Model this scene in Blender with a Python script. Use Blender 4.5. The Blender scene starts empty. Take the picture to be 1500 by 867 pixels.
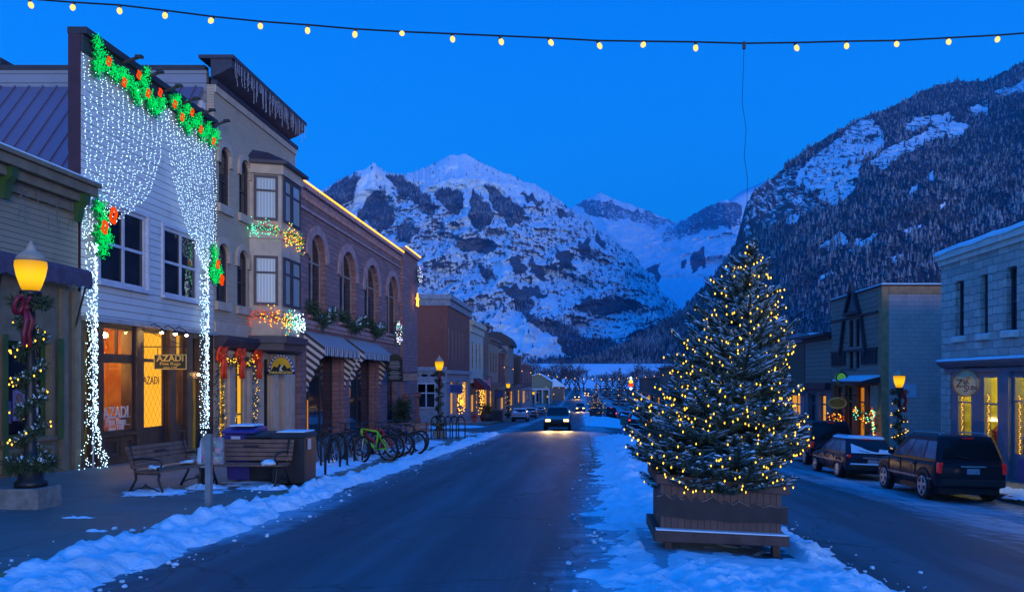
import bpy, bmesh, math, random
import numpy as np
from mathutils import Vector as Vec, Matrix, noise, geometry

random.seed(7)
SC = bpy.context.scene
COL = SC.collection
PI = math.pi
R = math.radians

# ------------------------------------------------------------------ camera
# level camera standing in the street, looking along +Y; the lens is shifted (rising front)
VX, VY, F = 850.0, 555.0, 1200.0          # street vanishing point / horizon / focal length in photo pixels (1500 x 867)
cam = bpy.data.cameras.new('camera'); co = bpy.data.objects.new('camera', cam); COL.objects.link(co)
co.location = (0, 0, 0); co.rotation_euler = (R(90), 0, 0)
cam.sensor_width = 36; cam.lens = 36 * F / 1500
cam.shift_x = -(VX - 750) / 1500; cam.shift_y = (VY - 433.5) / 1500
cam.clip_start = .1; cam.clip_end = 20000
SC.camera = co

# ------------------------------------------------------------------ dusk sky, afterglow
SUN_EL = .8
w = bpy.data.worlds.new('World'); SC.world = w; w.use_nodes = True
nt = w.node_tree; nt.nodes.clear()
sky = nt.nodes.new('ShaderNodeTexSky'); sky.sky_type = 'NISHITA'; sky.sun_disc = False
sky.sun_elevation = R(SUN_EL); sky.sun_rotation = R(140); sky.altitude = 2600
sky.air_density = 1.0; sky.dust_density = .2; sky.ozone_density = 4.0
bw = nt.nodes.new('ShaderNodeRGBToBW')
mul = nt.nodes.new('ShaderNodeMix'); mul.data_type = 'RGBA'; mul.blend_type = 'MULTIPLY'; mul.inputs[0].default_value = 1
geo = nt.nodes.new('ShaderNodeTexCoord'); sep = nt.nodes.new('ShaderNodeSeparateXYZ')
ramp = nt.nodes.new('ShaderNodeValToRGB')
ramp.color_ramp.elements[0].position = 0.0; ramp.color_ramp.elements[0].color = (.022, .41, 1.0, 1)
ramp.color_ramp.elements[1].position = 1.0; ramp.color_ramp.elements[1].color = (0, .15, .74, 1)
e = ramp.color_ramp.elements.new(.18); e.color = (.002, .30, 1.0, 1)
e = ramp.color_ramp.elements.new(.42); e.color = (0, .225, .98, 1)
bg = nt.nodes.new('ShaderNodeBackground'); out = nt.nodes.new('ShaderNodeOutputWorld')
L = nt.links
L.new(geo.outputs['Generated'], sep.inputs[0]); L.new(sep.outputs['Z'], ramp.inputs[0])
# the twilight sky: the Sky Texture's own brightness, evened out, carried on the deep blue of the hour after sunset
cl = nt.nodes.new('ShaderNodeMapRange'); cl.inputs['From Min'].default_value = 0; cl.inputs['From Max'].default_value = 2.0
cl.inputs['To Min'].default_value = 9.9; cl.inputs['To Max'].default_value = 11.2
L.new(sky.outputs[0], bw.inputs[0]); L.new(bw.outputs[0], cl.inputs['Value'])
vm = nt.nodes.new('ShaderNodeVectorMath'); vm.operation = 'SCALE'
zen = nt.nodes.new('ShaderNodeMapRange'); zen.interpolation_type = 'SMOOTHSTEP'      # brighter overhead
zen.inputs['From Min'].default_value = .44; zen.inputs['From Max'].default_value = .85; zen.inputs['To Min'].default_value = 1; zen.inputs['To Max'].default_value = 1.6
L.new(sep.outputs['Z'], zen.inputs['Value'])
zm = nt.nodes.new('ShaderNodeMath'); zm.operation = 'MULTIPLY'; L.new(cl.outputs[0], zm.inputs[0]); L.new(zen.outputs[0], zm.inputs[1])
L.new(ramp.outputs[0], vm.inputs[0]); L.new(zm.outputs[0], vm.inputs['Scale'])
# the last glow of the sunset along the horizon behind the camera
glow_az = nt.nodes.new('ShaderNodeMapRange'); glow_az.interpolation_type = 'SMOOTHSTEP'
glow_az.inputs['From Min'].default_value = .45; glow_az.inputs['From Max'].default_value = -.8
glow_el = nt.nodes.new('ShaderNodeMapRange'); glow_el.interpolation_type = 'SMOOTHSTEP'
glow_el.inputs['From Min'].default_value = .38; glow_el.inputs['From Max'].default_value = .02
L.new(sep.outputs['Y'], glow_az.inputs['Value']); L.new(sep.outputs['Z'], glow_el.inputs['Value'])
gm = nt.nodes.new('ShaderNodeMath'); gm.operation = 'MULTIPLY'; L.new(glow_az.outputs[0], gm.inputs[0]); L.new(glow_el.outputs[0], gm.inputs[1])
gs_ = nt.nodes.new('ShaderNodeVectorMath'); gs_.operation = 'SCALE'; gs_.inputs[0].default_value = (3.2, 6.2, 12.5); L.new(gm.outputs[0], gs_.inputs['Scale'])
ga = nt.nodes.new('ShaderNodeVectorMath'); ga.operation = 'ADD'; L.new(vm.outputs[0], ga.inputs[0]); L.new(gs_.outputs[0], ga.inputs[1])
L.new(ga.outputs[0], bg.inputs['Color']); bg.inputs['Strength'].default_value = .1
L.new(bg.outputs[0], out.inputs[0])
nt.nodes.remove(mul)

sl = bpy.data.lights.new('sun', 'SUN'); so = bpy.data.objects.new('sun', sl); COL.objects.link(so)
sl.energy = 1.7; sl.angle = R(24); sl.color = (.84, .70, .63)
# afterglow comes from behind the camera and a little from the right, low over the horizon
d = Vec((-.46, .89, -math.tan(R(SUN_EL))))
so.rotation_euler = d.to_track_quat('-Z', 'Y').to_euler()

SC.view_settings.view_transform = 'Standard'
SC.view_settings.look = 'None'
SC.view_settings.exposure = 0; SC.view_settings.gamma = 1
SC.cycles.use_denoising = True
SC.cycles.max_bounces = 6; SC.cycles.diffuse_bounces = 3; SC.cycles.glossy_bounces = 3
SC.cycles.transparent_max_bounces = 12; SC.cycles.transmission_bounces = 4
SC.cycles.sample_clamp_indirect = 4.0; SC.cycles.sample_clamp_direct = 0
SC.cycles.caustics_reflective = False; SC.cycles.caustics_refractive = False

# ------------------------------------------------------------------ helpers
def topof(o):
    while o.parent: o = o.parent
    return o

def thing(name, label, cat, loc=(0, 0, 0), group=None, kind=None):
    o = bpy.data.objects.new(name, None); COL.objects.link(o); o.location = loc
    o.empty_display_size = .2
    return tag(o, label, cat, group, kind)

def tag(o, label=None, cat=None, group=None, kind=None):
    if label: o['label'] = label
    if cat: o['category'] = cat
    if group: o['group'] = group
    if kind: o['kind'] = kind
    return o

def copy_tree(o, parent=None):
    c = o.copy(); COL.objects.link(c); c.parent = parent
    for ch in list(o.children): copy_tree(ch, c)
    return c

def remat(root, frm, to):
    """give a copied thing its own paint: meshes that use material frm get a copy with to"""
    for o in [root] + list(root.children_recursive):
        if o.type == 'MESH' and o.data.materials and o.data.materials[0] == frm:
            o.data = o.data.copy(); o.data.materials[0] = to

class MB:
    def __init__(s): s.v = []; s.f = []
    def add(s, vs, fs):
        o = len(s.v); s.v.extend(tuple(p) for p in vs); s.f.extend(tuple(i + o for i in f) for f in fs); return s
    def box(s, x0, x1, y0, y1, z0, z1):
        return s.add([(x, y, z) for z in (z0, z1) for y in (y0, y1) for x in (x0, x1)],
                     [(0, 2, 3, 1), (4, 5, 7, 6), (0, 1, 5, 4), (2, 6, 7, 3), (0, 4, 6, 2), (1, 3, 7, 5)])
    def tbox(s, T, u0, u1, v0, v1, w0, w1):
        return s.add([T(u, v, q) for v in (v0, v1) for q in (w0, w1) for u in (u0, u1)],
                     [(0, 2, 3, 1), (4, 5, 7, 6), (0, 1, 5, 4), (2, 6, 7, 3), (0, 4, 6, 2), (1, 3, 7, 5)])
    def hexa(s, p):      # 4 bottom, 4 top corners in ring order
        return s.add(p, [(3, 2, 1, 0), (4, 5, 6, 7), (0, 1, 5, 4), (1, 2, 6, 5), (2, 3, 7, 6), (3, 0, 4, 7)])
    def bar(s, a, b, wx, wz=None):      # rectangular bar between two points
        a, b = Vec(a), Vec(b); d = (b - a).normalized(); wz = wz or wx
        up = Vec((0, 0, 1)) if abs(d.z) < .9 else Vec((0, 1, 0))
        x = d.cross(up).normalized() * wx / 2; z = x.cross(d).normalized() * wz / 2
        return s.hexa([a - x - z, a + x - z, b + x - z, b - x - z, a - x + z, a + x + z, b + x + z, b - x + z])
    def tube(s, pts, r, n=6, closed=False):
        pts = [Vec(p) for p in pts]; k = len(pts); rs = r if isinstance(r, (list, tuple)) else [r] * k
        vs = []; ref = None
        for i, p in enumerate(pts):
            if closed: d = pts[(i + 1) % k] - pts[i - 1]
            else: d = pts[min(i + 1, k - 1)] - pts[max(i - 1, 0)]
            d = d.normalized() if d.length > 1e-9 else Vec((0, 0, 1))
            if ref is None or abs(ref.dot(d)) > .95: ref = Vec((0, 0, 1)) if abs(d.z) < .9 else Vec((1, 0, 0))
            x = d.cross(ref).normalized(); y = x.cross(d).normalized(); ref = y
            vs += [p + (x * math.cos(2 * PI * j / n) + y * math.sin(2 * PI * j / n)) * rs[i] for j in range(n)]
        fs = []
        for i in range(k if closed else k - 1):
            a, b = i * n, ((i + 1) % k) * n
            fs += [(a + j, a + (j + 1) % n, b + (j + 1) % n, b + j) for j in range(n)]
        if not closed: fs += [tuple(range(n - 1, -1, -1)), tuple((k - 1) * n + j for j in range(n))]
        return s.add(vs, fs)
    def lathe(s, prof, c=(0, 0, 0), n=16, axis='z', a0=0):
        vs = []; m = len(prof)
        for r, z in prof:
            for j in range(n):
                a = a0 + 2 * PI * j / n; x, y = r * math.cos(a), r * math.sin(a)
                p = (x, y, z) if axis == 'z' else ((z, x, y) if axis == 'x' else (x, z, y))
                vs.append((c[0] + p[0], c[1] + p[1], c[2] + p[2]))
        fs = [(i * n + j, i * n + (j + 1) % n, (i + 1) * n + (j + 1) % n, (i + 1) * n + j) for i in range(m - 1) for j in range(n)]
        fs += [tuple(range(n - 1, -1, -1)), tuple((m - 1) * n + j for j in range(n))]
        return s.add(vs, fs)
    def ball(s, c, r, n=8, m=5):
        rx, ry, rz = r if isinstance(r, (tuple, list)) else (r, r, r)
        vs = [(c[0], c[1], c[2] - rz)]
        for i in range(1, m):
            t = PI * i / m
            vs += [(c[0] + rx * math.sin(t) * math.cos(2 * PI * j / n), c[1] + ry * math.sin(t) * math.sin(2 * PI * j / n), c[2] - rz * math.cos(t)) for j in range(n)]
        vs.append((c[0], c[1], c[2] + rz)); fs = []
        for j in range(n):
            fs.append((0, 1 + (j + 1) % n, 1 + j)); last = 1 + (m - 2) * n
            fs.append((len(vs) - 1, last + j, last + (j + 1) % n))
            for i in range(m - 2):
                a = 1 + i * n; fs.append((a + j, a + (j + 1) % n, a + n + (j + 1) % n, a + n + j))
        return s.add(vs, fs)
    def octa(s, c, r, h=None):
        h = h or r; x, y, z = c
        return s.add([(x + r, y, z), (x, y + r, z), (x - r, y, z), (x, y - r, z), (x, y, z + h), (x, y, z - h)],
                     [(0, 1, 4), (1, 2, 4), (2, 3, 4), (3, 0, 4), (1, 0, 5), (2, 1, 5), (3, 2, 5), (0, 3, 5)])
    def prism(s, loop, T, w0, w1):
        n = len(loop)
        return s.add([T(u, v, w0) for u, v in loop] + [T(u, v, w1) for u, v in loop],
                     [tuple(range(n - 1, -1, -1)), tuple(range(n, 2 * n))] + [(i, (i + 1) % n, n + (i + 1) % n, n + i) for i in range(n)])
    def ring(s, A, B, T, w0, w1):
        n = len(A)
        vs = [T(u, v, q) for lp in (A, B) for q in (w0, w1) for u, v in lp]
        fs = []
        for i in range(n):
            j = (i + 1) % n
            fs += [(n + i, n + j, 3 * n + j, 3 * n + i), (i, 2 * n + i, 2 * n + j, j), (i, j, n + j, n + i), (2 * n + i, 3 * n + i, 3 * n + j, 2 * n + j)]
        return s.add(vs, fs)
    def wall(s, T, outer, holes=(), depth=.3):
        loops = [outer] + list(holes); flat = [p for l in loops for p in l]
        tri = geometry.tessellate_polygon([[Vec((u, v, 0)) for u, v in l] for l in loops])
        s.add([T(u, v, 0) for u, v in flat], [tuple(t) for t in tri])
        for l in loops:
            n = len(l)
            s.add([T(u, v, 0) for u, v in l] + [T(u, v, -depth) for u, v in l], [(i, (i + 1) % n, n + (i + 1) % n, n + i) for i in range(n)])
        return s
    def xform(s, fn):
        s.v = [tuple(fn(*p)) for p in s.v]; return s
    def build(s, name, mat, parent=None, smooth=False, fix=True, bevel=0, label=None, kind=None):
        vs = np.array(s.v, dtype=float).reshape(-1, 3)
        if parent is not None: off = np.array(topof(parent).location)
        elif len(vs): off = np.array([(vs[:, 0].min() + vs[:, 0].max()) / 2, (vs[:, 1].min() + vs[:, 1].max()) / 2, vs[:, 2].min()])
        else: off = np.zeros(3)
        me = bpy.data.meshes.new(name); me.from_pydata((vs - off).tolist(), [], s.f)
        if fix:
            bm = bmesh.new(); bm.from_mesh(me); bmesh.ops.recalc_face_normals(bm, faces=bm.faces); bm.to_mesh(me); bm.free()
        if smooth: me.polygons.foreach_set('use_smooth', [True] * len(me.polygons))
        if mat: me.materials.append(mat)
        o = bpy.data.objects.new(name, me); COL.objects.link(o)
        if parent is not None: o.parent = parent
        else: o.location = off
        if bevel:
            b = o.modifiers.new('bevel', 'BEVEL'); b.width = bevel; b.segments = 3; b.limit_method = 'ANGLE'; b.angle_limit = R(32)
        if label: o['label'] = label
        if kind: o['kind'] = kind
        return o

def TL(x0): return lambda u, v, q: (x0 + q, u, v)        # facade on the left of the street (faces +X)
def TR(x0): return lambda u, v, q: (x0 - q, u, v)        # facade on the right (faces -X)
def TF(y0): return lambda u, v, q: (u, y0 - q, v)        # wall facing the camera
def rect(u0, u1, v0, v1): return [(u0, v0), (u1, v0), (u1, v1), (u0, v1)]
def arch(u0, u1, v0, v1, rise, n=10):
    c, a = (u0 + u1) / 2, (u1 - u0) / 2; vs = v1 - rise
    return [(u0, v0), (u1, v0)] + [(c + a * math.cos(PI * i / n), vs + rise * math.sin(PI * i / n)) for i in range(n + 1)]
def grow(l, d):
    us = [p[0] for p in l]; vs = [p[1] for p in l]; cu, cv = (min(us) + max(us)) / 2, (min(vs) + max(vs)) / 2
    ku = 1 + 2 * d / (max(us) - min(us)); kv = 1 + 2 * d / (max(vs) - min(vs))
    return [(cu + (u - cu) * ku, cv + (v - cv) * kv) for u, v in l]
def P(px, py, Y): return Vec(((px - VX) * Y / F, Y, (VY - py) * Y / F))

# ------------------------------------------------------------------ materials
def nodes(name):
    m = bpy.data.materials.new(name); m.use_nodes = True; t = m.node_tree
    return m, t, t.nodes['Principled BSDF']
def N(t, kind, **kw):
    n = t.nodes.new('ShaderNode' + kind)
    for k, v in kw.items():
        if k[0] == '_': setattr(n, k[1:], v)
        else: n.inputs[k.replace('__', ' ')].default_value = v
    return n
def math2(t, op, a, b=None, c=None):
    n = t.nodes.new('ShaderNodeMath'); n.operation = op
    for i, x in enumerate((a, b, c)):
        if x is None: continue
        if isinstance(x, (int, float)): n.inputs[i].default_value = x
        else: t.links.new(x, n.inputs[i])
    return n.outputs[0]
def mixc(t, f, a, b, mode='MIX'):
    n = t.nodes.new('ShaderNodeMix'); n.data_type = 'RGBA'; n.blend_type = mode
    for i, x in ((0, f), (6, a), (7, b)):
        if isinstance(x, (int, float)): n.inputs[i].default_value = x
        elif isinstance(x, tuple): n.inputs[i].default_value = (*x[:3], 1)
        else: t.links.new(x, n.inputs[i])
    return n.outputs[2]
def smooth(t, x, lo, hi):
    n = t.nodes.new('ShaderNodeMapRange'); n.interpolation_type = 'SMOOTHSTEP'
    n.inputs['From Min'].default_value = lo; n.inputs['From Max'].default_value = hi
    t.links.new(x, n.inputs['Value']); return n.outputs[0]
def coords(t, scale=(1, 1, 1)):
    c = t.nodes.new('ShaderNodeTexCoord'); mp = t.nodes.new('ShaderNodeMapping'); mp.inputs['Scale'].default_value = scale
    t.links.new(c.outputs['Object'], mp.inputs[0]); return mp.outputs[0]
def nz(t, vec, scale, detail=4, rough=.55, dist=0):
    n = t.nodes.new('ShaderNodeTexNoise'); n.inputs['Scale'].default_value = scale; n.inputs['Detail'].default_value = detail
    n.inputs['Roughness'].default_value = rough; n.inputs['Distortion'].default_value = dist
    t.links.new(vec, n.inputs['Vector']); return n.outputs['Fac']
def bump(t, b, h, strength, dist):
    n = t.nodes.new('ShaderNodeBump'); n.inputs['Strength'].default_value = strength; n.inputs['Distance'].default_value = dist
    t.links.new(h, n.inputs['Height']); t.links.new(n.outputs[0], b.inputs['Normal'])
def dk(c, k): return tuple(x * k for x in c)

def mat(name, col, rough=.75, var=.3, scale=3, bm=0, bs=40, metal=0, col2=None, spec=.4, coat=0):
    m, t, b = nodes(name); v = coords(t)
    n = nz(t, v, scale, 5, .6)
    t.links.new(mixc(t, smooth(t, n, .35, .68), col, col2 or dk(col, 1 - var)), b.inputs['Base Color'])
    b.inputs['Roughness'].default_value = rough; b.inputs['Metallic'].default_value = metal
    b.inputs['Specular IOR Level'].default_value = spec; b.inputs['Coat Weight'].default_value = coat
    if bm: bump(t, b, nz(t, v, bs, 4), bm, .02)
    return m

def planar(t):
    """wall coordinates (along the wall, up) for walls along X or along Y"""
    c = t.nodes.new('ShaderNodeTexCoord'); s = t.nodes.new('ShaderNodeSeparateXYZ'); t.links.new(c.outputs['Object'], s.inputs[0])
    k = t.nodes.new('ShaderNodeCombineXYZ'); t.links.new(math2(t, 'ADD', s.outputs[0], s.outputs[1]), k.inputs[0]); t.links.new(s.outputs[2], k.inputs[1])
    return k.outputs[0], s.outputs[2], c.outputs['Object']

def siding(name, col, h=.14, var=.2, rough=.7, depth=.03):
    m, t, b = nodes(name); pv, z, ov = planar(t)
    fr = math2(t, 'FRACT', math2(t, 'DIVIDE', z, h))
    board = math2(t, 'FLOOR', math2(t, 'DIVIDE', z, h))
    wn = t.nodes.new('ShaderNodeTexWhiteNoise'); wn.noise_dimensions = '1D'; t.links.new(board, wn.inputs['W'])
    base = mixc(t, math2(t, 'MULTIPLY', wn.outputs['Value'], .5), col, dk(col, 1 - var))
    st = nz(t, ov, 1.2, 6, .65)
    base = mixc(t, smooth(t, st, .5, .75), base, dk(col, .7))
    gap = smooth(t, fr, .0, .10)
    base = mixc(t, gap, dk(col, .25), base)          # joint under each board, its shadow line darkened into the colour
    t.links.new(base, b.inputs['Base Color']); b.inputs['Roughness'].default_value = rough
    h_ = math2(t, 'ADD', math2(t, 'SUBTRACT', 1.0, fr), math2(t, 'MULTIPLY', gap, .6))
    bump(t, b, h_, 1.0, depth)
    return m

def bricks(name, col, col2, mortar, bw_=.22, bh=.075, gap=.012, rough=.85, rock=0, sq=0):
    m, t, b = nodes(name); pv, z, ov = planar(t)
    dn = t.nodes.new('ShaderNodeTexNoise'); dn.inputs['Scale'].default_value = 2.2; t.links.new(ov, dn.inputs['Vector'])
    wv = t.nodes.new('ShaderNodeVectorMath'); wv.operation = 'MULTIPLY_ADD'
    t.links.new(dn.outputs['Color'], wv.inputs[0]); wv.inputs[1].default_value = (.16 if rock else .0,) * 3; t.links.new(pv, wv.inputs[2])
    br = t.nodes.new('ShaderNodeTexBrick'); t.links.new(wv.outputs[0], br.inputs['Vector'])
    br.inputs['Scale'].default_value = 1; br.inputs['Brick Width'].default_value = bw_; br.inputs['Row Height'].default_value = bh
    br.inputs['Mortar Size'].default_value = gap; br.inputs['Mortar Smooth'].default_value = .4
    br.inputs['Color1'].default_value = (*col, 1); br.inputs['Color2'].default_value = (*col2, 1); br.inputs['Mortar'].default_value = (*mortar, 1)
    br.offset = .5
    st = nz(t, ov, .8, 6, .65)
    base = mixc(t, math2(t, 'MULTIPLY', smooth(t, st, .45, .75), .55), br.outputs['Color'], dk(col, .55))
    t.links.new(base, b.inputs['Base Color']); b.inputs['Roughness'].default_value = rough
    hgt = math2(t, 'MULTIPLY', math2(t, 'SUBTRACT', 1.0, br.outputs['Fac']), 1.0)
    if rock:
        vec = t.nodes.new('ShaderNodeMapping'); t.links.new(ov, vec.inputs[0]); vec.inputs['Scale'].default_value = (1, 1, 1.7)
        hgt = math2(t, 'ADD', hgt, math2(t, 'MULTIPLY', nz(t, vec.outputs[0], 2.6, 8, .68, .5), rock))
    bump(t, b, hgt, 1.0, .09 if rock else .012)
    return m

def emit(name, col, s, sampled=True):
    m = bpy.data.materials.new(name); m.use_nodes = True; t = m.node_tree; t.nodes.clear()
    e_ = t.nodes.new('ShaderNodeEmission'); e_.inputs[0].default_value = (*col, 1); e_.inputs[1].default_value = s
    o = t.nodes.new('ShaderNodeOutputMaterial'); t.links.new(e_.outputs[0], o.inputs[0])
    if not sampled: m.cycles.emission_sampling = 'NONE'
    return m

def glass_clear(name, tint=(1, 1, 1), refl=.12):
    m = bpy.data.materials.new(name); m.use_nodes = True; t = m.node_tree; t.nodes.clear()
    a = t.nodes.new('ShaderNodeBsdfTransparent'); a.inputs[0].default_value = (*tint, 1)
    g = t.nodes.new('ShaderNodeBsdfGlossy'); g.inputs['Roughness'].default_value = .03
    x = t.nodes.new('ShaderNodeMixShader'); x.inputs[0].default_value = refl
    o = t.nodes.new('ShaderNodeOutputMaterial')
    t.links.new(a.outputs[0], x.inputs[1]); t.links.new(g.outputs[0], x.inputs[2]); t.links.new(x.outputs[0], o.inputs[0])
    return m

def snow_mat(name, col=(.86, .88, .9), dirt=.12, bs=9, bm=.8, dist=.06):
    m, t, b = nodes(name); v = coords(t)
    n = nz(t, v, bs, 8, .65); g = nz(t, v, 1.6, 6, .6)
    base = mixc(t, math2(t, 'MULTIPLY', smooth(t, g, .45, .8), dirt * 3), col, (.30, .32, .36))
    t.links.new(base, b.inputs['Base Color']); b.inputs['Roughness'].default_value = .8; b.inputs['Specular IOR Level'].default_value = .2
    bump(t, b, n, bm, dist); return m

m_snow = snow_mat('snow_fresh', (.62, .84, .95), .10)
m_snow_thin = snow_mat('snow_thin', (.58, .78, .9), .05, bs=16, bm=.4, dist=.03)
m_black = mat('black_iron', (.012, .012, .014), .45, spec=.5)
m_dark = mat('dark_trim', (.035, .03, .04), .6)
m_wire = mat('black_cable', (.01, .01, .012), .6)
m_brown = mat('brown_wood_trim', (.07, .04, .03), .55)
m_pane = None
def pane_mat(name, col, rough=.06, spec=.6):
    m, t, b = nodes(name); v = coords(t)
    n = nz(t, v, .9, 4, .6); t.links.new(mixc(t, smooth(t, n, .4, .65), col, dk(col, .4)), b.inputs['Base Color'])
    b.inputs['Roughness'].default_value = rough; b.inputs['Specular IOR Level'].default_value = spec
    bump(t, b, nz(t, v, .8, 2), .03, .05)
    return m
m_pane = pane_mat('dark_window_glass', (.02, .02, .028))
m_pane_curt = None

def curtain_mat():
    m, t, b = nodes('window_glass_with_curtain'); pv, z, ov = planar(t)
    s = t.nodes.new('ShaderNodeSeparateXYZ'); t.links.new(pv, s.inputs[0])
    f = math2(t, 'SINE', math2(t, 'MULTIPLY', s.outputs[0], 45))
    t.links.new(mixc(t, smooth(t, f, -1, 1), (.26, .30, .30), (.42, .46, .46)), b.inputs['Base Color'])
    b.inputs['Roughness'].default_value = .25; b.inputs['Coat Weight'].default_value = 1; b.inputs['Coat Roughness'].default_value = .03
    return m
m_pane_curt = curtain_mat()

# generic window: a frame part with a pane sub-part
def window(b, T, loop, fm, pm=None, mull=(), rails=(), q=-.14, fw=.07, casing=None, cm=None, sill=None, name='window', proud=.05):
    """loop: opening outline (u, v). mull/rails: fractions for bars. casing: width of proud surround"""
    us = [p[0] for p in loop]; vs = [p[1] for p in loop]; u0, u1, v0, v1 = min(us), max(us), min(vs), max(vs)
    f = MB(); f.ring(loop, grow(loop, -fw), T, q - .03, q + .05)
    for k in mull: c = u0 + (u1 - u0) * k; f.tbox(T, c - fw * .45, c + fw * .45, v0 + fw * .6, v1 - fw * .6, q - .02, q + .042)
    for k in rails: c = v0 + (v1 - v0) * k; f.tbox(T, u0 + fw * .6, u1 - fw * .6, c - fw * .4, c + fw * .4, q - .018, q + .036)
    o = f.build(name, fm, b)
    g = MB(); il = grow(loop, -fw * .5); g.prism(il, T, q - .012, q); g.build('pane', pm or m_pane, o)
    if casing:
        c = MB(); c.ring(grow(loop, casing), grow(loop, .002), T, 0.0, proud); c.build('surround', cm or fm, o)
    if sill:
        sx = MB(); sx.tbox(T, u0 - .12, u1 + .12, v0 - sill, v0 - .004, -.05, .12); sx.build('sill', cm or fm, o)
    return o

_bulb_cache = {}
def bulbs(parent, pts, m, r=.022, h=None, name='bulb', cap=100):
    """little lamps of a string: up to cap of them (the nearest) as parts, the rest as one part"""
    pts = sorted([Vec(p) for p in pts], key=lambda p: p.length)
    off = Vec(topof(parent).location); key = (m.name, r, h)
    if key not in _bulb_cache:
        b = MB(); b.ball((0, 0, 0), (r, r, h or r), 6, 4) if r > .03 else b.octa((0, 0, 0), r, h)
        me = bpy.data.meshes.new(name); me.from_pydata(b.v, [], b.f); me.materials.append(m); _bulb_cache[key] = me
    for p in pts[:cap]:
        o = bpy.data.objects.new(name, _bulb_cache[key]); COL.objects.link(o); o.parent = parent; o.location = p - off
    if len(pts) > cap:
        b = MB()
        for p in pts[cap:]: b.octa(p, r, h)
        o = b.build('more_' + name + 's', m, parent, fix=False); o['kind'] = 'stuff'

def text(s, size, m, parent, mtx, name='lettering', extr=.004, offset=0.0, align='CENTER', sx=1.0):
    c = bpy.data.curves.new(name, 'FONT'); c.body = s; c.size = size; c.align_x = align; c.align_y = 'CENTER'
    c.extrude = extr; c.offset = offset; c.resolution_u = 3
    o = bpy.data.objects.new(name + '_curve', c); COL.objects.link(o)
    bpy.context.view_layer.update()
    me = bpy.data.meshes.new_from_object(o.evaluated_get(bpy.context.evaluated_depsgraph_get()))
    bpy.data.objects.remove(o); bpy.data.curves.remove(c)
    me.transform(Matrix.Diagonal((sx, 1, 1, 1))); me.transform(mtx)
    me.transform(Matrix.Translation(-Vec(topof(parent).location)))
    me.name = name; me.materials.clear(); me.materials.append(m)
    o = bpy.data.objects.new(name, me); COL.objects.link(o); o.parent = parent
    return o
def frame_mtx(origin, right, up):
    r_, u_ = Vec(right).normalized(), Vec(up).normalized(); n_ = r_.cross(u_)
    m = Matrix((r_, u_, n_)).transposed().to_4x4(); m.translation = Vec(origin); return m

def needles(mb, path, rad, n, ln=.09, wd=.012, jitter=1.0, up=0.0):
    """evergreen sprays scattered round a path (list of points)"""
    k = len(path) - 1
    for _ in range(n):
        t = random.random() * k; i = min(int(t), k - 1); f_ = t - i
        p = Vec(path[i]).lerp(Vec(path[i + 1]), f_)
        d = Vec((random.gauss(0, 1), random.gauss(0, 1), random.gauss(0, 1) + up)).normalized()
        a = p + d * rad * random.random() * .55; l_ = ln * random.uniform(.6, 1.3)
        q = a + d * l_ + Vec((random.gauss(0, .3), random.gauss(0, .3), random.gauss(0, .3))) * l_ * jitter
        s = d.cross(Vec((random.gauss(0, 1), random.gauss(0, 1), random.gauss(0, 1)))).normalized() * wd
        mid = a.lerp(q, .45)
        mb.add([a, mid + s, q, mid - s], [(0, 1, 2, 3)])

# ================================================================== THE SETTING
# the street falls away from the camera, flattens out, and the valley floor rises again at its far end
XL, XR = -12.7, 14.5                        # planes of the two rows of shop fronts
KL, KR = -5.75, 11.8                        # kerbs
def fall(Y):
    if Y < 110: return .032 * Y
    if Y < 230: return .032 * (110 + (Y - 110) - (Y - 110) ** 2 / 240)
    return .032 * 170
def S(X, Y): return -(1.85 + fall(Y) + min(max(.09 * (X - 1.2), 0), .8))      # street level; it also falls to the right
def W(X, Y):                                 # pavement level
    if X < 0: return -(1.70 + fall(Y)) + .015 * min(max(KL - X, 0), 7)
    return -(2.50 + fall(Y))
def yl(px): return F * -XL / (VX - px)        # distance of a point on the left facade seen at that photo column
def yr(px): return F * XR / (px - VX)
def zz(py, Y): return (VY - py) * Y / F

def sheet(name, xs, ys, zf, m, keep=None, kind='structure', smooth_=True, label=None, cat=None):
    vs = [(x, y, zf(x, y)) for y in ys for x in xs]; n = len(xs); fs = []
    for j in range(len(ys) - 1):
        for i in range(n - 1):
            q = (j * n + i, j * n + i + 1, (j + 1) * n + i + 1, (j + 1) * n + i)
            if keep is None or any(keep(vs[k]) for k in q): fs.append(q)
    b = MB(); b.add(vs, fs); o = b.build(name, m, None, smooth_, fix=False)
    if keep:
        bm = bmesh.new(); bm.from_mesh(o.data); bmesh.ops.delete(bm, geom=[v for v in bm.verts if not v.link_faces], context='VERTS'); bm.to_mesh(o.data); bm.free()
    o['kind'] = kind; o['label'] = label or name.replace('_', ' '); 
    if cat: o['category'] = cat
    return o
def lin(a, b, n): return [a + (b - a) * i / n for i in range(n + 1)]

# --- valley floor
def valley(x, y):
    z = -(2.9 + fall(y)) if y < 700 else -8.4
    if y > 700:
        t = min((y - 700) / 190, 1); t = t * t * (3 - 2 * t)
        z += t * 25
        if y > 900: z += min((y - 900) * .02, 6)
    return z
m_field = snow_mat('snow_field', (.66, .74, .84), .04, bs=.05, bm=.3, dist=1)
sheet('ground', [-900, -500, -250, -120, -60, -30, -15, 0, 15, 30, 60, 120, 250, 500, 900], lin(-40, 200, 24) + lin(230, 690, 10) + lin(700, 900, 20) + [1000, 1200, 1500], valley, m_field,
      label='snowy valley floor rising to a white field at the far end of the street')

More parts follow.
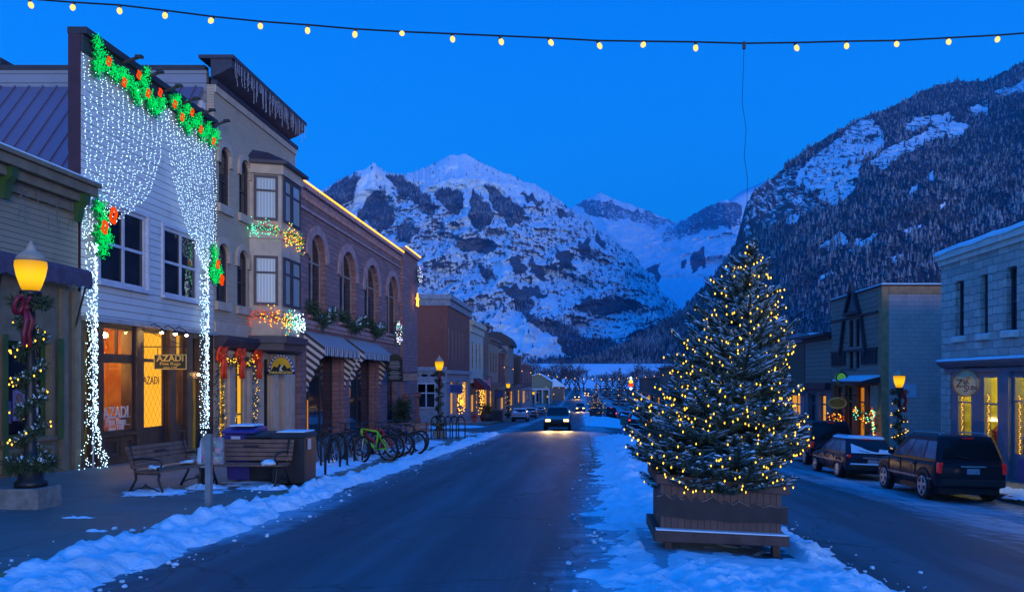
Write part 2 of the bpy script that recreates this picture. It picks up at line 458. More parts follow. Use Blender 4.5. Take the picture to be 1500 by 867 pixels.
# --- asphalt with a dusting of snow
def asphalt():
    m, t, b = nodes('snow_dusted_asphalt')
    c = t.nodes.new('ShaderNodeTexCoord'); s = t.nodes.new('ShaderNodeSeparateXYZ')
    gp = t.nodes.new('ShaderNodeNewGeometry'); t.links.new(gp.outputs['Position'], s.inputs[0])
    def mp(sx, sy, sz, rot=0):
        n = t.nodes.new('ShaderNodeMapping'); n.inputs['Scale'].default_value = (sx, sy, sz); n.inputs['Rotation'].default_value[2] = rot
        t.links.new(gp.outputs['Position'], n.inputs[0]); return n.outputs[0]
    streak = nz(t, mp(1.6, .10, 1), 1, 6, .6, .3)            # tyre-dragged streaks along the street
    blotch = nz(t, mp(.35, .16, 1), 1, 7, .62, .6)
    grain = nz(t, mp(1, 1, 1), 38, 3, .7)
    drift = nz(t, mp(1.0, 3.6, 1, R(-20)), 1, 6, .7, .8)      # wind-drift across the lane by the median
    base = mixc(t, smooth(t, streak, .38, .68), (.034, .070, .090), (.066, .13, .168))
    base = mixc(t, math2(t, 'MULTIPLY', grain, .5), base, (.06, .06, .062))
    # more snow left lying beside the median, in the right-hand parking lane and along the left kerb
    def band(c_, wd): return smooth(t, math2(t, 'ABSOLUTE', math2(t, 'SUBTRACT', s.outputs[0], c_)), wd, wd * .15)
    med = band(1.2, 2.2); park = band(9.4, 4.2); kerb = band(-5.4, 1.3)
    a = math2(t, 'ADD', math2(t, 'MULTIPLY', med, .30), math2(t, 'ADD', math2(t, 'MULTIPLY', park, .27), math2(t, 'MULTIPLY', kerb, .26)))
    k = math2(t, 'ADD', math2(t, 'MULTIPLY', math2(t, 'ADD', blotch, math2(t, 'MULTIPLY', drift, .8)), .55), a)
    film = smooth(t, math2(t, 'ADD', k, math2(t, 'MULTIPLY', math2(t, 'SUBTRACT', streak, .5), .3)), .60, .86)
    fl = math2(t, 'MULTIPLY', film, math2(t, 'ADD', .45, math2(t, 'MULTIPLY', grain, .5)))
    base = mixc(t, fl, base, (.40, .56, .66))
    vo = t.nodes.new('ShaderNodeTexVoronoi'); vo.feature = 'DISTANCE_TO_EDGE'; vo.inputs['Scale'].default_value = .33
    wob = t.nodes.new('ShaderNodeTexNoise'); wob.inputs['Scale'].default_value = .9; wob.inputs['Detail'].default_value = 5; t.links.new(gp.outputs['Position'], wob.inputs['Vector'])
    wa = t.nodes.new('ShaderNodeVectorMath'); wa.operation = 'MULTIPLY_ADD'; t.links.new(wob.outputs['Color'], wa.inputs[0]); wa.inputs[1].default_value = (1.6, 1.6, 0); t.links.new(gp.outputs['Position'], wa.inputs[2]); t.links.new(wa.outputs[0], vo.inputs['Vector'])
    crack = smooth(t, vo.outputs['Distance'], .012, .003)
    base = mixc(t, math2(t, 'MULTIPLY', crack, .55), base, (.018, .022, .026))      # sealed cracks
    def track(c_, wd): return smooth(t, math2(t, 'ABSOLUTE', math2(t, 'SUBTRACT', math2(t, 'ADD', s.outputs[0], math2(t, 'MULTIPLY', math2(t, 'SUBTRACT', blotch, .5), .8)), c_)), wd, wd * .3)
    trk = math2(t, 'ADD', math2(t, 'ADD', track(-3.3, .34), track(-1.6, .34)), math2(t, 'ADD', track(5.0, .34), track(6.7, .34)))
    base = mixc(t, math2(t, 'MULTIPLY', trk, .42), base, (.032, .045, .055))        # wheel tracks worn wet and dark
    t.links.new(base, b.inputs['Base Color'])
    t.links.new(math2(t, 'ADD', .55, math2(t, 'MULTIPLY', blotch, .3)), b.inputs['Roughness'])
    b.inputs['Specular IOR Level'].default_value = .35
    bump(t, b, math2(t, 'ADD', grain, math2(t, 'MULTIPLY', film, .8)), .5, .012)
    return m
m_asph = asphalt()
xs = [-45, -30, -20, -14, -10, -8, -6] + lin(-5, 12.5, 35) + [14, 18, 25, 45]
ys = lin(-12, 60, 72) + lin(62, 130, 34) + lin(136, 240, 16) + lin(270, 690, 14)
sheet('street', xs, ys, lambda x, y: S(x, y) if abs(x) < 13.5 or y < 240 else S(x, y), m_asph, label='dark asphalt street with a film of packed snow')

# --- pavements and kerbs
def paving():
    m, t, b = nodes('concrete_paving')
    gp = t.nodes.new('ShaderNodeNewGeometry'); mp = t.nodes.new('ShaderNodeMapping'); t.links.new(gp.outputs['Position'], mp.inputs[0]); mp.inputs['Location'].default_value = (.4, .3, 0)
    br = t.nodes.new('ShaderNodeTexBrick'); t.links.new(mp.outputs[0], br.inputs['Vector']); br.offset = 0
    br.inputs['Scale'].default_value = 1; br.inputs['Brick Width'].default_value = 2.1; br.inputs['Row Height'].default_value = 1.9; br.inputs['Mortar Size'].default_value = .014
    br.inputs['Color1'].default_value = (.145, .18, .18, 1); br.inputs['Color2'].default_value = (.115, .145, .145, 1); br.inputs['Mortar'].default_value = (.05, .05, .05, 1)
    v = gp.outputs['Position']; n = nz(t, v, .7, 7, .65, .4); g = nz(t, v, 30, 3, .7)
    base = mixc(t, smooth(t, n, .42, .66), br.outputs['Color'], (.11, .108, .10))
    thin = smooth(t, nz(t, v, 1.5, 8, .7, .6), .60, .70)
    base = mixc(t, math2(t, 'MULTIPLY', thin, .45), base, (.5, .55, .6))
    t.links.new(base, b.inputs['Base Color']); b.inputs['Roughness'].default_value = .62
    bump(t, b, math2(t, 'SUBTRACT', g, br.outputs['Fac']), .4, .01); return m
m_pave = paving()
m_kerb = mat('worn_kerb_paint', (.30, .22, .10), .8, .5, 1.5, .6, 25, col2=(.12, .10, .075))
CORNER = 54.0
def kl(Y):                                     # left kerb line, curving round the corner
    if Y < CORNER - 4: return KL
    t = min((Y - (CORNER - 4)) / 4, 1); return KL - 4 * (1 - math.sqrt(max(1 - t * t, 0)))
def pavement(name, inner, outer, ys, label):
    """strip from kerb line outer(Y) to inner x, with its kerb face"""
    vs = []; fs = []; cols = 8
    for y in ys:
        o = outer(y)
        for i in range(cols + 1):
            x = o + (inner - o) * (i / cols) ** 1.5; vs.append((x, y, W(x, y)))
        vs.append((o, y, S(o, y) - .1))
    n = cols + 2
    for j in range(len(ys) - 1):
        a, b_ = j * n, (j + 1) * n
        fs += [(a + i, a + i + 1, b_ + i + 1, b_ + i) for i in range(cols)] + [(a, b_, b_ + n - 1, a + n - 1)]
    e_ = (len(ys) - 1) * n
    # end faces at both ends
    for base in (0, e_):
        m0 = len(vs); vs.extend((vs[base + i][0], vs[base + i][1], vs[base + i][2] - .4) for i in range(cols + 1))
        fs += [(base + i, base + i + 1, m0 + i + 1, m0 + i) for i in range(cols)]
    b = MB(); b.add(vs, fs); o = b.build(name, m_pave, None, fix=False); o['kind'] = 'structure'; o['label'] = label; return o
def kerb(name, line, sgn, ys, label):
    vs = []
    for y in ys:
        o = line(y); z = W(o, y) + .004; s_ = S(o, y) - .1
        vs += [(o - sgn * .012, y, s_), (o - sgn * .012, y, z), (o + sgn * .17, y, z)]
    fs = []
    for j in range(len(ys) - 1):
        a, b_ = 3 * j, 3 * j + 3; fs += [(a, a + 1, b_ + 1, b_), (a + 1, a + 2, b_ + 2, b_ + 1)]
    b = MB(); b.add(vs, fs); o = b.build(name, m_kerb, None, fix=False); o['kind'] = 'structure'; o['label'] = label
yA = lin(-12, 48, 60) + lin(48.5, CORNER - .02, 16)
pavement('pavement', -40, kl, yA, 'wide concrete pavement before the left shop fronts'); kerb('kerb', kl, -1, yA, 'worn tan kerb of the left pavement')
yB = lin(76, 235, 50)
pavement('pavement', -45, lambda y: -8.4, yB, 'left pavement beyond the side street'); kerb('kerb', lambda y: -8.4, -1, yB, 'kerb beyond the side street')
yC = lin(-12, 235, 90)
pavement('pavement', 45, lambda y: KR, yC, 'pavement along the right shop fronts'); kerb('kerb', lambda y: KR, 1, yC, 'kerb behind the parked cars')
# faint painted lane line
b = MB()
for y0 in lin(24, 50, 26): b.add([(0.42, y0, S(.42, y0) + .004), (.52, y0, S(.52, y0) + .004), (.52, y0 + 1.0, S(.52, y0 + 1) + .004), (.42, y0 + 1.0, S(.42, y0 + 1) + .004)], [(0, 1, 2, 3)])
o = b.build('lane_line', mat('worn_lane_paint', (.16, .15, .08), .7, .6, 4, col2=(.09, .092, .095)), None, fix=False); tag(o, 'faint worn yellow lane line beside the median snow', kind='structure')

# --- lying snow
def nf(x, y, sc, o=4, s=0): return noise.fractal(Vec((x * sc, y * sc, s)), .7, 2.1, o)
def sstep(a, b, x):
    t = min(max((x - a) / (b - a), 0), 1); return t * t * (3 - 2 * t)
def bank_h(x, y):
    c = -5.44 + .14 * nf(0, y, .35, 3, 5); half = .34 + .13 * nf(0, y, .5, 3, 9) + (.18 if y < 14 else 0)
    d_ = abs(x - c) / half
    if y > 47: half *= max(0, 1 - (y - 47) / 5)
    h = .17 * (1 - d_ ** 2) + .10 * nf(x, y, 2.3, 5, 1) + .075 * abs(nf(x, y, 7, 4, 2)) - .045
    gap = nf(0, y, .8, 3, 21)
    if x < -5.75: h -= .16 * sstep(.0, .5, gap)
    return h
def on_left(x, y): return (W(x, y) if x < KL else S(x, y))
bl = lambda x, y: on_left(x, y)
def bank_z(x, y):
    g = S(x, y) + .15 * sstep(KL + .25, KL - .02, x); return g + bank_h(x, y)
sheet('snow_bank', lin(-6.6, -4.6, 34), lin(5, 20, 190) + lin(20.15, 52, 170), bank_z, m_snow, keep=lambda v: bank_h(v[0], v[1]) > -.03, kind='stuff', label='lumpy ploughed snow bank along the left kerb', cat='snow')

def med_h(x, y):
    l_ = .35 + .016 * (y - 8) + .35 * nf(0, y, .25, 3, 3) ; r_ = 3.45 + .3 * nf(0, y, .3, 3, 8) - .004 * y
    if y < 10: l_ -= .1
    if y > 46: s_ = (y - 46) / 5; l_ += 1.4 * s_ ** 2; r_ -= .9 * s_ ** 2
    e_ = min((x - l_) / .9, (r_ - x) / .5, 1)
    h = .13 * e_ + .07 * nf(x, y, 1.4, 5, 4) + (.06 * nf(x, y, 5.5, 5, 6) + .03 * nf(x, y, 14, 3, 2)) * (1 if e_ > 0 else .5)
    if 20 < y < 49: h += .16 * max(e_, 0) * (.6 + nf(x, y, .5, 2, 7))
    if .8 < x < 2.85 and 10.2 < y < 12.4: h = -.004 + .3 * max(h, 0) * max(0, .75 - x) + .018 * nf(x, y, 3, 3, 4)
    if .5 < x < 3.1 and 9.1 < y <= 10.2: h *= .38
    # tyre ruts pressed into the near end
    h -= .07 * sstep(.22, 0, abs(x - .95 - .09 * (y - 9.2) ** 2)) * sstep(11.5, 9.5, y) * (x < 2)
    return h
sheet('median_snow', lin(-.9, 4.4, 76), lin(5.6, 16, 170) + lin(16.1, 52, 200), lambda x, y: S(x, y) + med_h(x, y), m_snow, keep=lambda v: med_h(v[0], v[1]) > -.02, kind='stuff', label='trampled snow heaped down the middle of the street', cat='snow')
def far_h(x, y):
    d_ = ((x - 2.9) / 2.6) ** 2; e_ = min(1 - d_, (y - 72) / 6, (150 - y) / 10); return .75 * min(e_, 1) * (1 if y < 95 else .5) + .2 * nf(x, y, .8, 4, 2) - .12
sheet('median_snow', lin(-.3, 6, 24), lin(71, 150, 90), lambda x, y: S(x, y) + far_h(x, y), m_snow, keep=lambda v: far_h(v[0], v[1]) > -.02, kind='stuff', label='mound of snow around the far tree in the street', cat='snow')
def patch(name, cx, cy, rx, ry, hh, seed, label, nx=40, ny=40, base=None, thr=.0):
    base = base or (lambda x, y: W(x, y))
    def h(x, y):
        d_ = ((x - cx) / rx) ** 2 + ((y - cy) / ry) ** 2
        return hh * (1 - d_) + hh * 1.1 * nf(x, y, 2.6 / max(min(rx, 1.5), .4), 4, seed) + thr
    sheet(name, lin(cx - rx * 1.35, cx + rx * 1.35, nx), lin(cy - ry * 1.35, cy + ry * 1.35, ny), lambda x, y: base(x, y) + h(x, y), m_snow_thin, keep=lambda v: h(v[0], v[1]) > -.004, kind='stuff', label=label, cat='snow')
patch('snow_patch', -6.95, 21.6, .75, 5.2, .06, 3, 'smooth snow left on the pavement under the bike rack', 40, 120)
patch('snow_patch', -7.0, 33.5, .9, 5.5, .07, 5, 'snow lying beside the far bench and kerb', 30, 80)
patch('snow_patch', -8.0, 47, 1.8, 4, .06, 15, 'thin snow on the street corner', 40, 60)
patch('snow_patch', -8.05, 15.6, .55, .55, .05, 8, 'little heap of snow under the nearer bench')
patch('snow_patch', -7.6, 16.55, .35, .3, .06, 11, 'snow heap at the left foot of the slatted bench')
patch('snow_patch', -6.3, 16.6, .4, .3, .06, 12, 'snow heap at the right foot of the slatted bench')
patch('snow_patch', -7.5, 12.2, .26, .07, .02, 17, 'thin scrap of snow on the pavement near the lamp base')
patch('snow_patch', -6.5, 11.0, .16, .06, .02, 19, 'thin scrap of snow on the pavement by the kerb')
patch('snow_patch', -11.5, 70, 3.0, 5, .06, 14, 'snow across the mouth of the side street', base=lambda x, y: S(x, y))
patch('snow_patch', 12.6, 20.5, .8, 4.5, .09, 23, 'snow along the right kerb beside the blue shop front', 30, 60)

# ------------------------------------------------------------------ mountains
def rock_mat(name, rock, forest, snow, sc, forest_only=False):
    m, t, b = nodes(name); gp = t.nodes.new('ShaderNodeNewGeometry'); pos = gp.outputs['Position']
    def mp(sx, sy, sz):
        n = t.nodes.new('ShaderNodeMapping'); n.inputs['Scale'].default_value = (sx, sy, sz); t.links.new(pos, n.inputs[0]); return n.outputs[0]
    at = t.nodes.new('ShaderNodeAttribute'); at.attribute_name = 'bias'
    af = t.nodes.new('ShaderNodeAttribute'); af.attribute_name = 'forest'
    sn = t.nodes.new('ShaderNodeSeparateXYZ'); t.links.new(gp.outputs['Normal'], sn.inputs[0])
    n1 = nz(t, mp(sc * 1.7, sc * .6, sc * 1.7), 1, 12, .74, .35)
    n1b = nz(t, mp(sc * 10, sc * 2.6, sc * 7), 1, 6, .75, .4)      # boulders, single ledges
    n2 = nz(t, mp(sc * 1.2, sc * .4, sc * 5.5), 1, 9, .70, .5)      # ledges
    n3 = nz(t, mp(sc * 8, sc * 1.5, sc * 1.7), 1, 8, .66, .6)      # gullies and rows of trees
    k = math2(t, 'ADD', math2(t, 'ADD', math2(t, 'MULTIPLY', n1, .16), math2(t, 'MULTIPLY', n2, .10)), math2(t, 'ADD', math2(t, 'MULTIPLY', n3, .50), math2(t, 'MULTIPLY', n1b, .45)))
    k = math2(t, 'ADD', k, math2(t, 'MULTIPLY', math2(t, 'SUBTRACT', sn.outputs[2], .62), .06))
    k = math2(t, 'ADD', k, math2(t, 'MULTIPLY', at.outputs['Fac'], .17))
    mask = smooth(t, k, .575, .635)
    fn = nz(t, mp(sc * 8, sc * 3, sc * 2.4), 1, 4, .65)
    fm = smooth(t, math2(t, 'ADD', af.outputs['Fac'], math2(t, 'MULTIPLY', math2(t, 'SUBTRACT', fn, .5), 1.1)), .42, .58)
    rk = mixc(t, smooth(t, n2, .35, .65), rock, dk(rock, .45))
    base = mixc(t, mask, rk, mixc(t, smooth(t, n3, .3, .7), snow, dk(snow, .86)))
    base = mixc(t, fm, base, mixc(t, smooth(t, fn, .35, .7), forest, dk(forest, 2.2)))
    t.links.new(base, b.inputs['Base Color']); b.inputs['Roughness'].default_value = .9; b.inputs['Specular IOR Level'].default_value = .1
    bump(t, b, math2(t, 'ADD', n1, math2(t, 'MULTIPLY', n2, .8)), .9, .35 / sc * .12)
    return m

def interp(tab, x):
    k = len(tab[0])
    if x <= tab[0][0]: return tab[0][1:]
    for a, c in zip(tab, tab[1:]):
        if x <= c[0]:
            f_ = (x - a[0]) / (c[0] - a[0]); return tuple(a[i] + (c[i] - a[i]) * f_ for i in range(1, k))
    return tab[-1][1:]
def blobs(bl, px, py):
    s = 0
    for bx, by, rx, ry, v in bl:
        q = ((px - bx) / rx) ** 2 + ((py - by) / ry) ** 2
        if q < 4: s += v * math.exp(-q * 1.1)
    return s
def inside(poly, x, y):
    r_ = False; n = len(poly); j = n - 1
    for i in range(n):
        (xi, yi), (xj, yj) = poly[i], poly[j]
        if (yi > y) != (yj > y) and x < (xj - xi) * (y - yi) / (yj - yi) + xi: r_ = not r_
        j = i
    return r_
def cover(polys, px, py):
    for v, bb, pl_ in polys:
        if bb[0] <= px <= bb[1] and bb[2] <= py <= bb[3] and inside(pl_, px, py): return v
    return None
def traced(raw, k=2.2748, ox=469, oy=190):
    res = []
    for v, pts in raw:
        pl_ = [(ox + x / k, oy + y / k) for x, y in pts]; xs_ = [p[0] for p in pl_]; ys_ = [p[1] for p in pl_]
        res.append((v, (min(xs_), max(xs_), min(ys_), max(ys_)), pl_))
    return res
def massif(name, crest, foot, ncol, nrow, m, amp, sc, jag, bias_bl, for_bl, label, base_bias=0, prof=1.0, back=600, polyf=(), polyb=()):
    """a ridge with real depth: rows climb from its foot to its crest and down the far side, broken up by ridged noise"""
    x0, x1 = crest[0][0], crest[-1][0]; vs = []; bias = []; forest = []; pix = []
    for j in range(nrow + 6):
        for i in range(ncol + 1):
            px = x0 + (x1 - x0) * i / ncol
            cpy, cY = interp(crest, px); fpy, fY = interp(foot, px)
            sm = [interp(crest, px + o_) for o_ in (-60, -40, -20, 0, 20, 40, 60)]; spy = sum(q_[0] for q_ in sm) / 7; sY = sum(q_[1] for q_ in sm) / 7
            cpy += jag * noise.fractal(Vec((px * .045, 3, cY)), .8, 2.2, 5)
            tt = min(j / nrow, 1) ** 5; cpy = spy + (cpy - spy) * tt; cY = sY + (cY - sY) * tt
            zc, zf = (VY - cpy) * cY / F, (VY - fpy) * fY / F
            if j <= nrow:
                t = j / nrow; Y = fY + (cY - fY) * t; z = zf + (zc - zf) * t ** prof
                X = (px - VX) * Y / F
                q = Vec((X * sc, Y * sc * .35, z * sc * 1.1))
                n_ = noise.ridged_multi_fractal(q, .9, 2.1, 6, 1.0, 2.0) - 1.0
                win = min(t * 6, 1) * min((1 - t) * 5 + .04, 1)
                k = 1 - amp * n_ * win / max(Y, 1)
                vs.append((X * k, Y * k, z * k)); py = VY - z * F / Y
                pix.append((px, py))
                wx_, wy_ = px + 5 * noise.noise(Vec((px * .09, py * .09, 1))), py + 7 * noise.noise(Vec((px * .12, py * .05, 8)))
                cb_, cf_ = cover(polyb, wx_, wy_), cover(polyf, wx_, wy_)
                bias.append(base_bias + blobs(bias_bl, px, py) + (cb_ or 0)); forest.append(max(blobs(for_bl, px, py), cf_ or 0))
            else:
                t = (j - nrow) / 5; Y = cY + back * t; X = (px - VX) * cY / F
                vs.append((X, Y, zc * (1 - t) - 40 * t)); bias.append(base_bias); forest.append(0); pix.append((px, 0))
    n = ncol + 1; fs = [(j * n + i, j * n + i + 1, (j + 1) * n + i + 1, (j + 1) * n + i) for j in range(nrow + 5) for i in range(ncol)]
    b = MB(); b.add(vs, fs); o = b.build(name, m, None, True, fix=False); o['kind'] = 'structure'; o['label'] = label
    for an, arr in (('bias', bias), ('forest', forest)):
        a = o.data.attributes.new(an, 'FLOAT', 'POINT'); a.data.foreach_set('value', arr)
    return o, vs, forest, bias, n, nrow

FOREST_MAIN = traced([(.8, p_) for p_ in (
    [(0, 215), (110, 150), (130, 165), (110, 230), (60, 262), (20, 262)], [(190, 195), (215, 235), (250, 260), (245, 310), (200, 350), (160, 312), (120, 292), (150, 240)],
    [(222, 152), (270, 158), (330, 198), (385, 255), (372, 292), (320, 250), (260, 212)], [(376, 215), (420, 193), (465, 205), (482, 235), (465, 284), (430, 268), (390, 242)],
    [(510, 198), (540, 228), (582, 270), (560, 322), (530, 338), (500, 312), (494, 270)], [(548, 186), (580, 193), (640, 238), (692, 275), (672, 302), (640, 324), (610, 297), (575, 250)],
    [(663, 206), (700, 218), (748, 240), (737, 257), (690, 242)], [(780, 260), (820, 273), (842, 292), (800, 287)])] +
    [(.62, p_) for p_ in ([(690, 610), (740, 632), (800, 640), (862, 680), (932, 720), (900, 742), (820, 722), (740, 668), (690, 648)], [(640, 545), (690, 540), (712, 575), (690, 620), (650, 600)], [(790, 700), (860, 690), (980, 700), (1010, 730), (980, 775), (830, 775)], [(250, 330), (300, 300), (330, 340), (300, 380), (262, 372)], [(520, 440), (560, 450), (585, 500), (545, 505)])])
BIAS_MAIN = traced([(-1.5, p_) for p_ in ([(640, 428), (665, 424), (692, 466), (662, 482), (634, 470)], [(704, 430), (730, 455), (762, 502), (725, 492), (700, 470)], [(785, 398), (830, 408), (842, 470), (800, 456)], [(858, 368), (896, 374), (906, 432), (870, 420)], [(922, 343), (952, 380), (945, 402), (914, 370)], [(880, 560), (960, 566), (1062, 575), (1050, 602), (940, 620), (858, 600)], [(470, 375), (560, 372), (600, 395), (560, 412), (480, 402)], [(590, 520), (720, 525), (760, 560), (640, 556)])] +
    [(.75, p_) for p_ in ([(600, 608), (660, 618), (762, 680), (832, 742), (800, 770), (700, 752), (640, 700), (556, 640)], [(738, 560), (790, 548), (792, 618), (742, 600)], [(482, 215), (512, 200), (497, 312), (474, 302)], [(130, 165), (175, 130), (190, 190), (120, 290), (100, 280)], [(560, 420), (600, 430), (650, 500), (690, 520), (600, 510)], [(840, 430), (870, 430), (890, 480), (850, 470)], [(700, 480), (760, 508), (780, 530), (720, 522)])])
FOREST_FAR = traced([(.75, p_) for p_ in ([(1085, 470), (1130, 440), (1132, 500), (1100, 545)], [(1230, 420), (1280, 385), (1286, 450), (1240, 484)], [(1010, 430), (1060, 430), (1072, 456), (1020, 450)], [(1050, 648), (1100, 638), (1112, 670), (1060, 672)], [(948, 478), (1000, 500), (1022, 552), (970, 542)], [(1200, 440), (1215, 435), (1215, 465), (1200, 465)])])
BIAS_FAR = traced([(-.75, p_) for p_ in ([(845, 250), (890, 238), (960, 235), (1010, 265), (1090, 270), (1182, 310), (1110, 332), (1020, 297), (960, 302), (900, 282)], [(1135, 345), (1230, 290), (1290, 248), (1405, 236), (1405, 320), (1300, 332), (1240, 352), (1150, 372)])])
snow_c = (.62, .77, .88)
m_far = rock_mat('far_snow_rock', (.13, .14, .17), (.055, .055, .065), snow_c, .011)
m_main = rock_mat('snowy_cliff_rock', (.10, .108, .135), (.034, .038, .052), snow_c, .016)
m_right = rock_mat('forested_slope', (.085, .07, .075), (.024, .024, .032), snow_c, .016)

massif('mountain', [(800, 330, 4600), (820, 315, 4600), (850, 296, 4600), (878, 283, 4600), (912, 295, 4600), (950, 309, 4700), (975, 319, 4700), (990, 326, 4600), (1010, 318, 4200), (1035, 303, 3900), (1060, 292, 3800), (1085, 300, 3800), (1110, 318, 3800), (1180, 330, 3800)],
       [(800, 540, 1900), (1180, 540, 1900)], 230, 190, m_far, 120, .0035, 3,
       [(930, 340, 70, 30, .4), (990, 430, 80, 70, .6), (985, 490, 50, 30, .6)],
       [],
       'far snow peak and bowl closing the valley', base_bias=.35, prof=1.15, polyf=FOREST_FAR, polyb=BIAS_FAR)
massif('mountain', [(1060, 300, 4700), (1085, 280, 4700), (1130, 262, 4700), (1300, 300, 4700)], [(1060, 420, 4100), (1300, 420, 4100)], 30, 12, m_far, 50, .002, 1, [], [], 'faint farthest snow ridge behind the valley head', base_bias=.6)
main_o, main_v, main_f, main_b, main_n, main_r = massif('mountain',
       [(380, 330, 1934), (440, 298, 1934), (473, 276, 1934), (515, 256, 1934), (536, 246, 1934), (548, 239, 1934), (562, 251, 1965), (590, 256, 2058), (610, 250, 2151), (636, 240, 2182), (660, 230, 2182), (680, 224, 2182), (700, 235, 2182), (730, 250, 2182), (785, 271, 2182), (815, 290, 2150), (843, 311, 2120), (862, 318, 2110), (872, 336, 2080), (898, 345, 2050), (910, 362, 2000), (926, 368, 1980), (938, 392, 1900), (958, 402, 1880), (968, 428, 1800), (990, 444, 1760), (1000, 470, 1680), (1022, 490, 1600), (1035, 528, 1500)],
       [(380, 545, 1220), (800, 540, 1220), (1035, 538, 1300)], 420, 250, m_main, 85, .007, 4,
       [(690, 250, 85, 26, 1.3), (620, 258, 35, 14, 1.1), (740, 282, 60, 18, .8), (548, 252, 14, 14, 1.0)],
       [(830, 530, 80, 9, .9)],
       'big snowy mountain with cliff bands above the town', base_bias=.10, prof=1.08, polyf=FOREST_MAIN, polyb=BIAS_MAIN)
right_o, right_v, right_f, right_b, right_n, right_r = massif('mountain',
       [(840, 533, 1000), (880, 526, 1020), (950, 490, 1100), (1000, 455, 1150), (1050, 402, 1200), (1083, 352, 1250), (1092, 302, 1280), (1103, 281, 1300), (1130, 262, 1350), (1180, 220, 1450), (1230, 190, 1500), (1270, 170, 1550), (1300, 160, 1600), (1340, 139, 1650), (1370, 126, 1700), (1410, 118, 1700), (1440, 121, 1700), (1470, 105, 1650), (1500, 90, 1600), (1600, 40, 1600), (1760, 10, 1600)],
       [(840, 548, 930), (1000, 548, 930), (1120, 555, 700), (1300, 558, 560), (1760, 560, 500)], 360, 190, m_right, 40, .006, 2.5,
       [(1245, 240, 40, 42, 0.83), (1215, 262, 26, 22, 0.61), (1275, 215, 22, 22, 0.66), (1300, 240, 24, 10, 0.66), (1330, 205, 24, 14, 0.77), (1395, 180, 36, 16, 0.83), (1365, 200, 22, 10, 0.55), (1440, 165, 14, 7, 0.55), (1485, 130, 26, 10, 0.83), (1180, 285, 30, 20, 0.22), (1120, 300, 22, 30, 0.08), (1150, 270, 16, 12, 0.17)],
       [], 'steep forested mountainside above the right-hand roofs', base_bias=-.15, prof=1.0)
# openings in the forest on the right-hand slope (pixels of the photograph they were traced from)
OPENP = traced([(1.0, p_) for p_ in ([(240, 405), (300, 340), (400, 268), (440, 228), (470, 240), (512, 290), (500, 322), (440, 382), (402, 470), (352, 502), (300, 462), (240, 442)], [(455, 384), (520, 320), (600, 290), (682, 250), (762, 248), (742, 292), (662, 302), (560, 342), (520, 384)], [(556, 252), (640, 220), (682, 234), (600, 272)], [(768, 200), (822, 184), (816, 232), (758, 226)], [(838, 160), (935, 112), (940, 150), (880, 166)], [(640, 240), (700, 215), (720, 235), (660, 262)])] +
    [(.85, p_) for p_ in ([(84, 500), (130, 428), (200, 398), (262, 372), (240, 450), (330, 505), (250, 520), (200, 545), (100, 600), (78, 590)],)] +
    [(.62, p_) for p_ in ([(298, 636), (340, 595), (382, 584), (400, 610), (350, 640)], [(395, 628), (440, 592), (486, 588), (470, 612), (420, 640)], [(575, 470), (600, 425), (612, 400), (604, 450), (585, 480)], [(640, 400), (655, 388), (662, 420), (648, 432)], [(660, 510), (690, 488), (694, 498), (668, 520)], [(525, 660), (560, 635), (565, 650), (540, 672)], [(300, 720), (350, 690), (352, 702), (310, 730)], [(195, 550), (245, 515), (255, 530), (225, 560)], [(560, 580), (620, 560), (624, 572), (570, 592)])], 2.064, 1050, 60)
fa = right_o.data.attributes['forest']; ba = right_o.data.attributes['bias']
fvals = []; bvals = []; spots = []
for k_, v in enumerate(right_v):
    px = VX + v[0] * F / v[1]; py = VY - v[2] * F / v[1]
    px += 6 * noise.noise(Vec((px * .06, py * .06, 3))) + 3 * noise.noise(Vec((px * .2, py * .1, 5))); py += 8 * noise.noise(Vec((px * .08, py * .04, 9)))
    o_ = cover(OPENP, px, py) or 0; t_ = 0; o2 = o_
    fvals.append(max(0, 1.0 - 1.0 * o2)); bvals.append((.10 if o_ == 1 else -.25 if o_ > .7 else .5) if o_ else -.15)
    spots.append(max(o_ * 1.1, t_ * .75))
fa.data.foreach_set('value', fvals); ba.data.foreach_set('value', bvals)
# the forest itself: one object, thousands of little conifers
def forest(name, verts, n, rows, dens, count, hgt, mtl, label, sides=5, tiers=2, seed=1):
    rnd = random.Random(seed); b = MB(); made = 0; tries = 0
    while made < count and tries < count * 12:
        tries += 1
        j = rnd.randint(0, rows - 1); i = rnd.randint(0, n - 2); k_ = j * n + i
        p = Vec(verts[k_]); q = Vec(verts[k_ + 1]); r_ = Vec(verts[k_ + n])
        if rnd.random() > dens(k_) or p.z < -20: continue
        a, c_ = rnd.random(), rnd.random(); pt = p + (q - p) * a + (r_ - p) * c_
        h = hgt * (.45 + 1.05 * rnd.random() ** 1.6) * (.75 + .5 * noise.noise(pt * .02) + .25); w_ = h * rnd.uniform(.17, .26); a0 = rnd.random() * 6
        for ti in range(tiers):
            z0 = h * (.05 + .40 * ti / max(tiers - 1, 1)) if tiers > 1 else 0; z1 = h * (.62 + .38 * ti / max(tiers - 1, 1)); ww = w_ * (1 - .35 * ti)
            if tiers == 1: z1 = h
            ring = [pt + Vec((ww * math.cos(a0 + 2 * PI * s_ / sides), ww * math.sin(a0 + 2 * PI * s_ / sides), z0 + rnd.uniform(-.03, .03) * h)) for s_ in range(sides)]
            b.add(ring + [pt + Vec((0, 0, z1))], [(s_, (s_ + 1) % sides, sides) for s_ in range(sides)])
        made += 1
    o = b.build(name, mtl, None, fix=False); tag(o, label, 'forest', kind='stuff'); return o
